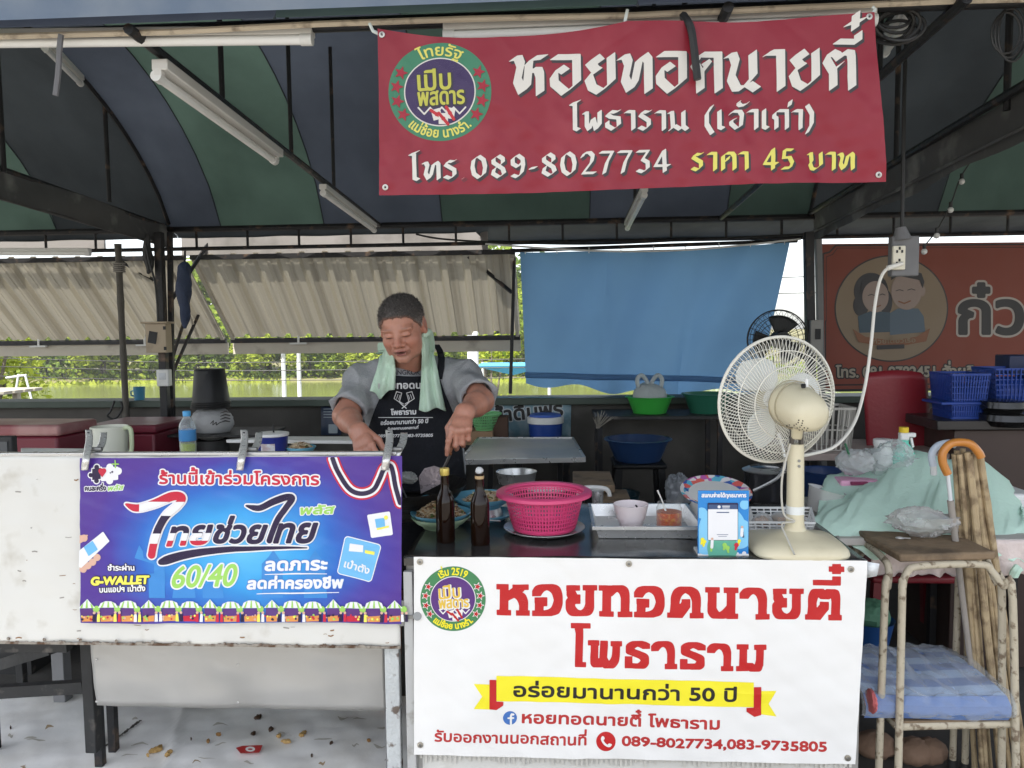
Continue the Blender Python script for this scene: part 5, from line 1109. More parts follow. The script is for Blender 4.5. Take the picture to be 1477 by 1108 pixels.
# plates of fried mussels
m_pblue = mat('melamine_blue', (.13, .37, .50), .3, .08, 8, spec=.5); m_pgreen = mat('melamine_green', (.42, .58, .38), .3, .06, 8); m_pwhite = mat('plate_white', (.78, .78, .76), .25, .03, 4)
m_food = mat('fried_food', (.40, .23, .10), .5, .5, 60, bump=.6, bsc=150, col2=(.60, .47, .30), th=.52, sc2=45); m_sprout = mat('bean_sprout', (.68, .58, .42), .4, .2, 50); m_mussel = mat('mussel', (.16, .08, .03), .4, .4, 60); m_herb = mat('herb', (.10, .16, .03), .5, .3, 40)
def plate(c, R_, h, m, root, name='plate', sy=1.):
    b = B(); b.lathe([(0, .004), (R_*.5, .004), (R_*.56, 0), (R_*.6, 0), (R_*.62, .005), (R_*.82, h*.5), (R_, h), (R_*1.0, h+.003), (R_*.96, h+.001), (R_*.8, h*.5+.004), (R_*.58, .008), (0, .008)], c, 40, sy=sy); return b.build(name, m, root, ang=60)
def heap(c, R_, h, root, seed, n=260):
    R = random.Random(seed); b = B(); b.grid(lambda u, v: (c[0]+R_*(v)*math.cos(u*6.2832), c[1]+R_*(v)*math.sin(u*6.2832), c[2]+h*(1-v**2)*(.85+.3*nz(u*6.28, v, 3, seed))), 26, 8); b.build('omelette', m_food, root)
    b = B()
    for k in range(n):
        a, q = R.uniform(0, 6.28), R_*math.sqrt(R.random())*1.02; z = h*(1-(q/R_)**2)+.002; p = Vector((c[0]+q*math.cos(a), c[1]+q*math.sin(a), c[2]+max(.0, z)))
        t = R.uniform(0, 6.28); L = R.uniform(.008, .02); d = Vector((math.cos(t), math.sin(t), R.uniform(-.3, .5)))*L; kind = R.random(); mi = 0 if kind < .5 else 1 if kind < .8 else 2 if kind < .93 else 3
        if mi in (0, 3): b.tube([p-d, p+Vector((0, 0, .004)), p+d], [.001, .0019, .001] if mi == 0 else [.001, .003, .001], 5, mi=mi)
        else: b.sphere(p+Vector((0, 0, .002)), (R.uniform(.006, .012), R.uniform(.005, .009), .0045), 7, mi, rotz(t), .25, k)
    o = b.build('topping', [m_sprout, m_food, m_mussel, m_herb], root); o['kind'] = 'stuff'
c = onz(636, 760, ZT+.002); r = thing('food_plate', 'blue plate stacked on a green one, heaped with pale fried bean sprouts', 'plate', c)
plate(c, .095, .034, m_pgreen, r, 'lower_plate'); c2 = c+Vector((0, 0, .014)); plate(c2, .098, .034, m_pblue, r); heap(c2+Vector((0, 0, .02)), .078, .045, r, 3, 420)
c = onz(625, 739, ZT+.002); c.z += .0; r = thing('food_plate', 'blue plate behind the bottle, with a white spoon on its rim', 'plate', c)
c = V(PZ(646, 736, ZT+.002)); r.location = c; plate(c, .105, .04, m_pblue, r); heap(c+Vector((0, 0, .02)), .07, .03, r, 5, 160)
p = V(P(612, 727, float(c[1])-.06)); b = B(); b.sphere(p, (.028, .02, .007), 14); b.tube([p+Vector((-.02, 0, .002)), p+Vector((-.04, -.012, .006))], [.008, .005], 8); b.build('spoon', m_pwhite, r)
c = V(PZ(696, 731, ZT+.035)); r = thing('food_plate', 'blue plate of browned mussel omelette, farthest back of the plates', 'plate', c)
B().lathe([(0, -.034), (.075, -.034), (.06, -.001), (0, -.001)], c, 24).build('stand', m_inox, r); plate(c, .105, .036, m_pblue, r); heap(c+Vector((.01, 0, .018)), .068, .03, r, 7, 260)
c = V(PZ(705, 748, ZT+.002)); r = thing('food_plate', 'empty blue plate with metal spoon beside the pink basket', 'plate', c); plate(c, .09, .02, m_pblue, r)
p = V(PZ(700, 750, ZT+.03)); b = B(); b.sphere(p, (.018, .012, .004), 12); b.tube([p, p+Vector((.05, -.03, .004))], .0025, 6); b.build('spoon', m_inox, r)
# black wok behind the plates, hot plate
m_wok = mat('black_iron', (.018, .017, .016), .45, .3, 14, metal=.5, bump=.3)
c = V(P(560, 735, 2.62)); r = thing('wok', 'large black iron frying pan in front of the cook', 'pan', (c.x+.04, 2.62, ZT+.02))
B().lathe([(0, 0), (.14, .0), (.2, .03), (.235, .075), (.235, .079), (.196, .036), (.135, .006), (0, .006)], (c.x+.04, 2.62, ZT+.03), 40).build('pan', m_wok, r)
B().shell([(.12, -.02), (.16, .0), (.16, .03), (.13, .03)], (c.x+.04, 2.62, ZT+.02), 24).build('burner', m_wok, r)
# pink colander basket on a steel plate
m_pink = mat('pink_plastic', (.78, .09, .24), .35, .06, 6, leak=.15, spec=.5)
def holes(name, base, sc_u, sc_v, zlo, zhi, duty=(.5, .62), leak=.15):
    """perforated plastic: slots cut through the sheet by transparency in object space (angle, height)"""
    m = bpy.data.materials.new(name); m.use_nodes = True; n, l = m.node_tree.nodes, m.node_tree.links; bs = n['Principled BSDF']; bs.inputs['Base Color'].default_value = (*base, 1); bs.inputs['Roughness'].default_value = .35
    tc = n.new('ShaderNodeTexCoord'); sx = n.new('ShaderNodeSeparateXYZ'); l.new(tc.outputs['Object'], sx.inputs[0])
    def mth(op, a, b_=None):
        x = n.new('ShaderNodeMath'); x.operation = op
        for i, q in enumerate((a, b_)):
            if q is None: continue
            if isinstance(q, (int, float)): x.inputs[i].default_value = q
            else: l.new(q, x.inputs[i])
        return x.outputs[0]
    an = mth('ARCTAN2', sx.outputs[1], sx.outputs[0])
    fu = mth('FRACT', mth('MULTIPLY', an, sc_u/6.28318)); fv = mth('FRACT', mth('MULTIPLY', sx.outputs[2], sc_v))
    h = mth('MULTIPLY', mth('LESS_THAN', fu, duty[0]), mth('LESS_THAN', fv, duty[1])); h = mth('MULTIPLY', h, mth('MULTIPLY', mth('GREATER_THAN', sx.outputs[2], zlo), mth('LESS_THAN', sx.outputs[2], zhi)))
    t = n.new('ShaderNodeBsdfTransparent'); tr = n.new('ShaderNodeBsdfTranslucent'); tr.inputs[0].default_value = (*base, 1); m1 = n.new('ShaderNodeMixShader'); m1.inputs[0].default_value = leak; l.new(bs.outputs[0], m1.inputs[1]); l.new(tr.outputs[0], m1.inputs[2])
    ms = n.new('ShaderNodeMixShader'); l.new(h, ms.inputs[0]); l.new(m1.outputs[0], ms.inputs[1]); l.new(t.outputs[0], ms.inputs[2]); l.new(ms.outputs[0], n['Material Output'].inputs['Surface']); return m
c = V(PZ(785, 766, ZT+.003)); r = thing('steel_plate', 'round steel plate under the pink basket', 'plate', c)
B().lathe([(0, .002), (.10, .002), (.118, .010), (.128, .014), (.128, .016), (.1, .006), (0, .006)], c, 48).build('dish', m_inox, r)
c = c+Vector((0, 0, .010)); r = thing('colander_basket', 'bright pink plastic colander basket on the cart', 'basket', c)
B().shell([(.098, .004), (.104, .02), (.124, .105), (.126, .114)], c, 72).build('wall', holes('pink_mesh', (.78, .07, .22), 76, 78, .014, .104, (.46, .66)), r)
b = B(); b.shell([(.0, .002), (.096, .0), (.10, .006)], c, 72); b.build('bottom', m_pink, r); b = B(); b.shell([(.124, .110), (.146, .112), (.149, .107), (.151, .108), (.150, .117), (.142, .122), (.126, .121), (.122, .114), (.124, .110)], c, 72); b.build('rim', m_pink, r)
# steel cup
c = V(PZ(862, 738, ZT+.002)); r = thing('steel_cup', 'tall ribbed steel cup right of the pink basket', 'cup', c)
B().lathe([(.0, .0), (.017, 0), (.021, .072), (.0215, .074), (.0205, .074), (.0165, .003), (0, .003)], c, 28).build('body', m_inox, r)
# steel tray with bowl and chilli jar
q = [V(PZ(x, y, ZT+.004)) for x, y in ((864, 776), (1004, 776), (994, 745), (858, 745))]; r = thing('steel_tray', 'rectangular steel tray holding the white bowl and chilli jar', 'tray', (q[0]+q[2])/2)
b = B(); x0_, x1_, y0_, y1_ = q[0].x, q[1].x, q[0].y, q[3].y; z0 = ZT+.004; o_ = .012; hz = .040
b.add([(x0_, y0_, z0), (x1_, y0_, z0), (x1_, y1_, z0), (x0_, y1_, z0), (x0_-o_, y0_-o_, z0+hz), (x1_+o_, y0_-o_, z0+hz), (x1_+o_, y1_+o_, z0+hz), (x0_-o_, y1_+o_, z0+hz), (x0_-o_*1.8, y0_-o_*1.8, z0+hz), (x1_+o_*1.8, y0_-o_*1.8, z0+hz), (x1_+o_*1.8, y1_+o_*1.8, z0+hz), (x0_-o_*1.8, y1_+o_*1.8, z0+hz), (x0_-o_*1.8, y0_-o_*1.8, z0+hz-.01), (x1_+o_*1.8, y0_-o_*1.8, z0+hz-.01)],
      [(0, 1, 2, 3), (0, 4, 5, 1), (1, 5, 6, 2), (2, 6, 7, 3), (3, 7, 4, 0), (4, 8, 9, 5), (5, 9, 10, 6), (6, 10, 11, 7), (7, 11, 8, 4), (8, 12, 13, 9)])
b.build('dish', m_inox, r, smooth=False, solid=.0016, bevel=.003)
c = V(PZ(910, 760, z0+.002)); r = thing('white_bowl', 'pale pink white bowl with a black mark in the steel tray', 'bowl', c)
B().lathe([(q_*1.12, z_*1.16) for q_, z_ in [(0, .0), (.024, 0), (.03, .003), (.042, .03), (.0495, .062), (.0505, .064), (.0485, .065), (.040, .03), (.026, .007), (0, .006)]], c, 40).build('bowl', mat('bowl_pinkwhite', (.78, .70, .71), .3, .03), r, ang=60)
pm = V(P(921, 735, float(c[1])-.003)); b = B(); b.tube([pm+Vector((-.005, .047, .004)), pm+Vector((.0, .047, -.002)), pm+Vector((.004, .046, -.012))], [.002, .004, .002], 6); b.build('mark', i_blk, r)
c = V(PZ(965, 762, z0+.002)); r = thing('chilli_jar', 'glass jar of red chilli sauce in the steel tray', 'jar', c)
m_glass = mat('clear_glass', (.95, .96, .96), .05, .0, 3, trans=1.0, ior=1.3); m_chili = mat('chilli_sauce', (.50, .075, .012), .35, .4, 70, bump=.6, bsc=160, col2=(.62, .26, .05), th=.56, sc2=90)
B().lathe([(0, .003), (.036, .003), (.039, .007), (.039, .054), (0, .056)], c, 32).build('sauce', m_chili, r)
b = B(); b.shell([(.039, .0), (.0405, .005), (.0405, .066), (.036, .072), (.036, .082), (.037, .083)], c, 32); b.build('glass', film('jar_glass', (.92, .94, .93), .85, .05, .0), r)
B().tube([c+Vector((-.005, 0, .04)), c+Vector((-.022, .012, .09)), c+Vector((-.034, .018, .118))], [.0035, .0022, .003], 8).build('spoon', m_inox, r)
# payment stand: the square code itself is left out
q = V(PZ(1042, 803, ZT)); Yq = q.y+.005; r = thing('payment_stand', 'upright blue payment card with white panel at the front of the cart', 'stand', (q.x, Yq, ZT))
def qb(px, py): return P(px, py, Yq)
a_, b_ = qb(1007, 708), qb(1080, 804); B().box(((a_[0]+b_[0])/2, Yq+.004, (a_[2]+b_[2])/2), (b_[0]-a_[0], .005, a_[2]-b_[2])).build('card', vinyl('card_blue', (.03, .24, .62), rough=.15), r, bevel=.002)
B().box(((a_[0]+b_[0])/2, Yq+.035, ZT+.004), (b_[0]-a_[0], .07, .005)).build('foot', m_pwhite, r)
qs = layer_surf(qb, .0005); a = Art(); bx = lambda: Fld(1005, 704, 1083, 806, .5); R = random.Random(4)
for cs, mi in ((((1018, 780, 20), (1065, 770, 22), (1012, 740, 8), (1074, 728, 7), (1042, 763, 34)), 1), (((1042, 790, 22), (1030, 797, 9)), 2)):
    f = bx()
    for x, y, rr in cs: f.circ((x, y), rr)
    a.emit(f, 0, mi, mi, clip=Fld(1005, 704, 1083, 806, .5).poly([(1008, 722), (1079, 722), (1079, 803), (1008, 803)], 99))
a.emit(bx().poly([(1022, 727), (1063, 727), (1063, 778), (1022, 778)]), 1.5, 2, 3); a.emit(bx().poly([(1022, 735), (1063, 735), (1063, 778), (1022, 778)]), .8, 3, 0); a.emit(bx().poly([(1022, 728), (1063, 728), (1063, 734), (1022, 734)]), .4, 3.5, 4)
a.emit(bx().circ((1037, 731), 2.2), 0, 4, 0); a.emit(bx().line([(1042, 730), (1052, 730)], .6).line([(1042, 732.5), (1052, 732.5)], .5), 0, 4, 0); a.emit(bx().line([(1034, 739), (1051, 739)], .7), 0, 4, 4); a.emit(bx().line([(1034, 771), (1050, 771)], .35).line([(1036, 773.5), (1048, 773.5)], .3), 0, 4, 4)
for x, y, mi in ((1016, 781, 5), (1013, 778, 5), (1026, 788, 6), (1035, 787, 2), (1045, 786, 6), (1055, 784, 2), (1066, 780, 5), (1070, 768, 4), (1049, 790, 6), (1062, 786, 7)): a.emit(bx().circ((x, y), R.uniform(2.2, 3.6)).line([(x, y), (x+R.uniform(-2, 2), y+6)], 1.6), 0, 4.5, mi)
for x, y, mi in ((1027, 780, 8), (1070, 763, 8)): a.emit(bx().circ((x, y-3), 1.8), 0, 5.4, 8); a.emit(bx().line([(x, y), (x-.5, y+9)], 2.1), 0, 5, 0)
a.emit(textf('สแกนจ่ายได้ทุกธนาคาร', (1012, 717), (1076, 717), 4.2, h=.4), .35, 3, 0); a.emit(bx().circ((1064, 798), 1.5).circ((1073, 798), 3), 0, 4, 0)
a.build('print', [i_pw, vinyl('card_sky', (.22, .56, .82), rough=.2), vinyl('card_green', (.12, .42, .30)), i_navy, vinyl('card_ink', (.05, .09, .2)), i_yel, i_pgrn, i_crim, i_skin], r, qs)

# ---------------------------------------------------------------- cream table fan, seen from behind
m_fan = mat('fan_cream', (.66, .60, .43), .38, .05, 5, col2=(.5, .44, .3), th=.7); m_grd = mat('fan_guard', (.74, .72, .64), .35, .05, 9); m_blade = mat('fan_blade', (.84, .87, .86), .3, .04, 4, leak=.15)
cb = V(PZ(1146, 792, ZT+.001)); Yf = cb.y+.005; r = thing('table_fan', 'cream table fan standing at the right end of the cart', 'fan', cb)
b = B(); b.sphere((0, 0, 0), 1, 40)
def sq(v, p_=4.): return math.copysign(abs(v)**(2/p_), v)
wx, wy = .130, .115
b = B(); prof_ = [(1.0, 0), (1.02, .006), (1.0, .016), (.9, .030), (.6, .040), (.42, .046), (.24, .056), (.20, .07), (.19, .075)]
vs = []; n_ = 48
for s_, z in prof_:
    for k in range(n_):
        a = 2*math.pi*k/n_; e = 4.5 if s_ > .6 else 2.
        vs.append((cb.x+wx*s_*sq(math.cos(a), e), cb.y+wy*s_*sq(math.sin(a), e), ZT+.002+z))
b.add(vs, [(i*n_+k, i*n_+(k+1) % n_, (i+1)*n_+(k+1) % n_, (i+1)*n_+k) for i in range(len(prof_)-1) for k in range(n_)]+[tuple((len(prof_)-1)*n_+k for k in range(n_))]); b.build('base', m_fan, r)
px_top = V(P(1140, 640, Yf)); b = B(); b.lathe([(.027, .06), (.0245, .09), (.0225, px_top.z-ZT-.02), (.021, px_top.z-ZT)], (cb.x, cb.y, ZT), 28); b.build('column', m_fan, r)
B().lathe([(.0255, .105), (.0255, .128)], (cb.x, cb.y, ZT), 24).build('collar', m_blade, r)
hub = V(P(1137, 600, Yf-.0)); 
b = B()
for s in (-1, 1): b.bar((cb.x+s*.014, Yf-.004, px_top.z-.03), (cb.x+s*.012, Yf-.012, px_top.z+.045), .008, .02)
b.build('neck_bracket', mat('fan_dark', (.10, .09, .08), .5, metal=.5), r); 
for dz in (-.045, -.06): B().cyl((cb.x+.002, cb.y-.022, px_top.z+dz), (cb.x+.002, cb.y-.026, px_top.z+dz), .004, n=10).build('screw', m_iron, r)
gc = V(P(1121, 577, Yf+.055)); ax = Vector((-.27, .95, .07)).normalized()      # towards the front of the fan
zz = Vector((0, 0, 1)); gx = ax.cross(zz).normalized(); gz = gx.cross(ax); FM = Matrix((gx, gz, ax)).transposed(); RG = .183
def fp(rr, a, d): return gc+FM @ Vector((rr*math.cos(a), rr*math.sin(a), d))
def cage(name, prof_c, nw, twist, ringr):
    b = B()
    for k in range(nw):
        a0 = 2*math.pi*k/nw; b.tube([fp(rr, a0+twist*(1-rr/RG)**1., d) for rr, d in prof_c], .00125, 5, cap=False)
    for rr, d in ringr: b.tube([fp(rr, 2*math.pi*k/60, d) for k in range(60)], .0016, 6, closed=True)
    return b.build(name, m_grd, r)
cage('rear_guard', [(.055, -.062), (.09, -.060), (.125, -.053), (.155, -.038), (.174, -.02), (RG, .0)], 96, .55, [(.055, -.062), (.105, -.0585), (.148, -.043)])
cage('front_guard', [(.03, .058), (.07, .057), (.11, .050), (.15, .035), (.172, .018), (RG, .0)], 84, -.5, [(.03, .058), (.09, .055), (.145, .038)])
B().tube([fp(RG+.001, 2*math.pi*k/72, 0) for k in range(72)], .0048, 8, closed=True).build('guard_ring', m_grd, r)
B().lathe([(0, .0615), (.034, .06), (.036, .056), (0, .054)], gc, 30, FM).build('badge', m_fan, r)
for k in range(3):
    b = B(); a0 = 2.1+k*2.094
    def bl(u, v):
        rr = .03+.125*v; w = (.46+.56*math.sin(math.pi*min(1, v*1.0+.12))**.8)*(1-.30*max(0, v-.75)*4*.5); an = a0+(u-.5)*2*w*(.62 if v > .2 else .5)+.25*v
        if v > .85: rr -= .05*(v-.85)*abs(u-.5)*4
        return fp(rr, an, .020+(u-.5)*.034*(1-.3*v))
    b.grid(bl, 14, 14); b.build('blade', m_blade, r, solid=.0018)
B().lathe([(0, .036), (.02, .034), (.03, .026), (.032, -.0), (0, 0)], gc, 24, FM).build('spinner', m_blade, r)
# motor housing
b = B(); vs = []; prof_m = [(.060, -.056), (.066, -.066), (.066, -.085), (.064, -.095), (.065, -.1), (.063, -.125), (.058, -.155), (.048, -.178), (.03, -.19), (.0, -.193)]
b.lathe(prof_m, gc, 40, FM, sy=.93)
for i in range(len(b.v)):
    d = FM.transposed() @ (Vector(b.v[i])-gc)
    if d.z < -.1: b.v[i] = tuple(Vector(b.v[i])+FM @ Vector((0, -.016*(-d.z-.1)/.09, 0)))
b.build('motor_housing', m_fan, r)
b = B(); b.tube([fp(.0668, 2*math.pi*k/48, -.097) for k in range(48)], .0016, 6, closed=True); b.tube([fp(.0665, 2*math.pi*k/48, -.066) for k in range(48)], .0012, 6, closed=True); b.build('housing_seam', mat('seam_tan', (.38, .33, .22), .5), r)
b = B()
for i in range(4):
    for j in range(6):
        if i > 1 and j < 3: continue
        p = FM @ Vector((-.044+i*.0085-.0, -.012-j*.0075, 0)); rr = math.hypot(-.044+i*.0085, -.012-j*.0075); 
        d = -.193+.0; dd = np.interp(rr, [0, .03, .048, .058, .063], [.193, .19, .178, .155, .125]); b.sphere(gc+FM @ Vector((-.044+i*.0085, (-.012-j*.0075)*.93-.016*(dd-.1)/.09, -dd)), .0021, 6)
b.build('vent_hole', m_dark, r).data['n'] = 1
kn = fp(.064, math.pi/2, -.14); B().cyl(kn-Vector((0, 0, .006)), kn+Vector((0, 0, .016)), .005, n=12).build('knob', m_pwhite, r); B().cyl(kn+Vector((-.01, -.006, -.006)), kn+Vector((-.012, -.009, .001)), .0065, n=12).build('knob_hole', m_dark, r)
B().bar(gc+FM @ Vector((0, -.03, -.11)), (cb.x, Yf-.006, px_top.z+.02), .03, .03).build('pivot', m_fan, r, bevel=.006)
m_cord = mat('cord_white', (.74, .72, .66), .45, .04, 5)
B().tube(smoothpts([P(1140, 662, Yf-.01)+np.array([0, .03, 0]), P(1170, 655, 2.36), P(1205, 643, 2.42), P(1232, 610, 2.5), P(1247, 560, 2.55), P(1256, 500, 2.57), P(1262, 440, 2.59), P(1270, 402, 2.6), P(1282, 386, 2.6), P(1300, 381, 2.603)], 10), .0052, 8).build('cord', m_cord, r)
B().cyl(P(1280, 387, 2.6), P(1302, 380, 2.603), .009, .006, 10).build('plug', m_cord, r)
B().tube(smoothpts([P(1140, 640, Yf-.03), P(1128, 690, Yf-.028), P(1130, 740, Yf-.032), P(1146, 752, Yf-.032), P(1128, 756, Yf-.045), P(1136, 778, Yf-.09), P(1146, 800, Yf-.13)], 8), .003, 6).build('lead', mat('lead_grey', (.5, .48, .42), .5), r)
# black wall fan far behind
c = V(P(1122, 490, 4.5)); r = thing('wall_fan', 'black fan behind the cream fan, against the bright gap', 'fan', c)
b = B()
for rr, d in ((.17, 0), (.168, .03), (.165, -.03), (.13, .045), (.09, .05), (.13, -.045)): b.tube([c+Vector((rr*math.cos(t), d, rr*math.sin(t))) for t in np.linspace(0, 2*math.pi, 40)[:-1]], .004 if d == 0 else .002, 6, closed=True)
for k in range(30):
    t = k*.2094; b.tube([c+Vector((rr*math.cos(t), d, rr*math.sin(t))) for rr, d in ((.03, -.05), (.09, -.05), (.14, -.04), (.17, 0), (.14, .04), (.09, .05), (.03, .05))], .0013, 4, cap=False)
b.build('guard', m_wire, r)
for k in range(3):
    a0 = 1.3+k*2.094; b = B(); b.grid(lambda u, v: c+Vector(((.03+.11*v)*math.cos(a0+(u-.5)*1.3), (u-.5)*.03, (.03+.11*v)*math.sin(a0+(u-.5)*1.3))), 8, 5); b.build('blade', m_wire, r, solid=.002)
B().lathe([(0, -.12), (.045, -.11), (.05, -.05), (.05, .0), (0, 0)], c, 20, Matrix.Rotation(math.pi/2, 3, 'X') @ Matrix.Scale(-1, 3)).build('motor', m_wire, r); B().bar(c+Vector((.03, .04, -.03)), V(P(1170, 520, 4.52)), .03).build('arm', m_wire, r)

# ---------------------------------------------------------------- right end of the cart: basket, boxes, cloth, bags
m_wplast = mat('white_plastic', (.74, .74, .73), .35, .04, 5)
def gridbox(name, c4, hz, m, root, t=.0035, nx_=9, ny_=3, lean=.012):
    """open-lattice basket wall with real bars"""
    b = B(); z0 = c4[0].z; n = 4
    for k in range(4):
        p, q = c4[k], c4[(k+1) % 4]; cen_ = sum(c4, Vector())/4
        def pt(u, v): x = p.lerp(q, u); o = (x-cen_); o.z = 0; return x+o.normalized()*lean*v+Vector((0, 0, hz*v))
        for i in range(nx_+1): b.bar(pt(i/nx_, 0), pt(i/nx_, 1), t)
        for j in range(ny_+1): b.bar(pt(0, j/ny_), pt(1, j/ny_), t*(1.8 if j in (0, ny_) else 1))
    b.add(c4, [(0, 1, 2, 3)]); return b.build(name, m, root)
q = [V(PZ(x, y, ZT+.006)) for x, y in ((1082, 768), (1170, 769), (1166, 748), (1086, 748))]; r = thing('lattice_basket', 'white lattice basket of packed snacks behind the fan column', 'basket', (q[0]+q[2])/2); gridbox('basket', q, .034, m_wplast, r)
m_snack = mat('snack_brown', (.38, .19, .08), .4, .4, 40, bump=.5, bsc=90); m_bag = film('bag_clear', (.86, .89, .89), .64, .10, .4, 20)
for i, (x, y) in enumerate(((1100, 752), (1126, 750), (1150, 753))):
    c = V(PZ(x, y, ZT+.03)); o = thing('snack_pack', ('left', 'middle', 'right')[i]+' clear pack of brown snacks in the lattice basket', 'snack', c, 'snack packs in the basket')
    B().sphere(c, (.028, .028, .018), 12, dis=.15, sd=i).build('food', m_snack, o); B().sphere(c+Vector((0, 0, .003)), (.032, .032, .023), 12, dis=.12, sd=i+5).build('film', m_bag, o)
# decorated plate standing behind payment card, steel pot under it
c = V(P(1032, 716, 2.62)); r = thing('enamel_plate', 'large patterned enamel plate with coloured rim behind the payment card', 'plate', c)
T = Matrix.Rotation(rad(16), 3, 'X'); b = B(); b.lathe([(0, .0), (.075, .0), (.09, .012)], c, 48, T); b.build('well', m_pwhite, r)
m_pat = bpy.data.materials.new('rim_pattern'); m_pat.use_nodes = True; n, l = m_pat.node_tree.nodes, m_pat.node_tree.links; vo = n.new('ShaderNodeTexVoronoi'); vo.inputs['Scale'].default_value = 42; tc = n.new('ShaderNodeTexCoord'); l.new(tc.outputs['Object'], vo.inputs['Vector']); cr = n.new('ShaderNodeValToRGB'); cr.color_ramp.interpolation = 'CONSTANT'
cc = ((0, (.75, .72, .72)), (.3, (.05, .12, .4)), (.45, (.72, .14, .12)), (.6, (.8, .78, .75)), (.75, (.12, .45, .6)), (.88, (.5, .12, .4)))
cr.color_ramp.elements[0].color = (*cc[0][1], 1); cr.color_ramp.elements[1].position = .3; cr.color_ramp.elements[1].color = (*cc[1][1], 1)
for p_, c_ in cc[2:]: e = cr.color_ramp.elements.new(p_); e.color = (*c_, 1)
sp = n.new('ShaderNodeSeparateColor'); l.new(vo.outputs['Color'], sp.inputs[0]); l.new(sp.outputs[0], cr.inputs[0]); l.new(cr.outputs[0], n['Principled BSDF'].inputs['Base Color']); n['Principled BSDF'].inputs['Roughness'].default_value = .2
b = B(); b.shell([(.09, .012), (.117, .022), (.119, .021), (.09, .009)], c, 48, T); b.build('rim', m_pat, r); B().lathe([(0, -.10), (.085, -.1), (.09, -.04), (.07, -.004), (0, -.004)], c, 32).build('bowl_below', m_pwhite, r)
# black and steel pot behind
c = V(P(1104, 700, 3.0)); r = thing('steel_pot', 'dark steel pot with handle behind the fan column', 'pot', (c.x, 3.0, .80))
B().lathe([(0, 0), (.075, 0), (.085, .02), (.08, .11), (.085, .125), (.05, .14), (0, .142)], (c.x, 3.0, .80), 32).build('body', mat('pot_dark', (.05, .05, .055), .25, .2, 6, metal=.6), r); B().shell([(.08, .12), (.088, .128), (.06, .14), (.078, .124)], (c.x, 3.0, .803), 32).build('lid_ring', m_inox, r)
B().tube(smoothpts([V((c.x, 3, .86))+Vector(v) for v in ((-.06, -.06, 0), (.02, -.1, .06), (.05, -.08, .12), (.03, -.06, .22))], 6), .006, 8).build('handle', m_inox, r)
# low table carrying boxes and the mint cloth
zt2 = .80; r = thing('side_table', 'low table under the mint cloth right of the cart', 'table', (1.25, 2.75, 0))
B().box((1.36, 2.80, zt2-.012), (.92, .62, .024)).build('top', mat('table_pale', (.52, .5, .46), .6, .1, 8), r, bevel=.003)
for x, y in ((.93, 3.08), (1.78, 2.53), (1.78, 3.08), (.93, 2.53)): B().box((x, y, zt2/2-.012), (.03, .03, zt2-.026)).build('leg', m_steel, r)
m_lace = mat('lace_cloth', (.70, .60, .57), .8, .2, 30, bump=.6, bsc=60); b = B(); b.grid(lambda u, v: (1.0+.82*u, 2.485+.012*math.sin(u*70)*v, zt2-.002-.11*v-.01*math.sin(u*55)**2*v), 90, 8); b.build('lace_frill', m_lace, r, solid=.002)
m_mint = mat('mint_cloth', (.68, .90, .78), .8, .08, 4, bump=.3, bsc=50, leak=.2)
rows = [[(1195, 690, 2.95), (1245, 680, 2.98), (1288, 668, 3.0), (1330, 655, 3.02), (1372, 664, 3.02), (1415, 668, 3.02), (1452, 690, 2.98)],
        [(1187, 712, 2.80), (1235, 700, 2.84), (1285, 683, 2.88), (1335, 664, 2.92), (1375, 666, 2.92), (1425, 672, 2.92), (1462, 705, 2.88)],
        [(1178, 735, 2.66), (1228, 722, 2.68), (1282, 708, 2.72), (1335, 698, 2.76), (1385, 700, 2.76), (1436, 706, 2.76), (1478, 735, 2.74)],
        [(1174, 752, 2.56), (1215, 752, 2.56), (1275, 748, 2.56), (1335, 750, 2.57), (1390, 755, 2.57), (1446, 760, 2.57), (1495, 770, 2.57)],
        [(1180, 764, 2.52), (1212, 782, 2.50), (1248, 798, 2.485), (1330, 800, 2.48), (1395, 800, 2.48), (1462, 812, 2.47), (1500, 830, 2.47)]]
CP = np.array([[P(*q) for q in row] for row in rows])
def patch(CP, u, v):
    def cr_(p, t):
        n = len(p)-1; x = min(max(t*n, 0), n-1e-6); i = int(x); t = x-i; g = lambda k: p[min(max(k, 0), n)]
        a, b_, c_, d = g(i-1), g(i), g(i+1), g(i+2); return .5*((2*b_)+(c_-a)*t+(2*a-5*b_+4*c_-d)*t*t+(3*b_-a-3*c_+d)*t**3)
    return cr_([cr_(list(rw), u) for rw in CP], v)
def mint(u, v):
    p = patch(CP, u, v); p = p.copy(); f = .016*math.sin(u*17+5*v)+.007*math.sin(u*41-5*v+1)+.012*math.sin((u+v*.8)*13)+.004*math.sin(u*80+v*20)+.016*math.exp(-abs(math.sin(u*8+3.2*v+.6*math.sin(v*6)))/.12)+.010*math.exp(-abs(math.sin(u*5-4*v+1))/.10); p[2] += f*(.4+.6*v)*.8; p[1] += f*.9; return p
b = B(); b.grid(mint, 110, 56); o = b.build('mint_cloth', m_mint, solid=.002); tag(o, 'mint green cloth draped over the heap at the right', 'cloth')
wire('cloth_corner', 'mint cloth corner drooping below the lace table edge at the right', [P(1462, 830, 2.46), P(1466, 822, 2.45), P(1470, 818, 2.45)], .014, m_mint, 'cloth')
# pale box under the cloth: heap that carries it
r = thing('covered_box', 'white box hidden under the mint cloth', 'box', (1.45, 2.92, zt2)); B().box((1.50, 2.90, zt2+.04), (.40, .20, .075)).build('body', m_wplast, r, bevel=.01)
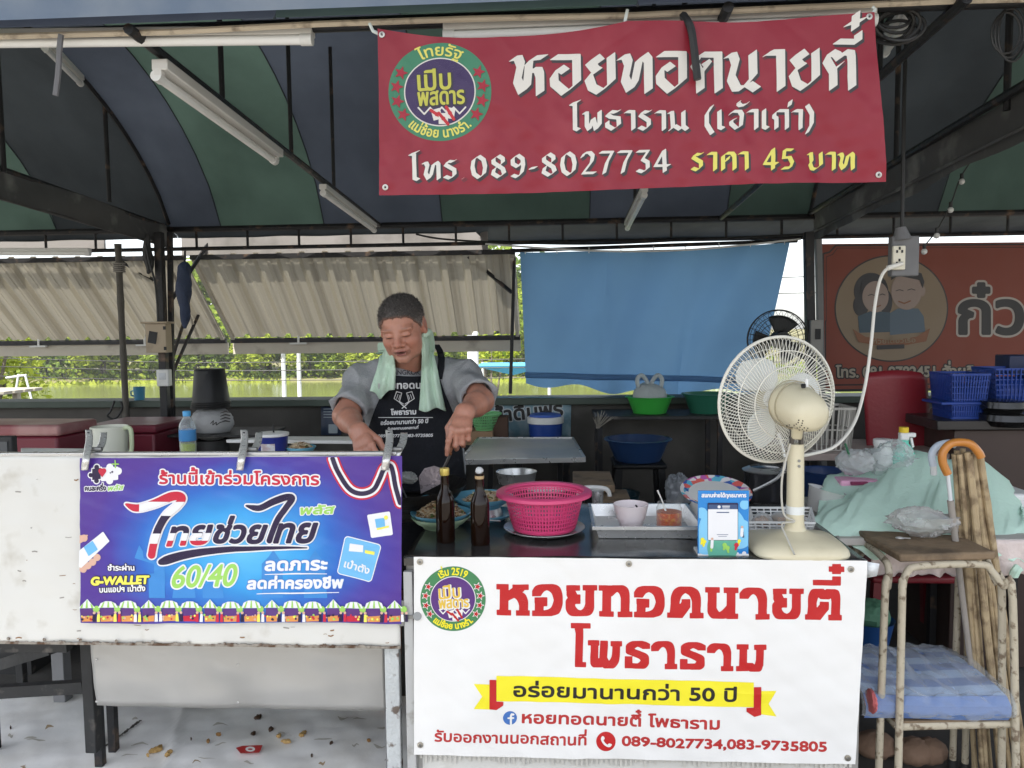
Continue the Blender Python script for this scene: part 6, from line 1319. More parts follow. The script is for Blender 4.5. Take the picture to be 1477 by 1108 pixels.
# pink lidded container with bag
c = V(PZ(1236, 712, zt2+.02)); c = V(P(1236, 708, 2.92)); r = thing('lidded_box', 'white tub with pink lid beside the mint cloth', 'box', (c.x, 2.92, c.z-.04))
B().box((c.x, 2.92, c.z-.01), (.15, .12, .085)).build('tub', m_wplast, r, bevel=.012); B().box((c.x, 2.92, c.z+.040), (.165, .135, .022)).build('lid', mat('lid_pink', (.72, .36, .52), .35, .05), r, bevel=.006); B().box((c.x-.02, 2.848, c.z+.043), (.06, .012, .012)).build('latch', mat('latch_wine', (.2, .02, .07), .4), r, bevel=.002)
def crinkle(name, label, c, rad3, m, seed, cat='bag', n=30, amp=.22):
    """crumpled film bag: broad bulges with sharp pressed ridges"""
    R = random.Random(seed); b = B(); b.sphere((0, 0, 0), 1, 2*n); v = np.array(b.v); ks = []; q = np.ones(len(v))
    for i in range(3): k = np.array([R.gauss(0, 1) for _ in range(3)])*1.6; q += amp*.28*np.sin(v @ k+R.uniform(0, 6))
    for i in range(13):
        k = np.array([R.gauss(0, 1) for _ in range(3)])*R.uniform(1.6, 5.0); w = np.array([R.gauss(0, 1) for _ in range(3)])*1.5
        q += amp*.42*(np.exp(-np.abs(np.sin(v @ k+R.uniform(0, 6)+.8*np.sin(v @ w)))/.16)-.25)*(.4+.6*np.clip(np.sin(v @ w*1.3+R.uniform(0, 6)), 0, 1))
    p = v*q[:, None]; p[:, 2] = np.maximum(p[:, 2], -.92); b.v = [tuple(x) for x in (np.array(c)+p*np.array(rad3))]
    o = b.build(name, m, ang=70, fix=True); return tag(o, label, cat)
m_bag2 = film('bag_milky', (.84, .86, .86), .55, .16, .7, 18)
c = P(1232, 668, 2.92); crinkle('plastic_bag', 'milky plastic bag sitting on the pink lid', c, (.082, .06, .055), m_bag2, 3); wire('green_straw', 'dark green straw poking out of the milky bag', [P(1226, 660, 2.9), P(1219, 640, 2.9)], .004, mat('straw_green', (.02, .14, .06), .4), 'straw')
b = B(); pz = P(1232, 684, 2.85)
# spray bottles in a clear bag
def spray(px, py, Y, body, head, cap, label, h=.16, w=.045):
    c = V(P(px, py, Y)); r = thing('spray_bottle', label, 'bottle', (c.x, Y, c.z))
    B().lathe([(0, 0), (w, 0), (w, h*.55), (w*.8, h*.75), (w*.42, h*.9), (w*.42, h)], c, 24, sy=.65).build('body', body, r)
    B().box(c+Vector((.0, 0, h+.012)), (.034, .03, .03)).build('trigger_head', head, r, bevel=.006); B().box(c+Vector((.028, 0, h+.017)), (.03, .02, .017)).build('nozzle', head, r, bevel=.004); B().bar(c+Vector((.026, 0, h+.006)), c+Vector((.034, 0, h-.03)), .012, .008).build('trigger', head, r)
    if cap: B().cyl(c+Vector((0, 0, h+.027)), c+Vector((0, 0, h+.047)), .017, n=16).build('cap', cap, r)
m_sgreen = mat('spray_green', (.12, .55, .42), .3, .05)
spray(1302, 690, 2.99, m_sgreen, m_wplast, mat('cap_yellow', (.78, .55, .03), .35), 'green spray bottle with white head and yellow cap', .15)
c = V(P(1272, 690, 2.99)); r = thing('detergent_bottle', 'white plastic bottle beside the green spray bottle', 'bottle', c); B().lathe([(0, 0), (.036, 0), (.036, .10), (.03, .12), (.034, .135), (.034, .15), (.03, .152), (0, .152)], c, 24).build('body', m_wplast, r)
crinkle('plastic_bag', 'crinkled clear bag around the spray bottles', P(1285, 668, 2.95), (.10, .07, .085), m_bag, 8, amp=.3)
# clear tub and blue bucket
c = V(P(1184, 738, 2.78)); r = thing('clear_tub', 'cloudy clear plastic tub leaning beside the fan', 'tub', c); b = B(); b.shell([(.05, 0), (.062, .08), (.066, .084)], c, 28, Matrix.Rotation(.25, 3, 'Y')); b.build('tub', film('tub_cloudy', (.82, .80, .78), .25, .25, .2, 12), r)
c = V(P(1188, 700, 3.3)); r = thing('bucket', 'dark blue bucket behind the pink lidded tub', 'bucket', (c.x, 3.3, c.z-.08)); b = B(); b.shell([(.075, 0), (.10, .13), (.104, .133), (.1, .137), (.094, .13), (.07, .006)], (c.x, 3.3, c.z-.07), 32); b.build('body', mat('bucket_navy', (.015, .04, .13), .3, .1), r)
r = thing('carry_table', 'folding table with pale edge behind the fan', 'table', (P(1260, 655, 3.5)[0], 3.5, 0)); a_, b_ = P(1145, 652, 3.4), P(1372, 660, 3.4)
B().box(((a_[0]+b_[0])/2, 3.6, a_[2]-.02), (b_[0]-a_[0], .45, .03)).build('top', mat('table_pinkish', (.34, .27, .24), .5, .2, 20, bump=.2), r, bevel=.003)
for x in (a_[0]+.04, b_[0]-.04): B().bar((x, 3.45, 0), (x, 3.45, a_[2]-.04), .028).build('leg', m_steel, r)
B().bar((a_[0], 3.43, a_[2]-.14), (b_[0], 3.43, a_[2]-.14), .018).build('stretcher', m_inox, r)
c = V(P(1192, 642, 3.55)); r = thing('wire_crate', 'pale wire crate standing behind the fan', 'crate', c); c4 = [c+Vector(v) for v in ((-.09, -.08, -.015), (.075, -.08, -.015), (.075, .08, -.015), (-.09, .08, -.015))]; gridbox('lattice', c4, .19, mat('crate_pale', (.42, .40, .36), .5), r, .006, 8, 2, .02)
# ---------------------------------------------------------------- wooden stool
m_swood = mat('stool_wood', (.22, .155, .095), .75, .3, 9, bump=.5, bsc=50, col2=(.10, .07, .045), th=.55, sc2=8); m_spaint = mat('stool_paint', (.50, .44, .33), .6, .12, 16, bump=.4, bsc=70, col2=(.20, .15, .10), th=.60, sc2=45, soft=.05)
zs = .815;  q = [V(PZ(x, y, zs)) for x, y in ((1298, 800), (1437, 796), (1386, 772), (1234, 763))]; ctr = sum(q, Vector())/4
r = thing('school_stool', 'old wooden topped stool with chipped cream tube legs', 'stool', (ctr.x, ctr.y, 0))
b = B(); b.prism([p+Vector((0, 0, -.024)) for p in q], (0, 0, .024)); b.build('seat', m_swood, r, bevel=.006)
f0, f1, f2, f3 = q; dn = lambda p, o, z: V((p.x+o[0], p.y+o[1], z))
def leg_u(a_, b_, oa, ob, name):
    d = (b_-a_).normalized(); zt_ = zs-.034; pts = [dn(a_, oa, 0), dn(a_, (oa[0]*.2, oa[1]*.2), zt_-.06)]
    pts = [dn(a_, oa, 0)]+[dn(a_+d*.0, (oa[0]*k, oa[1]*k), zt_-.10*k-.035) for k in (.6, .3)]+[a_+d*.012+Vector((0, 0, -.058)), a_+d*.05+Vector((0, 0, -.036)), b_-d*.05+Vector((0, 0, -.036)), b_-d*.012+Vector((0, 0, -.058))]+[dn(b_, (ob[0]*k, ob[1]*k), zt_-.10*k-.035) for k in (.3, .6)]+[dn(b_, ob, 0)]
    return B().tube(smoothpts(pts, 5), .0106, 12).build(name, m_spaint, r)
leg_u(f0+Vector((.008, 0, 0)), f1, (-.02, -.05), (.05, -.06), 'front_frame'); leg_u(f3, f2, (-.02, .05), (.02, .05), 'rear_frame'); leg_u(f0+Vector((-.02, .015, 0)), f3+Vector((.02, -.01, 0)), (-.035, -.03), (-.02, .03), 'left_frame'); leg_u(f1+Vector((-.0, .02, 0)), f2+Vector((.02, 0, 0)), (.04, -.02), (.03, .03), 'right_frame')
for p, o in ((f2, (.02, .05)), (f2+Vector((.02, 0, 0)), (.03, .03))): B().cyl(dn(p, o, 0), dn(p, o, .05), .0155, n=12).build('rubber_foot', m_legblk, r)
zsh = float(P(1375, 1050, f0.y-.03)[2]); sh = [dn(f0, (-.012, -.03), zsh), dn(f1, (.035, -.035), zsh), dn(f2, (.02, .03), zsh), dn(f3, (-.02, .03), zsh)]
b = B(); b.tube(sh, .011, 10, closed=True); b.build('lower_rung', m_spaint, r)
b = B(); b.prism([p+Vector((0, 0, .008)) for p in sh], (0, 0, .008)); b.build('shelf', m_swood, r)
crinkle('plastic_bag', 'crumpled clear plastic bag lying on the stool seat', (V(PZ(1338, 775, zs))+Vector((0, 0, .052))), (.125, .085, .060), film('bag_crumpled', (.86, .85, .84), .60, .10, .5, 26), 12, amp=.42)
b = B(); pc = V(PZ(1298, 776, zs+.006))
b.tube([pc+Vector((.012*math.cos(t), .008*math.sin(t), 0)) for t in np.linspace(0, 6, 14)], .0018, 6); b.bar(pc+Vector((.012, 0, 0)), pc+Vector((.03, -.004, 0)), .004, .003); tag(b.build('keys', m_inox), 'small bunch of keys on the stool seat', 'keys')
# blue mat in clear film on the stool shelf
m_mat = bpy.data.materials.new('woven_mat'); m_mat.use_nodes = True; n, l = m_mat.node_tree.nodes, m_mat.node_tree.links; tc = n.new('ShaderNodeTexCoord'); wv = n.new('ShaderNodeTexWave'); wv.bands_direction = 'Y'; wv.inputs['Scale'].default_value = 3.6; wv.inputs['Distortion'].default_value = .3; l.new(tc.outputs['Object'], wv.inputs['Vector'])
cr = n.new('ShaderNodeValToRGB'); e = cr.color_ramp.elements; e[0].color = (.13, .22, .47, 1); e[1].color = (.42, .53, .72, 1); e[0].position = .35; e[1].position = .6; l.new(wv.outputs[0], cr.inputs[0]); l.new(cr.outputs[0], n['Principled BSDF'].inputs['Base Color']); n['Principled BSDF'].inputs['Roughness'].default_value = .35
wv2 = n.new('ShaderNodeTexChecker'); wv2.inputs['Scale'].default_value = 190; l.new(tc.outputs['Object'], wv2.inputs['Vector']); bp = n.new('ShaderNodeBump'); bp.inputs['Strength'].default_value = .5; bp.inputs['Distance'].default_value = .004; l.new(wv2.outputs['Fac'], bp.inputs['Height']); l.new(bp.outputs[0], n['Principled BSDF'].inputs['Normal'])
fl, fr_, bk = V(P(1238, 1018, f0.y+.0)), V(P(1440, 1040, f0.y-.0)), V(P(1392, 935, f2.y+.02)); zc = zsh+.02
def matf(u, v):
    x0m, x1m = f0.x-.10, f1.x+.02; y0m, y1m = f0.y-.02, f2.y+.10; pr_ = [(0, .0), (-.012, .02), (-.012, .045), (.01, .066), (.06, .078), (.14, .086), (.22, .09), (.30, .088), (.36, .08), (.37, .04), (.36, 0)]
    t = v*(len(pr_)-1); i = min(int(t), len(pr_)-2); f = t-i; yy = pr_[i][0]*(1-f)+pr_[i+1][0]*f; zz = pr_[i][1]*(1-f)+pr_[i+1][1]*f
    x = x0m+(x1m-x0m)*u+(yy*.0); return (x-(.10*yy if u > .5 else 0), y0m+yy*(y1m-y0m)/.36, zc+zz*(1-.12*math.sin(u*math.pi)*(v > .3))+.0015*math.sin(u*7+v*5))
r = thing('folded_mat', 'blue striped woven mat folded on the stool shelf', 'mat', (f0.x+.05, f0.y+.15, zc)); b = B(); b.grid(matf, 40, 40); b.build('mat', m_mat, r)
b = B(); b.grid(lambda u, v: Vector(matf(u*1.06-.03, v))+Vector((0, -.006*math.cos(v*3), .007+.010*float(nz(u*2.3, v*1.7, 5, 2))+.004*float(nz(u, v, 23, 1)))), 60, 50); b.build('wrapper', film('wrap_blue', (.88, .92, .97), .76, .12, .5, 14), r)
c = P(1256, 1010, f0.y-.03); crinkle('red_cloth', 'red cloth end sticking out of the wrapped mat', c, (.010, .04, .036), mat('cloth_red', (.60, .16, .16), .6, .2, 20), 4, 'cloth')
# bamboo canes, umbrella handles
m_cane = mat('bamboo_cane', (.42, .32, .19), .6, .3, 18, bump=.4, bsc=60, col2=(.20, .14, .08), th=.56, sc2=22); R = random.Random(12)
for k in range(13):
    u = k/12; top = V(P(1377+u*40+R.uniform(-2, 2), 652+R.uniform(-6, 8), 2.43+.035*R.random())); bot = V(PZ(1412+u*72+R.uniform(-6, 6), 1142+R.uniform(-12, 10), .0)); pts = [top.lerp(bot, t) for t in np.linspace(0, 1, 22)]
    rr = [.0080+.0018*((i+k) % 5 == 0) for i in range(22)]; o = B().tube(pts, rr, 9).build('bamboo_cane', m_cane)
    tag(o, 'dry bamboo cane in the bundle leaning beside the stool', 'cane', 'bamboo canes leaning by the stool')
m_hook = mat('hook_wood', (.52, .20, .035), .3, .15, 8, coat=.3)
r = thing('walking_umbrella', 'umbrella with orange wooden hook handle leaning among the canes', 'umbrella', P(1366, 760, 2.41)); h_ = smoothpts([P(x, y, 2.41) for x, y in ((1367, 684), (1360, 668), (1360, 653), (1370, 641), (1385, 638), (1400, 641), (1411, 652), (1415, 660))], 6)
B().tube(h_, .0125, 12).build('handle', m_hook, r); B().cyl(P(1367, 683, 2.41), P(1371, 722, 2.41), .006).build('shaft', m_pale, r); B().cyl(P(1371, 722, 2.41), P(1405, 1000, 2.42), .010, .008).build('cover', mat('umb_grey', (.3, .27, .24), .7, .2, 20), r)
h_ = smoothpts([P(x, y, 2.46) for x, y in ((1346, 672), (1344, 655), (1353, 643), (1368, 639), (1378, 642))], 6)
r = thing('walking_umbrella', 'umbrella with pale blue hook handle behind the orange one', 'umbrella', P(1350, 700, 2.46)); B().tube(h_, .011, 12).build('handle', mat('hook_blue', (.50, .57, .66), .35), r); B().cyl(P(1346, 670, 2.46), P(1347, 684, 2.47), .0095).build('ferrule', m_pale, r)
# bucket with green net, paving stones
c = V(PZ(1254, 948, .30)); c = V(P(1252, 930, 2.95)); r = thing('bucket', 'blue bucket with a green net bag behind the stool legs', 'bucket', (c.x, 2.95, c.z)); b = B(); b.shell([(.07, 0), (.09, .10), (.094, .104)], c, 24); b.build('body', mat('bucket_blue', (.02, .09, .30), .3), r); B().sphere(c+Vector((0, 0, .12)), (.075, .075, .06), 16, dis=.1).build('net', mat('net_green', (.10, .26, .16), .6, .3, 60, bump=.5), r)
m_stone = mat('stone_brown', (.24, .15, .10), .85, .25, 10, bump=.6, bsc=40)
for i, (x, y, w_) in enumerate(((1270, 1088, .07), (1328, 1098, .065), (1352, 1098, .055))):
    c = PZ(x, y+14, 0); b = B(); b.sphere((c[0], c[1]+.05, .04), (w_, w_*.8, .045), 18, dis=.06, sd=i); tag(b.build('paving_stone', m_stone), ('largest rounded', 'middle', 'smallest')[i]+' brown stone on the ground under the stool', 'stone', 'stones under the stool')
# ================================================================ floor sheet and scraps at the left
m_vin = mat('vinyl_sheet', (.86, .85, .825), .3, .05, 2.5, bump=.7, bsc=4, col2=(.66, .63, .57), th=.6, sc2=3.5, soft=.15)
q = [(-2.95, 1.55), (-.50, 1.55), (-.50, 2.97), (-2.95, 2.97)]
r = thing('floor_sheet', 'white vinyl sheet spread on the ground under the left counter', 'floor sheet', (-1.7, 2.2, 0))
def fs_(u, v): x = -2.95+2.45*u; y = 1.55+1.42*v; return (x, y, .014+.006*nz(x, y, 5, 3)+.004*nz(x, y, 14, 1)+.010*math.exp(-((x+1.25+.35*(y-2.2))/.012)**2)+.008*math.exp(-((y-2.05-.1*x)/.03)**2)*(.5+.5*math.sin(x*4)))
b = B(); b.grid(fs_, 150, 60); b.build('sheet', m_vin, r)
m_dirt = mat('seam_dirt', (.10, .09, .08), .8)
b = B(); R = random.Random(3); p0, p1 = PZ(203, 1040, .02), PZ(148, 1080, .02)
for k in range(40): p = p0+(p1-p0)*(k/40); b.box((p[0]+R.uniform(-.003, .003), p[1], .022), (R.uniform(.004, .014), R.uniform(.002, .010), .001))
b.build('seam', m_dirt, r)
a = Art(); R2 = random.Random(17)
for k in range(26):
    px, py = R2.uniform(5, 570), R2.uniform(1030, 1106); f = Fld(px-26, py-10, px+26, py+10, .8); L = R2.uniform(3, 15); pts = [(px+t*L, py+R2.uniform(-2.5, 2.5)) for t in (-1, -.4, .3, 1)]; f.line(pts, [.3, R2.uniform(.6, 2.2), R2.uniform(.4, 1.6), .3], 4); a.emit(f, 0, .5, R2.choice((0, 0, 1)))
a.build('smear', [mat('smear_grey', (.50, .47, .41), .5, .2, 30), mat('smear_brown', (.40, .29, .17), .4, .3, 30)], r, lambda px, py, l: np.stack([PZ(px, py, .022)[:, 0], PZ(px, py, .022)[:, 1], np.array([fs_((x+2.95)/2.45, (y-1.55)/1.42)[2] for x, y in PZ(px, py, .022)[:, :2]])+.0008+np.asarray(l)*.0003], -1))
m_sc = [mat('scrap_brown', (.22, .11, .03), .6, .5, 60, bump=.5), mat('scrap_dark', (.05, .025, .012), .4, .4, 60, bump=.5), mat('scrap_tan', (.45, .28, .10), .6, .4, 60, bump=.5)]
for i, (x, y, w_, h_, k) in enumerate(((912, 630, 26, 12, 1), (962, 668, 18, 10, 1), (779, 688, 18, 5, 0), (900, 684, 15, 9, 1), (992, 692, 14, 9, 2), (1018, 716, 26, 6, 2), (1073, 688, 18, 14, 2), (553, 742, 26, 18, 2), (600, 757, 18, 10, 2), (740, 713, 9, 4, 0), (1176, 719, 8, 4, 1), (1312, 711, 12, 4, 0), (1108, 764, 5, 3, 1), (678, 706, 5, 3, 1), (524, 764, 7, 3, 2), (38, 664, 5, 3, 1))):
    c = PZ(x/2.4617, 780+y/2.4617, .02); b = B(); s_ = 2.3/1110/2.4617
    for j in range(3): b.sphere((c[0]+R.uniform(-.4, .4)*w_*s_, c[1]+R.uniform(-.6, .6)*h_*s_*2, .022), (w_*s_*R.uniform(.4, .7), h_*s_*R.uniform(.9, 1.5), .007), 9, dis=.3, sd=i*3+j)
    tag(b.build('food_scrap', m_sc[k]), ('dark wet', 'tan crumbly')[k == 2]+' scrap of fallen food on the white floor sheet' if k else 'brown scrap of fallen food on the white floor sheet', 'scrap', ('brown', 'dark', 'tan')[k]+' food scraps on the floor sheet')
a = Art(); fz = lambda px, py, l: np.stack([PZ(px, py, .024)[:, 0], PZ(px, py, .024)[:, 1], .024+np.asarray(l)*.0006], -1)
f = lambda: Fld(335, 1068, 385, 1092, .5); a.emit(f().poly([(340, 1079), (350, 1076), (379, 1075), (374, 1086), (347, 1087)]), 0, 1, 0); a.emit(f().circ((361, 1081), 7, 3.6), 0, 2, 1); a.emit(f().circ((361, 1081.5), 3.5, 1.2), 0, 3, 0)
r = thing('paper_label', 'torn red paper label lying on the white floor sheet', 'label', PZ(360, 1081, .02)); a.build('label', [i_dred, i_wht], r, fz)

# ================================================================ things behind the left counter
m_maroon = mat('cooler_maroon', (.13, .012, .025), .4, .12, 5); m_mlid = mat('cooler_lid_highlight', (.22, .07, .075), .35, .15, 3, col2=(.33, .18, .17), th=.55)  # first lid's paler pinkish tone is a painted highlight
def box8(pts_top, z0, z1, name, m, root, bevel=.012):
    b = B(); b.prism([V((p[0], p[1], z0)) for p in pts_top], (0, 0, z1-z0)); return b.build(name, m, root, bevel=bevel)
def rack_table(px0, px1, py, Y, dep, label, m_top, h_=.02):
    a_, b_ = P(px0, py, Y), P(px1, py, Y); r = thing('work_table', label, 'table', ((a_[0]+b_[0])/2, Y+dep/2, 0)); z = float(a_[2])
    B().box(((a_[0]+b_[0])/2, Y+dep/2, z-h_/2), (b_[0]-a_[0], dep, h_)).build('top', m_top, r, bevel=.003)
    for x in (a_[0]+.03, b_[0]-.03):
        for y in (Y+.03, Y+dep-.03): B().box((x, y, (z-h_)/2), (.026, .026, z-h_-.002)).build('leg', m_steel, r)
    return r, z
zc1 = float(P(60, 613, 3.2)[2])
c0 = [P(-150, 618, 3.2), P(84, 612, 3.2)]; rgt = PZ(141, 603.5, zc1); bkl = PZ(-100, 603, zc1)
top4 = [c0[0], c0[1], rgt, bkl]
r = thing('cooler_box', 'big maroon ice box with pale highlight painted on the lid at the far left', 'cooler', (c0[1][0]-.3, 3.5, 0)); B_ = box8(top4, zc1-.05, zc1, 'lid', m_mlid, r); inn = [p+(sum(top4)/4-p)*.03 for p in top4]; box8(inn, zc1-.45, zc1-.052, 'body', m_maroon, r)
b = B(); [b.box((sum(top4)/4)[:2].tolist()+[(zc1-.45)/2], (.5, .4, zc1-.455))]; b.build('stand', m_legblk, r)
q = P(132, 614, 3.75); z2 = float(q[2]); x2 = float(P(238, 618, 3.75)[0]); r = thing('cooler_box', 'second maroon ice box behind the cream jug', 'cooler', (q[0]+.2, 3.95, 0))
B().box(((q[0]+x2)/2-.05, 3.95, z2-.02), (x2-q[0]-.0, .4, .04)).build('lid', m_maroon, r, bevel=.01); B().box(((q[0]+x2)/2-.05, 3.95, z2/2-.02), (x2-q[0]-.04, .36, z2-.05)).build('body', m_maroon, r, bevel=.01)
# black framed board and foam sheets
c = P(8, 645, 2.62); r = thing('framed_screen', 'black framed dark panel standing at the left edge behind the counter', 'screen', c); B().box((c[0]-.03, 2.62, c[2]-.02), (.13, .03, .12)).build('frame', m_legblk, r, bevel=.004); B().box((c[0]-.03, 2.603, c[2]-.02), (.10, .004, .085)).build('panel', mat('panel_dim', (.08, .085, .09), .2), r)
r, zz_ = rack_table(-80, 128, 676, 2.42, .14, 'steel table behind the left counter', m_inox)
q4 = [PZ(30, 655, zz_+.03), PZ(84, 655, zz_+.03), PZ(124, 647, zz_+.03), PZ(30, 646, zz_+.03)]; r = thing('foam_sheet', 'white foam sheet lying behind the left counter', 'foam', q4[0]); box8(q4, zz_+.003, zz_+.03, 'sheet', m_white, r, .003)
# cream jug
m_jug = mat('jug_cream', (.62, .62, .52), .4, .04, 4); c = V(P(160, 662, 2.62)); r = thing('plastic_jug', 'cream plastic jug with looped handle behind the counter', 'jug', c); h = .115
B().lathe([(0, 0), (.056, 0), (.062, h), (.060, h+.002), (.054, .004), (0, .004)], c, 32).build('body', m_jug, r)
B().tube(smoothpts([c+Vector(v) for v in ((.055, -.01, h-.006), (.078, -.012, h-.002), (.086, -.012, h-.02), (.085, -.012, .04), (.078, -.012, .025))], 6), .0075, 8).build('handle', mat('jug_handle', (.50, .56, .36), .4), r)
B().cyl(c-Vector((0, 0, .20)), c-Vector((0, 0, .002)), .05).build('holder', m_legblk, r)
# water bottle
c = V(P(272, 662, 2.62)); r = thing('water_bottle', 'clear plastic water bottle with blue label and yellow green water', 'bottle', c); S_ = 1.0
B().lathe([(0, .001), (.0265, .001), (.0265, .055), (.0265, .056), (0, .056)], c, 28).build('liquid', mat('liquid_lime', (.52, .60, .03), .15, .1, 4, leak=.4), r)
B().shell([(.028, 0), (.0285, .01), (.027, .03), (.0285, .05), (.027, .07), (.0285, .09), (.0285, .105), (.026, .125), (.017, .14), (.0115, .148), (.0115, .155)], c, 28).build('shell', film('pet_clear', (.88, .93, .95), .72, .05, .1, 8), r)
B().shell([(.0288, .066), (.0288, .105)], c, 28).build('label', vinyl('label_blue', (.05, .22, .48)), r); B().lathe([(.0135, .152), (.0135, .168), (.012, .17), (0, .17)], c, 20).build('cap', mat('cap_blue', (.06, .32, .62), .35), r)
B().cyl(c-Vector((0, 0, .12)), c-Vector((0, 0, .001)), .03).build('coaster', m_legblk, r)
# stack of black pots over a white bag on a wire rack
r, zr = rack_table(228, 378, 628, 3.9, .35, 'thin wire framed rack below the black buckets', m_legblk, .012)
c = V(P(304, 588, 4.05)); r = thing('bucket_stack', 'stack of upturned black buckets beside the post', 'buckets', c); m_bkt = mat('bucket_black', (.004, .004, .0045), .4, .2, 6, spec=.35)
hs_ = .205
for k in range(3): B().lathe([(.098-.002*k, -.0+.012*k), (.102, .0+.012*k), (.102, .008+.012*k), (.096, .01+.012*k), (.078-.001*k, hs_-.004+.003*k), (.074, hs_+.003*k), (0, hs_+.003*k)], c+Vector((.002*k, 0, 0)), 36).build('bucket', m_bkt, r)
c2 = c+Vector((0, 0, -.085)); crinkle('plastic_bag', 'grey white printed plastic bag under the black buckets', c2, (.118, .10, .10), mat('bag_grey', (.42, .42, .42), .4, .15, 8, bump=.4, leak=.2), 21, amp=.10)
a = Art(); bs_ = lambda px, py: P(px, py, 3.915); f = Fld(298, 590, 340, 625, .5)
for k in range(4): f.line([(318, 596+k*4.5), (325, 593.5+k*4.5), (332, 595+k*4.5)], [.5, 1.3, .6])
f.line(smoothpts([(304, 611), (308, 607), (307, 613), (312, 609), (312, 613), (318, 609)], 4), .7); o = a.emit(f).build('bag_print', i_blk, None, layer_surf(bs_)); o.parent = bpy.data.objects['plastic_bag.003'] if 'plastic_bag.003' in bpy.data.objects else None
B().cyl(c2-Vector((0, 0, .22)), c2-Vector((0, 0, .09)), .09).build('stand', m_legblk, r)
# white table corner, blue cup, plate
zt3 = 1.075; q4 = [PZ(325, 634, zt3), PZ(505, 637, zt3), PZ(520, 630, zt3), PZ(470, 627.5, zt3)]; zt3 = 1.10
A4 = [P(326, 634, 3.0), P(540, 642, 2.95), P(560, 628, 3.4), P(440, 627, 3.45)]; A4[2] = A4[1]+np.array([.02, .12, 0]); A4[3] = A4[0]+np.array([.16, .09, 0]); r = thing('white_table', 'white topped table reaching behind the cook, seen edge on', 'table', A4[0]); zq = float(A4[0][2])
box8([(p[0], p[1], 0) for p in A4], zq-.014, zq, 'top', m_white, r, .002)
for p in A4[2:]: B().cyl((p[0]-.04, p[1]-.03, 0), (p[0]-.04, p[1]-.03, zq-.015), .014).build('leg', m_steel, r)
c = V(P(394, 662, 2.72)); r = thing('insulated_cup', 'navy blue cup with white rim and straw behind the blue banner', 'cup', c); h = .085
B().lathe([(0, 0), (.046, 0), (.056, h), (0, h)], c, 32).build('body', mat('cup_navy', (.02, .03, .20), .3), r); B().lathe([(.057, h), (.059, h+.002), (.059, h+.010), (.05, h+.012), (0, h+.012)], c, 32).build('rim', m_white, r); B().cyl(c+Vector((.006, 0, h)), c+Vector((.004, 0, h+.04)), .003).build('straw', m_wire, r)
b = B(); b.grid(lambda u, v: c+Vector((.0535*math.sin((u-.5)*1.0), -.0535*math.cos((u-.5)*1.0), .02+.042*v)), 8, 3); b.build('label', mat('label_pale', (.45, .36, .36), .5, .4, 60, col2=(.6, .6, .62), th=.5, sc2=50), r)
B().cyl(c-Vector((0, 0, .15)), c-Vector((0, 0, .001)), .045).build('coaster', m_legblk, r)
c = V(P(434, 656, 2.75)); r = thing('food_bowl', 'blue bowl of brown food right of the navy cup', 'bowl', c); plate(c, .055, .028, m_pblue, r, 'bowl'); heap(c+Vector((0, 0, .015)), .045, .026, r, 31, 90); B().cyl(c-Vector((0, 0, .12)), c, .03).build('coaster', m_legblk, r)
plate_c = V(P(455, 662, 2.82)); 
# ================================================================ things behind the right cart
m_ttop = mat('table_steel', (.66, .63, .56), .42, .1, 2, metal=.35, bump=.1, bsc=4, col2=(.45, .46, .48), th=.55, sc2=3, soft=.2)
zt4 = .865; f4 = [PZ(664, 665, zt4), PZ(843, 661, zt4), PZ(826, 632, zt4), PZ(690, 632, zt4)]; r = thing('steel_table', 'folding steel topped table behind the cook', 'table', sum(f4)/4)
box8(f4, zt4-.016, zt4, 'top', m_ttop, r, .003)
b = B(); 
for i in range(4): b.bar(V(f4[i])+Vector((0, 0, -.006)), V(f4[(i+1) % 4])+Vector((0, 0, -.006)), .012, .024)
b.build('edge', m_inox, r)
for x in (0, 1):
    for s in (0, 1):
        a_ = V(f4[0])*(.85 if x == 0 else .15)+V(f4[1])*(.15 if x == 0 else .85); bb = V(f4[3])*(.85 if x == 0 else .15)+V(f4[2])*(.15 if x == 0 else .85)
        a_.z = bb.z = zt4-.02; lo = (bb if s == 0 else a_).copy(); lo.z = 0; B().bar(a_ if s == 0 else bb, lo, .025).build('leg', m_steel, r)
m_card = mat('cardboard', (.30, .19, .11), .85, .12, 8)
c = P(688, 640, 4.5); r, zz_ = rack_table(645, 735, 643, 4.45, .22, 'dark shelf by the rear wall carrying the cardboard box', m_legblk)
r = thing('carton', 'open brown cardboard box by the rear wall', 'box', (c[0], 4.5, zz_)); w_ = float(P(716, 640, 4.45)[0]-P(668, 640, 4.45)[0]); hh = float(P(0, 622, 4.45)[2]-P(0, 641, 4.45)[2]); B().box((c[0], 4.56, zz_+hh/2+.001), (w_, .2, hh)).build('body', m_card, r, bevel=.003)
c = V(P(699, 622, 4.53)); r = thing('plastic_basket', 'pale green plastic basket on the cardboard box', 'basket', c); b = B(); b.shell([(.05, .002), (.095, .10), (.10, .105)], c, 40); b.build('wall', holes('green_mesh', (.22, .58, .24), 48, 60, .012, .095), r); B().tube([c+Vector((.099*math.cos(t), .099*math.sin(t), .105)) for t in np.linspace(0, 6.283, 40)[:-1]], .006, 8, closed=True).build('rim', mat('green_rim', (.22, .58, .24), .4), r)
c = P(722, 615, 4.55); r = thing('carton', 'dark brown carton between the basket and the blue cooler', 'box', (c[0], 4.55, zz_)); B().box((c[0], 4.56, zz_+.082), (.09, .1, .16)).build('body', mat('carton_dark', (.09, .05, .035), .85, .2, 8), r, bevel=.003)
r, zz_ = rack_table(740, 826, 638, 4.45, .22, 'dark shelf by the rear wall carrying the blue cooler', m_legblk)
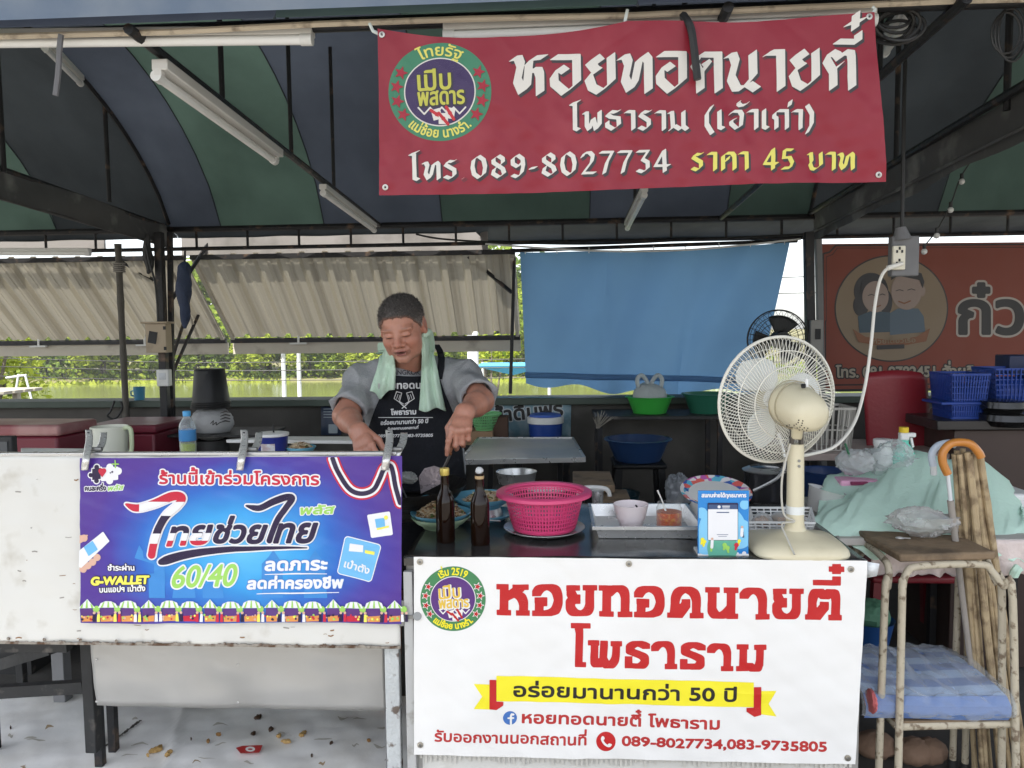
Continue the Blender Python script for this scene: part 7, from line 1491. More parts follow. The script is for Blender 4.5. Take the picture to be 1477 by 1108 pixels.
c = V(P(787, 636, 4.55)); c.z = zz_+.001; r = thing('drink_cooler', 'round blue drinks cooler with white band and blue lid', 'cooler', c); h = .15
B().lathe([(0, 0), (.094, 0), (.102, h*.66), (0, h*.66)], c, 36).build('body', mat('cooler_blue', (.012, .05, .26), .35), r); B().lathe([(.103, h*.66), (.108, h*.68), (.108, h*.9), (.103, h*.93), (0, h*.93)], c, 36).build('band', m_white, r); B().lathe([(.095, h*.93), (.09, h*1.02), (.05, h*1.06), (0, h*1.07)], c, 36).build('lid', mat('cooler_lidblue', (.05, .12, .45), .35), r)
# rear rack with basins
r, zb_ = rack_table(858, 1048, 601, 4.25, .4, 'black framed rack along the rear wall with basins on top', m_legblk, .02)
m_gbas = mat('basin_green', (.05, .42, .06), .35, .08, 4, leak=.12); m_dgb = mat('basin_deepgreen', (.02, .13, .08), .4, .1, 4); m_nvb = mat('basin_navy', (.012, .035, .10), .3, .1, 4)
def basin(c, R_, h, m, label, root_name='basin'):
    r = thing(root_name, label, 'basin', c); B().lathe([(0, 0), (R_*.68, 0), (R_*.94, h*.94), (R_*1.03, h*.95), (R_*1.04, h), (R_*.93, h*1.01), (R_*.66, .006), (0, .006)], c, 40).build('basin', m, r, ang=60); return r
c = V(P(937, 599, 4.42)); c.z = zb_+.001; basin(c, .135, .095, m_gbas, 'bright green basin on the rear rack holding a white bag')
b = B(); cb_ = c+Vector((0, 0, .06)); m_wbag = mat('bag_white', (.62, .66, .66), .4, .1, 8, bump=.4, bsc=30, leak=.4)
o = crinkle('plastic_bag', 'white knotted carrier bag in the bright green basin', cb_+Vector((0, 0, .035)), (.098, .08, .085), m_wbag, 14, amp=.12)
for s in (-1, 1): B().tube(smoothpts([cb_+Vector(v) for v in ((s*.06, 0, .07), (s*.07, 0, .13), (s*.045, 0, .155), (s*.015, 0, .12), (s*.01, 0, .085))], 6), [.012]*25, 8).build('handle', m_wbag, o)
c = V(P(1020, 600, 4.42)); c.z = zb_+.001; basin(c, .14, .11, m_dgb, 'dark green basin on the rear rack, half behind the fan')
def pstool(c, h, w_, label, m):
    r = thing('plastic_stool', label, 'stool', c); B().box((c[0], c[1], c[2]+h-.012), (w_, w_, .024)).build('seat', m, r, bevel=.008)
    for sx in (-1, 1):
        for sy in (-1, 1): B().bar(V(c)+Vector((sx*w_*.40, sy*w_*.40, h-.025)), V(c)+Vector((sx*w_*.56, sy*w_*.56, 0)), .035, .03).build('leg', m, r)
    return r
c = V(P(920, 664, 3.9)); pstool((c.x, 3.9, 0), c.z, .26, 'black plastic stool under the navy basin', m_bkt); c.z += .002; basin(c, .165, .11, m_nvb, 'navy blue basin on the black stool')
c = V(PZ(870, 700, .45)); r = thing('bucket', 'dark teal bucket in the shade below the rear rack', 'bucket', (c.x, 4.0, .3)); B().lathe([(0, 0), (.10, 0), (.125, .2), (.13, .205), (.11, .2), (.09, .01), (0, .01)], (c.x, 4.0, .42), 32).build('body', mat('bucket_teal', (.015, .05, .07), .35), r); B().box((c.x, 4.0, .205), (.3, .3, .41)).build('stand', m_legblk, r)
crinkle('plastic_bag', 'dark grey bag hanging low below the navy basin', P(978, 710, 3.7), (.07, .06, .11), film('bag_shade', (.55, .58, .62), .45, .2, .5, 14), 33)
# straw broom heads sticking up by the rack
b = B(); R = random.Random(7); c = V(P(862, 610, 4.2))
for k in range(26): b.tube([c+Vector((R.uniform(-.01, .01), 0, -.03)), c+Vector((R.uniform(-.03, .09), R.uniform(-.03, .03), R.uniform(.01, .07)))], .0016, 4)
tag(b.build('dry_grass', m_wg), 'tuft of dry grey stalks at the corner of the rear rack', 'stalks')
# folding stool and plank behind the pink basket, roll of film
zf_ = .80; q4 = [P(826, 700, 2.95), P(887, 700, 2.95), P(880, 688, 3.25), P(826, 688, 3.25)]; zq = float(q4[0][2]); r = thing('folding_stool', 'small wooden stool with white bent legs behind the pink basket', 'stool', q4[0]); box8([(p[0], p[1]) for p in q4], zq-.03, zq, 'seat', m_swood, r, .004)
B().tube(smoothpts([P(834, 728, 2.93), P(834, 712, 2.93), P(842, 704, 2.93), P(868, 704, 2.93), P(878, 710, 2.93), P(880, 730, 2.93)], 6), .009, 8).build('leg_frame', m_white, r); B().box((q4[0][0]+.08, 3.1, zq/2-.03), (.06, .06, zq-.06)).build('post', m_legblk, r)
c = P(888, 722, 2.9); r = thing('plank', 'short weathered plank behind the steel tray', 'plank', c); B().box((c[0], 2.96, c[2]), (.11, .2, .02)).build('board', m_swood, r, bevel=.003); B().box((c[0], 2.96, c[2]/2-.01), (.05, .05, c[2]-.025)).build('post', m_legblk, r)
crinkle('film_roll', 'crumpled white film lying behind the pink basket', P(790, 704, 2.9), (.10, .05, .022), mat('film_white', (.55, .55, .54), .4, .1, 20, bump=.5, bsc=40), 41, 'film', amp=.2)
B().box((P(790, 712, 2.9)[0], 2.92, .40), (.24, .10, .79)).build('low_shelf', m_legblk); o = bpy.data.objects['low_shelf']; tag(o, 'dark narrow cabinet carrying the crumpled film', 'cabinet')
c = P(745, 690, 3.4); r = thing('steel_pot', 'small steel pot under the folding table', 'pot', (c[0], 3.4, c[2])); B().lathe([(0, 0), (.08, 0), (.09, .05), (.092, .052), (.086, .05), (.076, .006), (0, .006)], c-np.array([0, 0, .02]), 28).build('body', m_inox, r); B().box((c[0], 3.4, c[2]/2-.02), (.2, .2, c[2]-.05)).build('stand', m_legblk, r)
# ================================================================ neighbouring stall at the right
m_red = mat('chair_red', (.20, .012, .02), .4, .15, 4, bump=.1)
cL = [(1247, 545), (1262, 538), (1320, 538), (1338, 548), (1346, 640), (1352, 720), (1258, 720), (1252, 640)]
r = thing('plastic_chair', 'dark red plastic chair back in front of the orange sign', 'chair', (P(1298, 700, 3.6)[0], 3.75, 0))
b = B(); b.grid(lambda u, v: (lambda p: (p[0], p[1]+.018*(2*u-1)**2, p[2]))(P(np.interp(v, [0, .05, .5, 1], [1256, 1247, 1251, 1258])*(1-u)+np.interp(v, [0, .05, .5, 1], [1330, 1339, 1346, 1352])*u, 538+(182)*v-4*math.sin(u*math.pi)*(v < .04), 3.6)), 16, 20); b.build('backrest', m_red, r, solid=.008)
c = P(1300, 740, 3.4); B().box((c[0], 3.38, .44), (.42, .42, .03)).build('seat', m_red, r, bevel=.01)
for sx in (-1, 1):
    for sy in (-1, 1): B().bar((c[0]+sx*.18, 3.38+sy*.18, .43), (c[0]+sx*.21, 3.38+sy*.21, 0), .035).build('leg', m_red, r)
m_desk = mat('desk_dark', (.05, .03, .025), .5, .2, 5); zd = float(P(1400, 607, 3.3)[2]); x0d = float(P(1352, 620, 3.3)[0])
r = thing('serving_desk', 'dark brown wooden serving desk at the right edge', 'desk', (x0d+.5, 3.6, 0)); B().box((x0d+.6, 3.55, zd-.02), (1.2, .5, .04)).build('top', mat('desk_top', (.025, .022, .022), .35), r, bevel=.004); B().box((x0d+.64, 3.55, zd/2-.02), (1.1, .42, zd-.05)).build('body', m_desk, r, bevel=.004)
m_bb = mat('basket_blue', (.015, .055, .30), .4, .1, 5, leak=.1)
def bbasket(px0, py1, px1, py0, Y, label, dy=.18):
    a_, b_ = P(px0, py1, Y), P(px1, py0, Y); r = thing('storage_basket', label, 'basket', (a_[0], Y, a_[2])); c4 = [V(v) for v in ((a_[0]+.02, Y, a_[2]), (b_[0]-.02, Y, a_[2]), (b_[0]-.02, Y+dy, a_[2]), (a_[0]+.02, Y+dy, a_[2]))]; hz = b_[2]-a_[2]
    b = B(); b.prism(c4, (0, 0, .004)); 
    for k in range(4): p, q = c4[k], c4[(k+1) % 4]; b.add([p, q, q+Vector((0, 0, hz*.72)), p+Vector((0, 0, hz*.72))], [(0, 1, 2, 3)])
    b.build('shell', m_bb, r, solid=.003); gridbox('lattice', c4, hz, m_bb, r, .005, 14, 7, .02); return r
bbasket(1366, 603, 1428, 540, 3.36, 'tall blue plastic basket on the serving desk', .16); bbasket(1430, 585, 1520, 532, 3.42, 'blue lattice basket on the right of the serving desk', .16)
b = B(); q = P(1366, 582, 3.35); b.box((P(1395, 582, 3.35)[0], 3.43, q[2]), (.22, .18, .012)); tag(b.build('basket_rim', m_bb, bevel=.003), 'flat blue tray edge projecting around the tall blue basket', 'tray')
for i, (px, py, rr, hh) in enumerate(((1446, 588, .085, .05), (1450, 606, .10, .05))):
    c = V(P(px, py+8, 3.33)); r = thing('metal_pot', ('upper', 'lower')[i]+' dark metal pot of the pair on the serving desk', 'pot', c); B().lathe([(0, 0), (rr*.8, 0), (rr, hh*.5), (rr*.96, hh), (rr*1.04, hh+.003), (rr*.9, hh+.006), (0, hh+.01)], c, 32).build('body', mat('pot_black', (.035, .035, .037), .18, .1, 6, metal=.8), r)
c = P(1462, 520, 3.6); r = thing('storage_box', 'dark navy box stacked at the upper right above the baskets', 'box', c); B().box((c[0]+.06, 3.62, c[2]-.02), (.2, .12, .09)).build('body', mat('box_navy', (.012, .022, .07), .4), r, bevel=.006); B().box((c[0]+.06, 3.62, (c[2]-.065+zd)/2), (.05, .05, c[2]-.066-zd)).build('stand', m_legblk, r)
# slim control box on the grey post at the right
c = P(1176, 487, 4.52); r = thing('breaker_box', 'grey breaker box on the post right of the tarp', 'switch box', c); B().box(c, (.07, .05, .20)).build('case', mat('breaker_grey', (.26, .25, .23), .5, .1, 8), r, bevel=.004); B().box((c[0]+.005, 4.492, c[2]+.02), (.03, .006, .06)).build('switch', m_dark, r)
# ================================================================ the cook
f4_ = np.float32
def s_ell(p, c, r, Rm=None):
    q = p-np.asarray(c, f4_)
    if Rm is not None: q = q @ np.asarray(Rm, f4_)
    r = np.asarray(r, f4_); k0 = np.linalg.norm(q/r, axis=-1); k1 = np.linalg.norm(q/(r*r), axis=-1)+1e-9
    return k0*(k0-1)/k1
def s_cap(p, a, b, ra, rb=None):
    a, b = np.asarray(a, f4_), np.asarray(b, f4_); rb = ra if rb is None else rb; d = b-a
    t = np.clip(((p-a) @ d)/(d @ d+1e-12), 0, 1); return np.linalg.norm(p-a-t[..., None]*d, axis=-1)-(ra+(rb-ra)*t)
def smin(a, b, k): h = np.clip(.5+.5*(b-a)/k, 0, 1); return b*(1-h)+a*h-k*h*(1-h)
def smax(a, b, k): return -smin(-a, -b, k)
def surfnet(fn, lo, hi, h):
    lo, hi = np.asarray(lo, float), np.asarray(hi, float); n = np.ceil((hi-lo)/h).astype(int)+1
    ax_ = [lo[i]+h*np.arange(n[i]) for i in range(3)]; vol = np.empty(n, f4_)
    for i in range(0, n[0], 12):
        X, Y, Z = np.meshgrid(ax_[0][i:i+12], ax_[1], ax_[2], indexing='ij'); vol[i:i+12] = fn(np.stack([X, Y, Z], -1).reshape(-1, 3).astype(f4_)).reshape(X.shape)
    sg = vol < 0; c = [(a, b, d) for a in (0, 1) for b in (0, 1) for d in (0, 1)]
    sl_ = lambda A, o: A[o[0]:n[0]-1+o[0], o[1]:n[1]-1+o[1], o[2]:n[2]-1+o[2]]
    st = sum(sl_(sg, o).astype(np.int8) for o in c); act = (st > 0) & (st < 8); I = np.argwhere(act); acc = np.zeros((len(I), 3)); cnt = np.zeros(len(I))
    for o in c:
        for k in range(3):
            if o[k]: continue
            e = list(o); e[k] = 1; va = vol[I[:, 0]+o[0], I[:, 1]+o[1], I[:, 2]+o[2]]; vb = vol[I[:, 0]+e[0], I[:, 1]+e[1], I[:, 2]+e[2]]
            m = (va < 0) != (vb < 0); t = np.where(m, va/(va-vb+1e-12), 0); q = np.tile(np.array(o, float), (len(I), 1)); q[:, k] += t
            acc[m] += q[m]; cnt[m] += 1
    vs = lo+h*(I+acc/np.maximum(cnt, 1)[:, None]); idx = -np.ones(act.shape, int); idx[I[:, 0], I[:, 1], I[:, 2]] = np.arange(len(I)); fs = []
    for k in range(3):
        u, v = (k+1) % 3, (k+2) % 3; A = [slice(None)]*3; A[k] = slice(0, n[k]-1); Bs = [slice(None)]*3; Bs[k] = slice(1, n[k])
        ed = np.argwhere(sg[tuple(A)] != sg[tuple(Bs)]); ed = ed[(ed[:, u] > 0) & (ed[:, v] > 0) & (ed[:, u] < n[u]-1) & (ed[:, v] < n[v]-1)]
        g_ = lambda du, dv: (lambda q: idx[q[:, 0], q[:, 1], q[:, 2]])(ed-np.eye(3, dtype=int)[u]*du-np.eye(3, dtype=int)[v]*dv)
        quad = np.stack([g_(1, 1), g_(0, 1), g_(0, 0), g_(1, 0)], 1); ins = sg[ed[:, 0], ed[:, 1], ed[:, 2]]; quad[~ins] = quad[~ins][:, ::-1]; fs.append(quad[(quad >= 0).all(1)])
    return vs, np.concatenate(fs)
def add_np(b, vs, fs): b.add([tuple(x) for x in vs], [tuple(int(i) for i in q) for q in fs]); return b

YM = 2.93
S_R, S_L = P(524, 552, 2.93), P(667, 548, 2.93); E_R, E_L = P(498, 600, 2.76), P(694, 578, 2.72); W_R, W_L = P(517, 622, 2.56), P(671, 594, 2.56)
NB, HD = P(588, 535, 2.94), P(581, 474, 2.775)
CH, BE, HP = P(597, 592, 2.955), P(600, 668, 2.945), P(600, 760, 2.97)
# ---- head in its own frame
HS = .98; HR = np.array(Matrix.Rotation(rad(-4), 3, 'Z') @ Matrix.Rotation(rad(-6), 3, 'Y') @ Matrix.Rotation(rad(23), 3, 'X'))
def hl(p): return (((p-HD.astype(f4_)) @ HR.astype(f4_))/HS)*np.array([1, 1, 1/.88], f4_)
def skull(q): return smin(s_ell(q, (0, .016, .052), (.0765, .096, .083)), s_ell(q, (0, -.022, -.022), (.068, .074, .098)), .03)
def head_sdf(p):
    q = hl(p); ax_ = np.abs(q[:, 0]); m = np.stack([ax_, q[:, 1], q[:, 2]], 1)          # mirrored half
    d = skull(q)
    d = smin(d, s_ell(m, (.036, -.052, -.030), (.031, .034, .034)), .02)               # cheek
    d = smin(d, s_ell(m, (.031, -.026, -.078), (.034, .046, .034)), .028)                # jowl
    d = smin(d, s_ell(q, (0, -.076, -.100), (.026, .022, .022)), .022)                  # chin
    d = smin(d, s_ell(m, (.030, -.077, .034), (.028, .014, .009)), .02)                # brow
    d = smax(d, -s_ell(m, (.031, -.103, .012), (.019, .013, .011)), .016)               # socket
    d = smin(d, s_ell(m, (.031, -.081, .010), (.018, .013, .0115)), .006)               # closed lid
    d = smax(d, -s_cap(m, (.015, -.0955, .0035), (.046, -.089, .0055), .0016), .003)    # lid line
    d = smax(d, -s_cap(m, (.018, -.0965, .0195), (.046, -.091, .0205), .0012), .004)    # lid fold
    d = smax(d, -s_cap(m, (.016, -.0975, -.008), (.040, -.093, -.014), .0016), .008)    # eye bag
    d = smin(d, s_cap(q, (0, -.088, .020), (0, -.112, -.020), .0085, .0135), .014)      # nose
    d = smin(d, s_ell(m, (.0165, -.099, -.026), (.0115, .0125, .010)), .008)           # nostril wing
    d = smax(d, -s_ell(m, (.0075, -.108, -.0355), (.0042, .0048, .004)), .003)          # nostril
    d = smax(d, -s_cap(m, (.024, -.096, -.028), (.036, -.086, -.058), .0022), .010)     # nose to mouth fold
    d = smin(d, s_ell(q, (0, -.088, -.056), (.030, .014, .020)), .014)                  # muzzle
    d = smin(d, s_ell(q, (0, -.1005, -.0545), (.023, .006, .0052)), .005); d = smin(d, s_ell(q, (0, -.0985, -.0690), (.020, .0075, .0062)), .005)   # lips
    d = smax(d, -s_ell(q, (.001, -.105, -.0612), (.0195, .0125, .0052)), .003)          # open mouth
    d = smax(d, -s_cap(q, (-.016, -.094, -.0805), (.016, -.094, -.0805), .002), .01)    # under the lip
    qe = m.copy(); e = smin(s_ell(qe, (.0785, .014, .002), (.0105, .023, .038)), s_ell(qe, (.080, .004, -.022), (.008, .011, .013)), .01); e = smax(e, -s_ell(qe, (.0905, .006, .004), (.0062, .0115, .020)), .005)
    return smin(d, e, .012)*HS
def neck_sdf(p): return smin(s_cap(p, NB+np.array([0, .01, -.03]), HD+np.array([.005, .035, -.055]), .064, .060), s_cap(p, NB+np.array([-.005, -.015, -.02]), HD+np.array([.01, .03, -.09]), .05, .045), .04)
# ---- hands: palm and five fingers
def frame(f, s):
    f = np.array(f, float); f /= np.linalg.norm(f); s = np.array(s, float); s -= f*(s @ f); s /= np.linalg.norm(s); return f, s
def finger_chain(base, f, p, L, curls):
    pts = [base]; a = 0; cur = base
    for l_, c in zip(L, curls): a += rad(c); cur = cur+(f*math.cos(a)+p*math.sin(a))*l_; pts.append(cur)
    return pts
def make_hand(w, f, s, pdir, curls, thumb):
    f, s = frame(f, s); p = np.cross(f, s); p = p if p @ np.array(pdir) > 0 else -p; fingers = []
    spec = ((.028, .083, (.043, .026, .021), .0098), (.0095, .090, (.047, .030, .022), .0102), (-.0095, .086, (.043, .028, .022), .0097), (-.027, .077, (.034, .021, .019), .0085))
    for (o, fb, L, r_), cu in zip(spec, curls):
        ff = f+s*o*3.2; ff /= np.linalg.norm(ff); base = w+f*fb+s*o-p*.003; fingers.append((finger_chain(base, ff, p, L, cu), r_, w+f*.018+s*o*.55))
    tb = w+f*.024+s*.026+p*.008; t1_ = tb+(f*thumb[0]+s*thumb[1]+p*thumb[2])*.042; t2_ = t1_+(f*thumb[3]+s*thumb[4]+p*thumb[5])*.033; t3_ = t2_+(f*thumb[3]+s*thumb[4]*.6+p*thumb[5])*.024
    return fingers, [tb, t1_, t2_, t3_], (f, s, p)
def hand_sdf(p, w, hd):
    fingers, th, (f, s, pp) = hd; palm = None
    for pts, r_, root in fingers:
        c = s_cap(p, root, pts[0], .0145, .0118); palm = c if palm is None else smin(palm, c, .012)
    palm = smin(palm, s_cap(p, w+f*.05-s*.012, w+f*.05+s*.016, .0165, .0165), .012); d = palm
    for pts, r_, root in fingers:
        c = None
        for k in range(3):
            rr = (r_, r_*.92, r_*.84, r_*.70); sg = s_cap(p, pts[k], pts[k+1], rr[k], rr[k+1]); c = sg if c is None else smin(c, sg, .003)
        c = smin(c, np.linalg.norm(p-(pts[1]-pp*.001).astype(f4_), axis=-1)-r_*1.02, .004); kn = np.linalg.norm(p-(pts[0]-pp*.002).astype(f4_), axis=-1)-r_*1.16
        d = np.minimum(d, c) if False else smin(d, smin(c, kn, .006), .005)
    t = smin(s_cap(p, th[0], th[1], .0165, .0125), s_cap(p, th[1], th[2], .0118, .0105), .006); t = smin(t, s_cap(p, th[2], th[3], .0102, .0078), .004); return smin(d, t, .009)
hR = make_hand(W_R, (.42, -.62, -.66), (.75, .15, .62), (-.2, .6, -.7), ((14, 16, 10), (38, 46, 30), (48, 55, 34), (55, 58, 36)), (.75, .45, .45, .85, .0, .5))
hL = make_hand(W_L, (-.12, -.74, -.66), (-1, .05, .1), (.0, .6, -.8), ((22, 26, 14), (48, 58, 36), (54, 62, 38), (58, 62, 40)), (.7, .5, .5, .9, -.2, .45))
def arm_sdf(p, S, E, Wr, hd):
    d = s_cap(p, S, E, .055, .044); m_ = E+(Wr-E)*.35; d = smin(d, smin(s_cap(p, E, m_, .0415, .0415), s_cap(p, m_, Wr, .0415, .027), .02), .02)
    f = hd[2][0]; d = smin(d, s_cap(p, Wr-hd[2][1]*.010, Wr+hd[2][1]*.010, .0235), .02); return smin(d, hand_sdf(p, Wr, hd), .014)
def torso_sdf(p):
    d = smin(s_ell(p, CH, (.180, .118, .19)), s_ell(p, BE, (.178, .155, .19)), .08); d = smin(d, s_ell(p, HP, (.172, .135, .17)), .08)
    for S in (S_R, S_L): d = smin(d, s_cap(p, S+np.array([0, 0, -.012]), CH+np.array([0, .0, .06]), .062, .1), .05); d = smin(d, s_cap(p, S+np.array([0, .01, .005]), NB+np.array([0, .02, -.01]), .056, .062), .04)
    return d
def legs_sdf(p):
    d = None
    for s in (-1, 1):
        h = np.array([HP[0]+s*.09, 2.98, .80]); k = np.array([HP[0]+s*.10, 2.97, .44]); a_ = np.array([HP[0]+s*.105, 3.0, .085]); c = smin(s_cap(p, h, k, .085, .055), s_cap(p, k, a_, .055, .036), .03); c = smin(c, s_ell(p, a_+np.array([0, -.075, -.05]), (.043, .115, .034)), .03); d = c if d is None else np.minimum(d, c)
    return d
def body_sdf(p): return smin(smin(torso_sdf(p), neck_sdf(p), .04), legs_sdf(p), .05)
def skin_all(p): return smin(smin(head_sdf(p), neck_sdf(p), .008), torso_sdf(p)+.01, .03)
r = thing('person', 'man in grey shirt and black apron with mint towel round his neck, cooking', 'person', (HP[0], 2.98, 0))
b = B(); vs_head, fs_head = surfnet(skin_all, HD-np.array([.125, .165, .175]), HD+np.array([.125, .165, .165]), .0026); add_np(b, vs_head, fs_head); nh = len(vs_head)
for S, E, Wr, hd in ((S_R, E_R, W_R, hR), (S_L, E_L, W_L, hL)):
    pts = np.array([S*.4+E*.6, E, Wr]+[q for fg in hd[0] for q in fg[0]]+hd[1]); vs, fs = surfnet(lambda p: arm_sdf(p, S, E, Wr, hd), pts.min(0)-.065, pts.max(0)+.065, .0032); add_np(b, vs, fs)
vs, fs = surfnet(lambda p: body_sdf(p)+.012, (HP[0]-.33, 2.72, -.005), (HP[0]+.33, 3.18, NB[2]-.03), .014); add_np(b, vs, fs)
# skin colour varies over the face: lips, lids, brows, ruddy cheeks, shaved sides
V_ = np.array(b.v, f4_); q = hl(V_); ax_ = np.abs(q[:, 0]); colr = np.tile(np.array([.46, .215, .148]), (len(V_), 1)); hm = np.zeros(len(V_), bool); hm[:nh] = True
def blend(w, c): w = (np.clip(w, 0, 1)*hm)[:, None]; colr[:] = colr*(1-w)+np.array(c)*w
gs = lambda c, r_: np.exp(-(((ax_-c[0])/r_[0])**2+((q[:, 1]-c[1])/r_[1])**2+((q[:, 2]-c[2])/r_[2])**2))
blend(.65*gs((.045, -.075, -.03), (.03, .05, .028)), (.43, .165, .11)); blend(.7*gs((0, -.115, -.02), (.018, .03, .02)), (.44, .16, .105)); blend(.5*gs((.083, .01, 0), (.02, .03, .035)), (.42, .15, .10))
blend(.35*gs((0, -.08, .075), (.06, .05, .03)), (.46, .215, .135))
blend(1.3*gs((0, -.1, -.0545), (.022, .02, .006)), (.25, .07, .06)); blend(1.3*gs((0, -.1, -.0695), (.02, .02, .0075)), (.28, .08, .068)); blend(1.7*gs((0, -.098, -.0612), (.0195, .018, .0046)), (.06, .014, .012))
blend(1.2*gs((.031, -.09, .0035), (.018, .02, .0022)), (.06, .03, .02)); blend(.45*gs((.032, -.09, -.006), (.018, .03, .007)), (.30, .13, .09)); blend(.55*gs((.034, -.085, .0385), (.018, .03, .0045)), (.16, .10, .075)); blend(1.4*gs((.0075, -.108, -.035), (.004, .01, .003)), (.08, .03, .02))
blend(.35*gs((0, -.075, -.085), (.05, .04, .03)), (.34, .19, .135))
m_skin = bpy.data.materials.new('skin'); m_skin.use_nodes = True; n, l = m_skin.node_tree.nodes, m_skin.node_tree.links; at = n.new('ShaderNodeAttribute'); at.attribute_name = 'tone'; bs = n['Principled BSDF']
no = n.new('ShaderNodeTexNoise'); no.inputs['Scale'].default_value = 70; no.inputs['Detail'].default_value = 5; mx = n.new('ShaderNodeMix'); mx.data_type = 'RGBA'; mx.blend_type = 'MULTIPLY'; mx.inputs[0].default_value = 1; rp = n.new('ShaderNodeMapRange'); rp.inputs[3].default_value = .82; rp.inputs[4].default_value = 1.18
l.new(no.outputs[0], rp.inputs[0]); l.new(at.outputs['Color'], mx.inputs[6]); l.new(rp.outputs[0], mx.inputs[7]); l.new(mx.outputs[2], bs.inputs['Base Color']); bs.inputs['Roughness'].default_value = .42; bs.inputs['Subsurface Weight'].default_value = .12; bs.inputs['Subsurface Radius'].default_value = (.01, .004, .002); bs.inputs['Subsurface Scale'].default_value = .6
bp = n.new('ShaderNodeBump'); bp.inputs['Strength'].default_value = .18; bp.inputs['Distance'].default_value = .002; l.new(no.outputs[0], bp.inputs['Height']); l.new(bp.outputs[0], bs.inputs['Normal'])
o = b.build('body', m_skin, r, ang=180); ca = o.data.color_attributes.new('tone', 'FLOAT_COLOR', 'POINT'); ca.data.foreach_set('color', np.concatenate([colr, np.ones((len(colr), 1))], 1).ravel())
# hair: clipped short, greying at the sides
def hair_edge(q):
    t = np.clip((q[:, 1]+.088)/.075, 0, 1); t = t*t*(3-2*t); return q[:, 2]-(.088*(1-t)+.012*t-.030*np.clip((q[:, 1]+.02)/.03, 0, 1)-.055*np.clip((q[:, 1]-.03)/.04, 0, 1)+.010*np.clip(1-np.abs(np.abs(q[:, 0])-.045)/.02, 0, 1)*(1-t))
def hair_sdf(p):
    q = hl(p); d = skull(q)-.0055-.0014*np.sin(q[:, 0]*520+q[:, 2]*310)*np.sin(q[:, 1]*480+q[:, 2]*390)-.001*np.sin(q[:, 0]*1100+q[:, 2]*700); t = np.clip((q[:, 1]+.088)/.075, 0, 1); t = t*t*(3-2*t)
    line = .088*(1-t)+.012*t-.030*np.clip((q[:, 1]+.02)/.03, 0, 1)-.055*np.clip((q[:, 1]-.03)/.04, 0, 1)+.010*np.clip(1-np.abs(np.abs(q[:, 0])-.045)/.02, 0, 1)*(1-t)+.0032*np.sin(q[:, 0]*210)*np.sin(q[:, 1]*170+1)+.0028*np.sin(q[:, 0]*640+q[:, 1]*310)+.002*np.sin(q[:, 0]*1100-q[:, 1]*900)
    return smax(d, line-q[:, 2], .006)*HS
b = B(); vs, fs = surfnet(hair_sdf, HD-np.array([.115, .15, .07]), HD+np.array([.115, .15, .16]), .0026); add_np(b, vs, fs); q = hl(np.array(vs, f4_)); gr = np.clip(.22+.75*np.clip((.075-q[:, 2])/.06, 0, 1)+.25*np.clip((-q[:, 1]-.06)/.03, 0, 1), 0, 1)[:, None]; rj = rng.uniform(.55, 1.6, (len(vs), 1)); edge = np.clip(1-(np.array(hair_edge(q))-0)/.012, 0, 1)[:, None]; hc = (np.array([.018, .017, .017])*(1-gr)+np.array([.17, .145, .13])*gr)*rj; hc = hc*(1-.65*edge)+np.array([.22, .12, .085])*.65*edge
m_hair = bpy.data.materials.new('hair'); m_hair.use_nodes = True; n, l = m_hair.node_tree.nodes, m_hair.node_tree.links; at = n.new('ShaderNodeAttribute'); at.attribute_name = 'tone'; no = n.new('ShaderNodeTexNoise'); no.inputs['Scale'].default_value = 120; no.inputs['Detail'].default_value = 8; rp = n.new('ShaderNodeMapRange'); rp.inputs[1].default_value = .3; rp.inputs[2].default_value = .7; rp.inputs[3].default_value = .25; rp.inputs[4].default_value = 2.2; mx = n.new('ShaderNodeMix'); mx.data_type = 'RGBA'; mx.blend_type = 'MULTIPLY'; mx.inputs[0].default_value = 1
l.new(no.outputs[0], rp.inputs[0]); l.new(at.outputs['Color'], mx.inputs[6]); l.new(rp.outputs[0], mx.inputs[7]); l.new(mx.outputs[2], n['Principled BSDF'].inputs['Base Color']); n['Principled BSDF'].inputs['Roughness'].default_value = .6; bp = n.new('ShaderNodeBump'); bp.inputs['Strength'].default_value = .7; bp.inputs['Distance'].default_value = .004; l.new(no.outputs[0], bp.inputs['Height']); l.new(bp.outputs[0], n['Principled BSDF'].inputs['Normal'])
nv_ = np.array(vs); nrm = nv_-(HD+np.array([0, .015, .03])); nrm /= np.linalg.norm(nrm, axis=1)[:, None]; pick = rng.choice(len(nv_), 7000); hb = []; kc = []
for i in pick:
    p = nv_[i]; d = nrm[i]+rng.normal(0, .45, 3); d[2] += -.15; d /= np.linalg.norm(d); s_ = np.cross(d, rng.normal(0, 1, 3)); s_ /= np.linalg.norm(s_)+1e-9; L_ = rng.uniform(.004, .0095); o_ = len(b.v)
    b.add([p-s_*.0009-d*.001, p+s_*.0009-d*.001, p+d*L_], [(0, 1, 2)]); kc.append(hc[i]*rng.choice((.4, .8, 1.3, 2.6)))
hc = np.concatenate([hc, np.repeat(np.array(kc), 3, 0)])
o = b.build('hair', m_hair, r, ang=180); ca = o.data.color_attributes.new('tone', 'FLOAT_COLOR', 'POINT'); ca.data.foreach_set('color', np.concatenate([hc, np.ones((len(hc), 1))], 1).ravel())
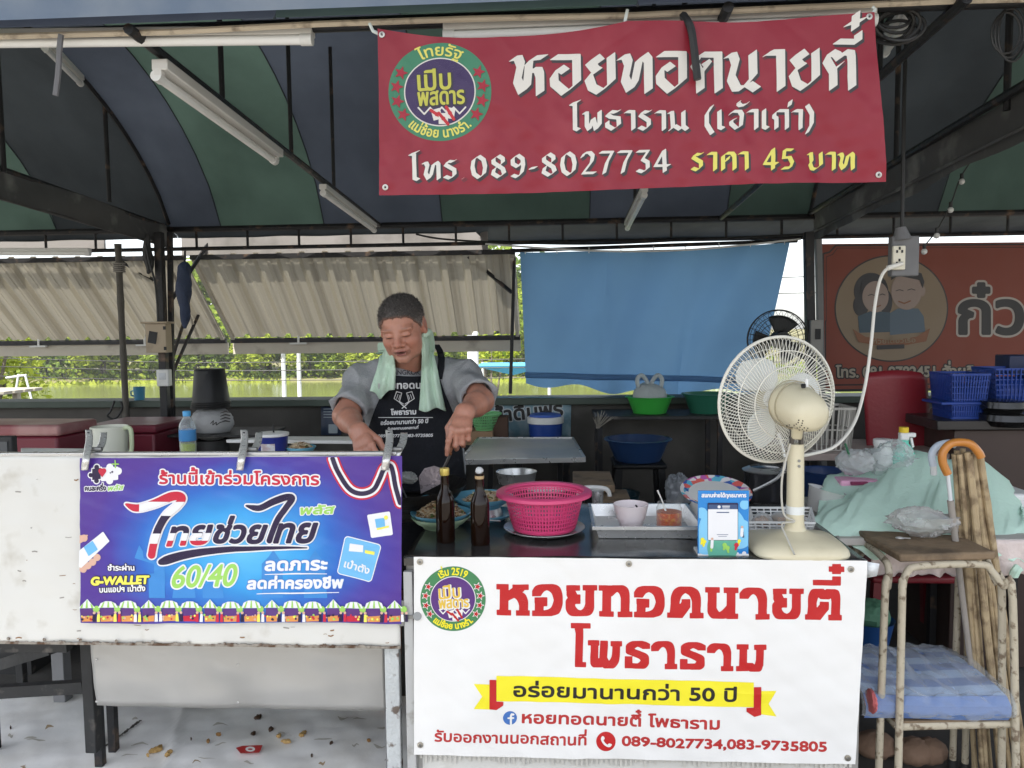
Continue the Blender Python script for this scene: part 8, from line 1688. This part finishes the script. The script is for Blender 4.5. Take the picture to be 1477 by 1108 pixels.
# shirt with loose short sleeves
def sleeve(p, S, E, fr):
    e = S+(E-S)*fr; d = (e-S)/np.linalg.norm(e-S); L = np.linalg.norm(e-S); t = (p-S.astype(f4_)) @ d.astype(f4_); base = s_cap(p, S, e+d*.08, .058, .075)
    base = smax(base, t-L, .006); inner = smax(s_cap(p, S+d*.03, e+d*.2, .045, .067), -(t-L*.74), .004); return base, inner
def shirt_sdf(p):
    d = torso_sdf(p)-.012; x, y, z = p[:, 0], p[:, 1], p[:, 2]
    for S, E, fr in ((S_R, E_R, .84), (S_L, E_L, .86)):
        o_, i_ = sleeve(p, S, E, fr); d = smax(smin(d, o_, .03), -i_, .004)
    cx = HP[0]; fold = .0035*np.sin((x-cx)*36+z*22+5*np.sin(z*13+x*6))+.0026*np.sin((x-cx)*(-31)+z*44+y*30+4*np.sin(x*17))+.0022*np.sin(z*61+(x-cx)*19+4*np.sin(x*23)+y*40); amp = np.clip(.35+np.abs(x-cx)*3.5, .3, 1.); rd = np.exp(-np.abs(np.sin((x-cx)*np.sign(x-cx)*17+z*21+1.5*np.sin(z*16+y*9)))/.13); fold = fold*.8-.0065*rd*np.clip(np.abs(x-cx)*7-.35, 0, 1)-.004*np.exp(-np.abs(np.sin(z*27-np.abs(x-cx)*13+y*12))/.12)*np.clip(np.abs(x-cx)*6-.5, 0, 1)
    d = d+fold*amp; d = smax(d, .80-z, .01); d = smin(d, s_cap(p, NB+np.array([-.006, -.112, -.032]), NB+np.array([.004, .03, .012]), .058, .072), .04); return d
m_shirt = mat('shirt_grey', (.33, .335, .345), .85, .2, 110, bump=.4, bsc=220, spec=.2)
b = B(); vs, fs = surfnet(shirt_sdf, (HP[0]-.36, 2.62, .79), (HP[0]+.36, 3.17, NB[2]+.09), .0055); add_np(b, vs, fs); b.build('shirt', m_shirt, r, ang=180)
def shorts_sdf(p): return smax(smax(smin(s_ell(p, HP, (.18, .142, .17)), smin(s_cap(p, (HP[0]-.09, 2.98, .80), (HP[0]-.1, 2.97, .42), .098, .085), s_cap(p, (HP[0]+.09, 2.98, .80), (HP[0]+.1, 2.97, .42), .098, .085), .02), .05), .47-p[:, 2], .006), p[:, 2]-.88, .006)
b = B(); vs, fs = surfnet(shorts_sdf, (HP[0]-.3, 2.75, .44), (HP[0]+.3, 3.2, .9), .012); add_np(b, vs, fs); b.build('shorts', mat('shorts_dark', (.03, .03, .04), .8), r, ang=180)
# cloth laid over him from the front
def over(px, py, sdf, off, Y0=2.55):
    px = np.asarray(px, float); py = np.asarray(py, float); s0 = P(px, py, Y0); d = ray(px, py); d = d/np.linalg.norm(d, axis=-1)[..., None]; t = np.zeros(px.shape)
    for _ in range(46): t = np.minimum(t+np.clip(sdf((s0+d*t[..., None]).reshape(-1, 3).astype(f4_)).reshape(px.shape)-off, -.02, .08)*.8, .62)
    return s0+d*t[..., None]
def npgrid(b, A, mi=0):
    nv, nu = A.shape[:2]; b.add(A.reshape(-1, 3), [(j*nu+i, (j+1)*nu+i, (j+1)*nu+i+1, j*nu+i+1) for j in range(nv-1) for i in range(nu-1)], mi); return b
base_sdf = lambda p: smin(smin(shirt_sdf(p), neck_sdf(p), .02), s_ell(p, HP+np.array([0, -.0, -.12]), (.185, .16, .3)), .05)
m_apron = mat('apron_black', (.010, .011, .015), .8, .2, 60, bump=.25, bsc=90, spec=.25)
ys = np.linspace(541, 830, 90); xl = np.interp(ys, [541, 560, 590, 620, 660, 830], [563, 555, 541, 531, 526, 520]); xr = np.interp(ys, [541, 565, 600, 640, 700, 830], [633, 641, 656, 666, 672, 680]); U = np.linspace(0, 1, 70)
PXg = xl[:, None]*(1-U)+xr[:, None]*U; PYg = np.repeat(ys[:, None], 70, 1)+2*np.sin(U*3.14)[None, :]*(np.arange(90)[:, None] < 4)
A = over(PXg, PYg, base_sdf, .008); 
for _ in range(3): A[1:-1, :, 1] = (A[:-2, :, 1]+A[1:-1, :, 1]*2+A[2:, :, 1])/4; A[:, 1:-1, 1] = (A[:, :-2, 1]+A[:, 1:-1, 1]*2+A[:, 2:, 1])/4
A[:, :, 1] += -.004-.004*np.sin(U*9+2)[None, :]*np.clip((ys-600)/100, 0, 1)[:, None]
b = B(); npgrid(b, A); b.build('apron', m_apron, r, solid=.002)
def apsurf(px, py, l):
    px, py = np.asarray(px, float), np.asarray(py, float); j = np.clip((py-541)/(830-541)*89, 0, 88.99); j0 = j.astype(int); L_ = np.interp(py, ys, xl); R_ = np.interp(py, ys, xr); i = np.clip((px-L_)/(R_-L_)*69, 0, 68.99); i0 = i.astype(int); fj, fi = j-j0, i-i0
    Yv = (A[j0, i0, 1]*(1-fi)+A[j0, i0+1, 1]*fi)*(1-fj)+(A[j0+1, i0, 1]*(1-fi)+A[j0+1, i0+1, 1]*fi)*fj; d = ray(px, py); t = (Yv-.0028-np.asarray(l)*.0004)/d[:, 1]; return CAMP+d*t[:, None]
m_print = mat('apron_print', (.62, .62, .62), .7, .05, 20)
a = Art(); a.emit(textf('หอยทอดนายตี๋', (546, 561), (632, 560), 7.5, h=.5), .5, 1); a.emit(textf('โพธาราม', (564, 598.5), (600, 597.5), 5.5, h=.45), .45, 1); a.emit(textf('อร่อยมานานกว่า 50 ปี', (549, 613), (617, 610), 4.4, h=.4, slant=.15), .35, 1); a.emit(textf('รับออกงานนอกสถานที่', (559, 620.5), (603, 618.5), 2.9, h=.35, slant=.15), .2, 1)
a.emit(textf('089-8027734,083-9735805', (545, 631), (624, 630), 4.2, ref='8', h=.4, slant=.15), .25, 1); a.emit(Fld(540, 598, 630, 610, .5).line([(546, 602.3), (624, 602.3)], .5), 0, 1)
f = Fld(560, 560, 610, 592, .4)
for s in (-1, 1):
    c = lambda x, y: (583+s*x, y); q = [c(3.5, 567), c(11, 565), c(14.5, 575), c(7, 580)]; f.line(q+[q[0]], .6); f.line([c(6, 570), c(8, 576)], .45); f.line([c(9, 569), c(11, 575)], .45); f.line([c(8, 579), c(2, 585), c(-3, 589)], .7); f.line([c(7, 579), c(1, 583)], .5)
a.emit(f, 0, 1); a.build('apron_lettering', m_print, r, apsurf)
sy_ = np.linspace(497, 547, 24); sx_ = np.interp(sy_, [497, 505, 517, 530, 547], [629, 634, 637, 636, 633]); b = B(); npgrid(b, over(np.stack([sx_+k*2.4 for k in range(-2, 3)], 1), np.stack([sy_]*5, 1), base_sdf, .005)); b.build('apron_strap', m_apron, r, solid=.002); strap = over(np.array([563, 560, 560, 562.]), np.array([545, 525, 512, 503.]), base_sdf, .008); B().tube(smoothpts(list(strap), 5), .008, 8).build('apron_strap', m_apron, r)
aa = Art(); f = textf('BANGKOK', (562, 540.5), (606, 540.5), 6.5, ref='B', h=.45); sh = lambda px, py, l: over(px, py, shirt_sdf, .0035); aa.emit(f, .2, 1).build('shirt_print', mat('shirt_ink', (.06, .06, .07), .8, .4, 60), r, sh)
# towel hanging round the neck
m_towel = mat('towel_mint', (.60, .77, .62), .9, .07, 12, bump=.5, bsc=130, spec=.15, leak=.12)
base2 = base_sdf
def strip(rows, nfold, seed, hem):
    rows = np.array(rows, float); yy = np.linspace(rows[0, 0], rows[-1, 0], 60); L_ = np.interp(yy, rows[:, 0], rows[:, 1]); R_ = np.interp(yy, rows[:, 0], rows[:, 2]); u = np.linspace(0, 1, 44); v = np.linspace(0, 1, 60)
    X = L_[:, None]*(1-u)+R_[:, None]*u+1.2*np.sin(v*5+seed)[:, None]*v[:, None]; Y_ = np.repeat(yy[:, None], 44, 1)+v[:, None]**2*hem(u)[None, :]; A_ = over(X, Y_, base2, .016)
    for _ in range(6): A_[1:-1, :, 1] = (A_[:-2, :, 1]+2*A_[1:-1, :, 1]+A_[2:, :, 1])/4; A_[:, 1:-1, 1] = (A_[:, :-2, 1]+2*A_[:, 1:-1, 1]+A_[:, 2:, 1])/4
    A_[:, :, 1] -= .004+.0095*(1+np.sin(u*2*math.pi*nfold+seed+1.2*np.sin(v*3)[:, None]))*np.clip(.35+v[:, None], 0, 1)*np.sin(u*math.pi)**.4; return A_
tw1 = strip([(494, 552, 563), (508, 549, 567), (520, 547, 569), (535, 544, 571), (552, 539, 571), (564, 535, 570)], 2.1, .6, lambda u: 12*np.exp(-((u-.45)/.2)**2)-2*u); tw2 = strip([(486, 607, 614), (498, 608, 620), (512, 609, 626), (530, 609, 631), (552, 608, 635), (575, 606, 639), (591, 604, 642)], 2.0, 2.4, lambda u: 3*np.sin(u*7))
b = B(); npgrid(b, tw1); npgrid(b, tw2); bk = []
ps_ = smoothpts([tw1[0].mean(0), tw1[0].mean(0)+np.array([.022, .045, -.002]), NB+np.array([-.055, .06, .055]), NB+np.array([0, .085, .07]), NB+np.array([.07, .06, .065]), tw2[0].mean(0)+np.array([.010, .05, .012]), tw2[0].mean(0)], 6)
b.tube(ps_, list(np.interp(np.linspace(0, 1, len(ps_)), [0, .2, .5, .8, 1], [.007, .018, .024, .018, .007])), 12); b.build('towel', m_towel, r, solid=.004)
# the turners he holds
m_hand = mat('handle_wood', (.24, .10, .05), .45, .2, 20); g0 = np.mean([hL[0][1][0][2], hL[1][2]], axis=0)
gp = hL[0][0][0][2]; fL, sL, pL = hL[2]; iT = hL[0][0][0][3]; top_ = V(W_L+fL*.035+pL*.034); t_ = thing('turner', 'steel turner with dark wooden handle held in his left hand', 'turner', top_); near_ = V(hL[0][0][0][2]+pL*.020); mid_ = V(P(650, 654, float(iT[1])+.015)); low_ = V(P(636, 684, float(iT[1])+.05))
B().tube([top_, near_, mid_], [.008, .0100, .0085], 12).build('handle', m_hand, t_); B().bar(mid_, low_, .010, .004).build('shaft', mat('shaft_steel', (.25, .25, .26), .3, .1, 10, metal=.8), t_)
b = B(); Yb = float(low_.y); q = [P(x, y, Yb) for x, y in ((637, 676), (626, 672), (612, 676), (604, 688), (607, 712), (620, 706), (636, 698))]; b.prism(q, (0, .002, 0)); b.build('blade', mat('blade_steel', (.42, .36, .38), .28, .25, 14, metal=.55, bump=.4, bsc=30), t_, bevel=.0006)
t_ = thing('turner', 'turner with reddish wooden handle held in his right hand', 'turner', V(W_R)); tipR = np.mean([hR[0][0][0][3], hR[1][3]], axis=0); B().tube([tipR+np.array([-.02, .012, .03]), tipR, P(566, 672, float(tipR[1])+.02)], .0085, 12).build('handle', m_hand, t_); B().bar(P(566, 672, float(tipR[1])+.02), P(588, 722, float(tipR[1])+.03), .012, .004).build('shaft', MATS['shaft_steel'], t_)
crinkle('plastic_bag', 'crumpled dark clear film by the wok, left of the turner blade', P(588, 690, 2.46), (.035, .03, .022), film('bag_darkclear', (.5, .52, .5), .55, .1, .6, 40), 51)
# ---------------------------------------------------------------- river haze: pale air round the whole scene
b = B(); b.box((0, 60, 12), (420, 240, 46)); hz_ = b.build('haze', bpy.data.materials.new('haze_air'), smooth=False); tag(hz_, kind='stuff')
m = hz_.data.materials[0]; m.use_nodes = True; n, l = m.node_tree.nodes, m.node_tree.links; n.remove(n['Principled BSDF']); vp = n.new('ShaderNodeVolumePrincipled'); vp.inputs['Color'].default_value = (.93, .96, .98, 1); vp.inputs['Density'].default_value = .0005; vp.inputs['Anisotropy'].default_value = .2
l.new(vp.outputs[0], n['Material Output'].inputs['Volume'])
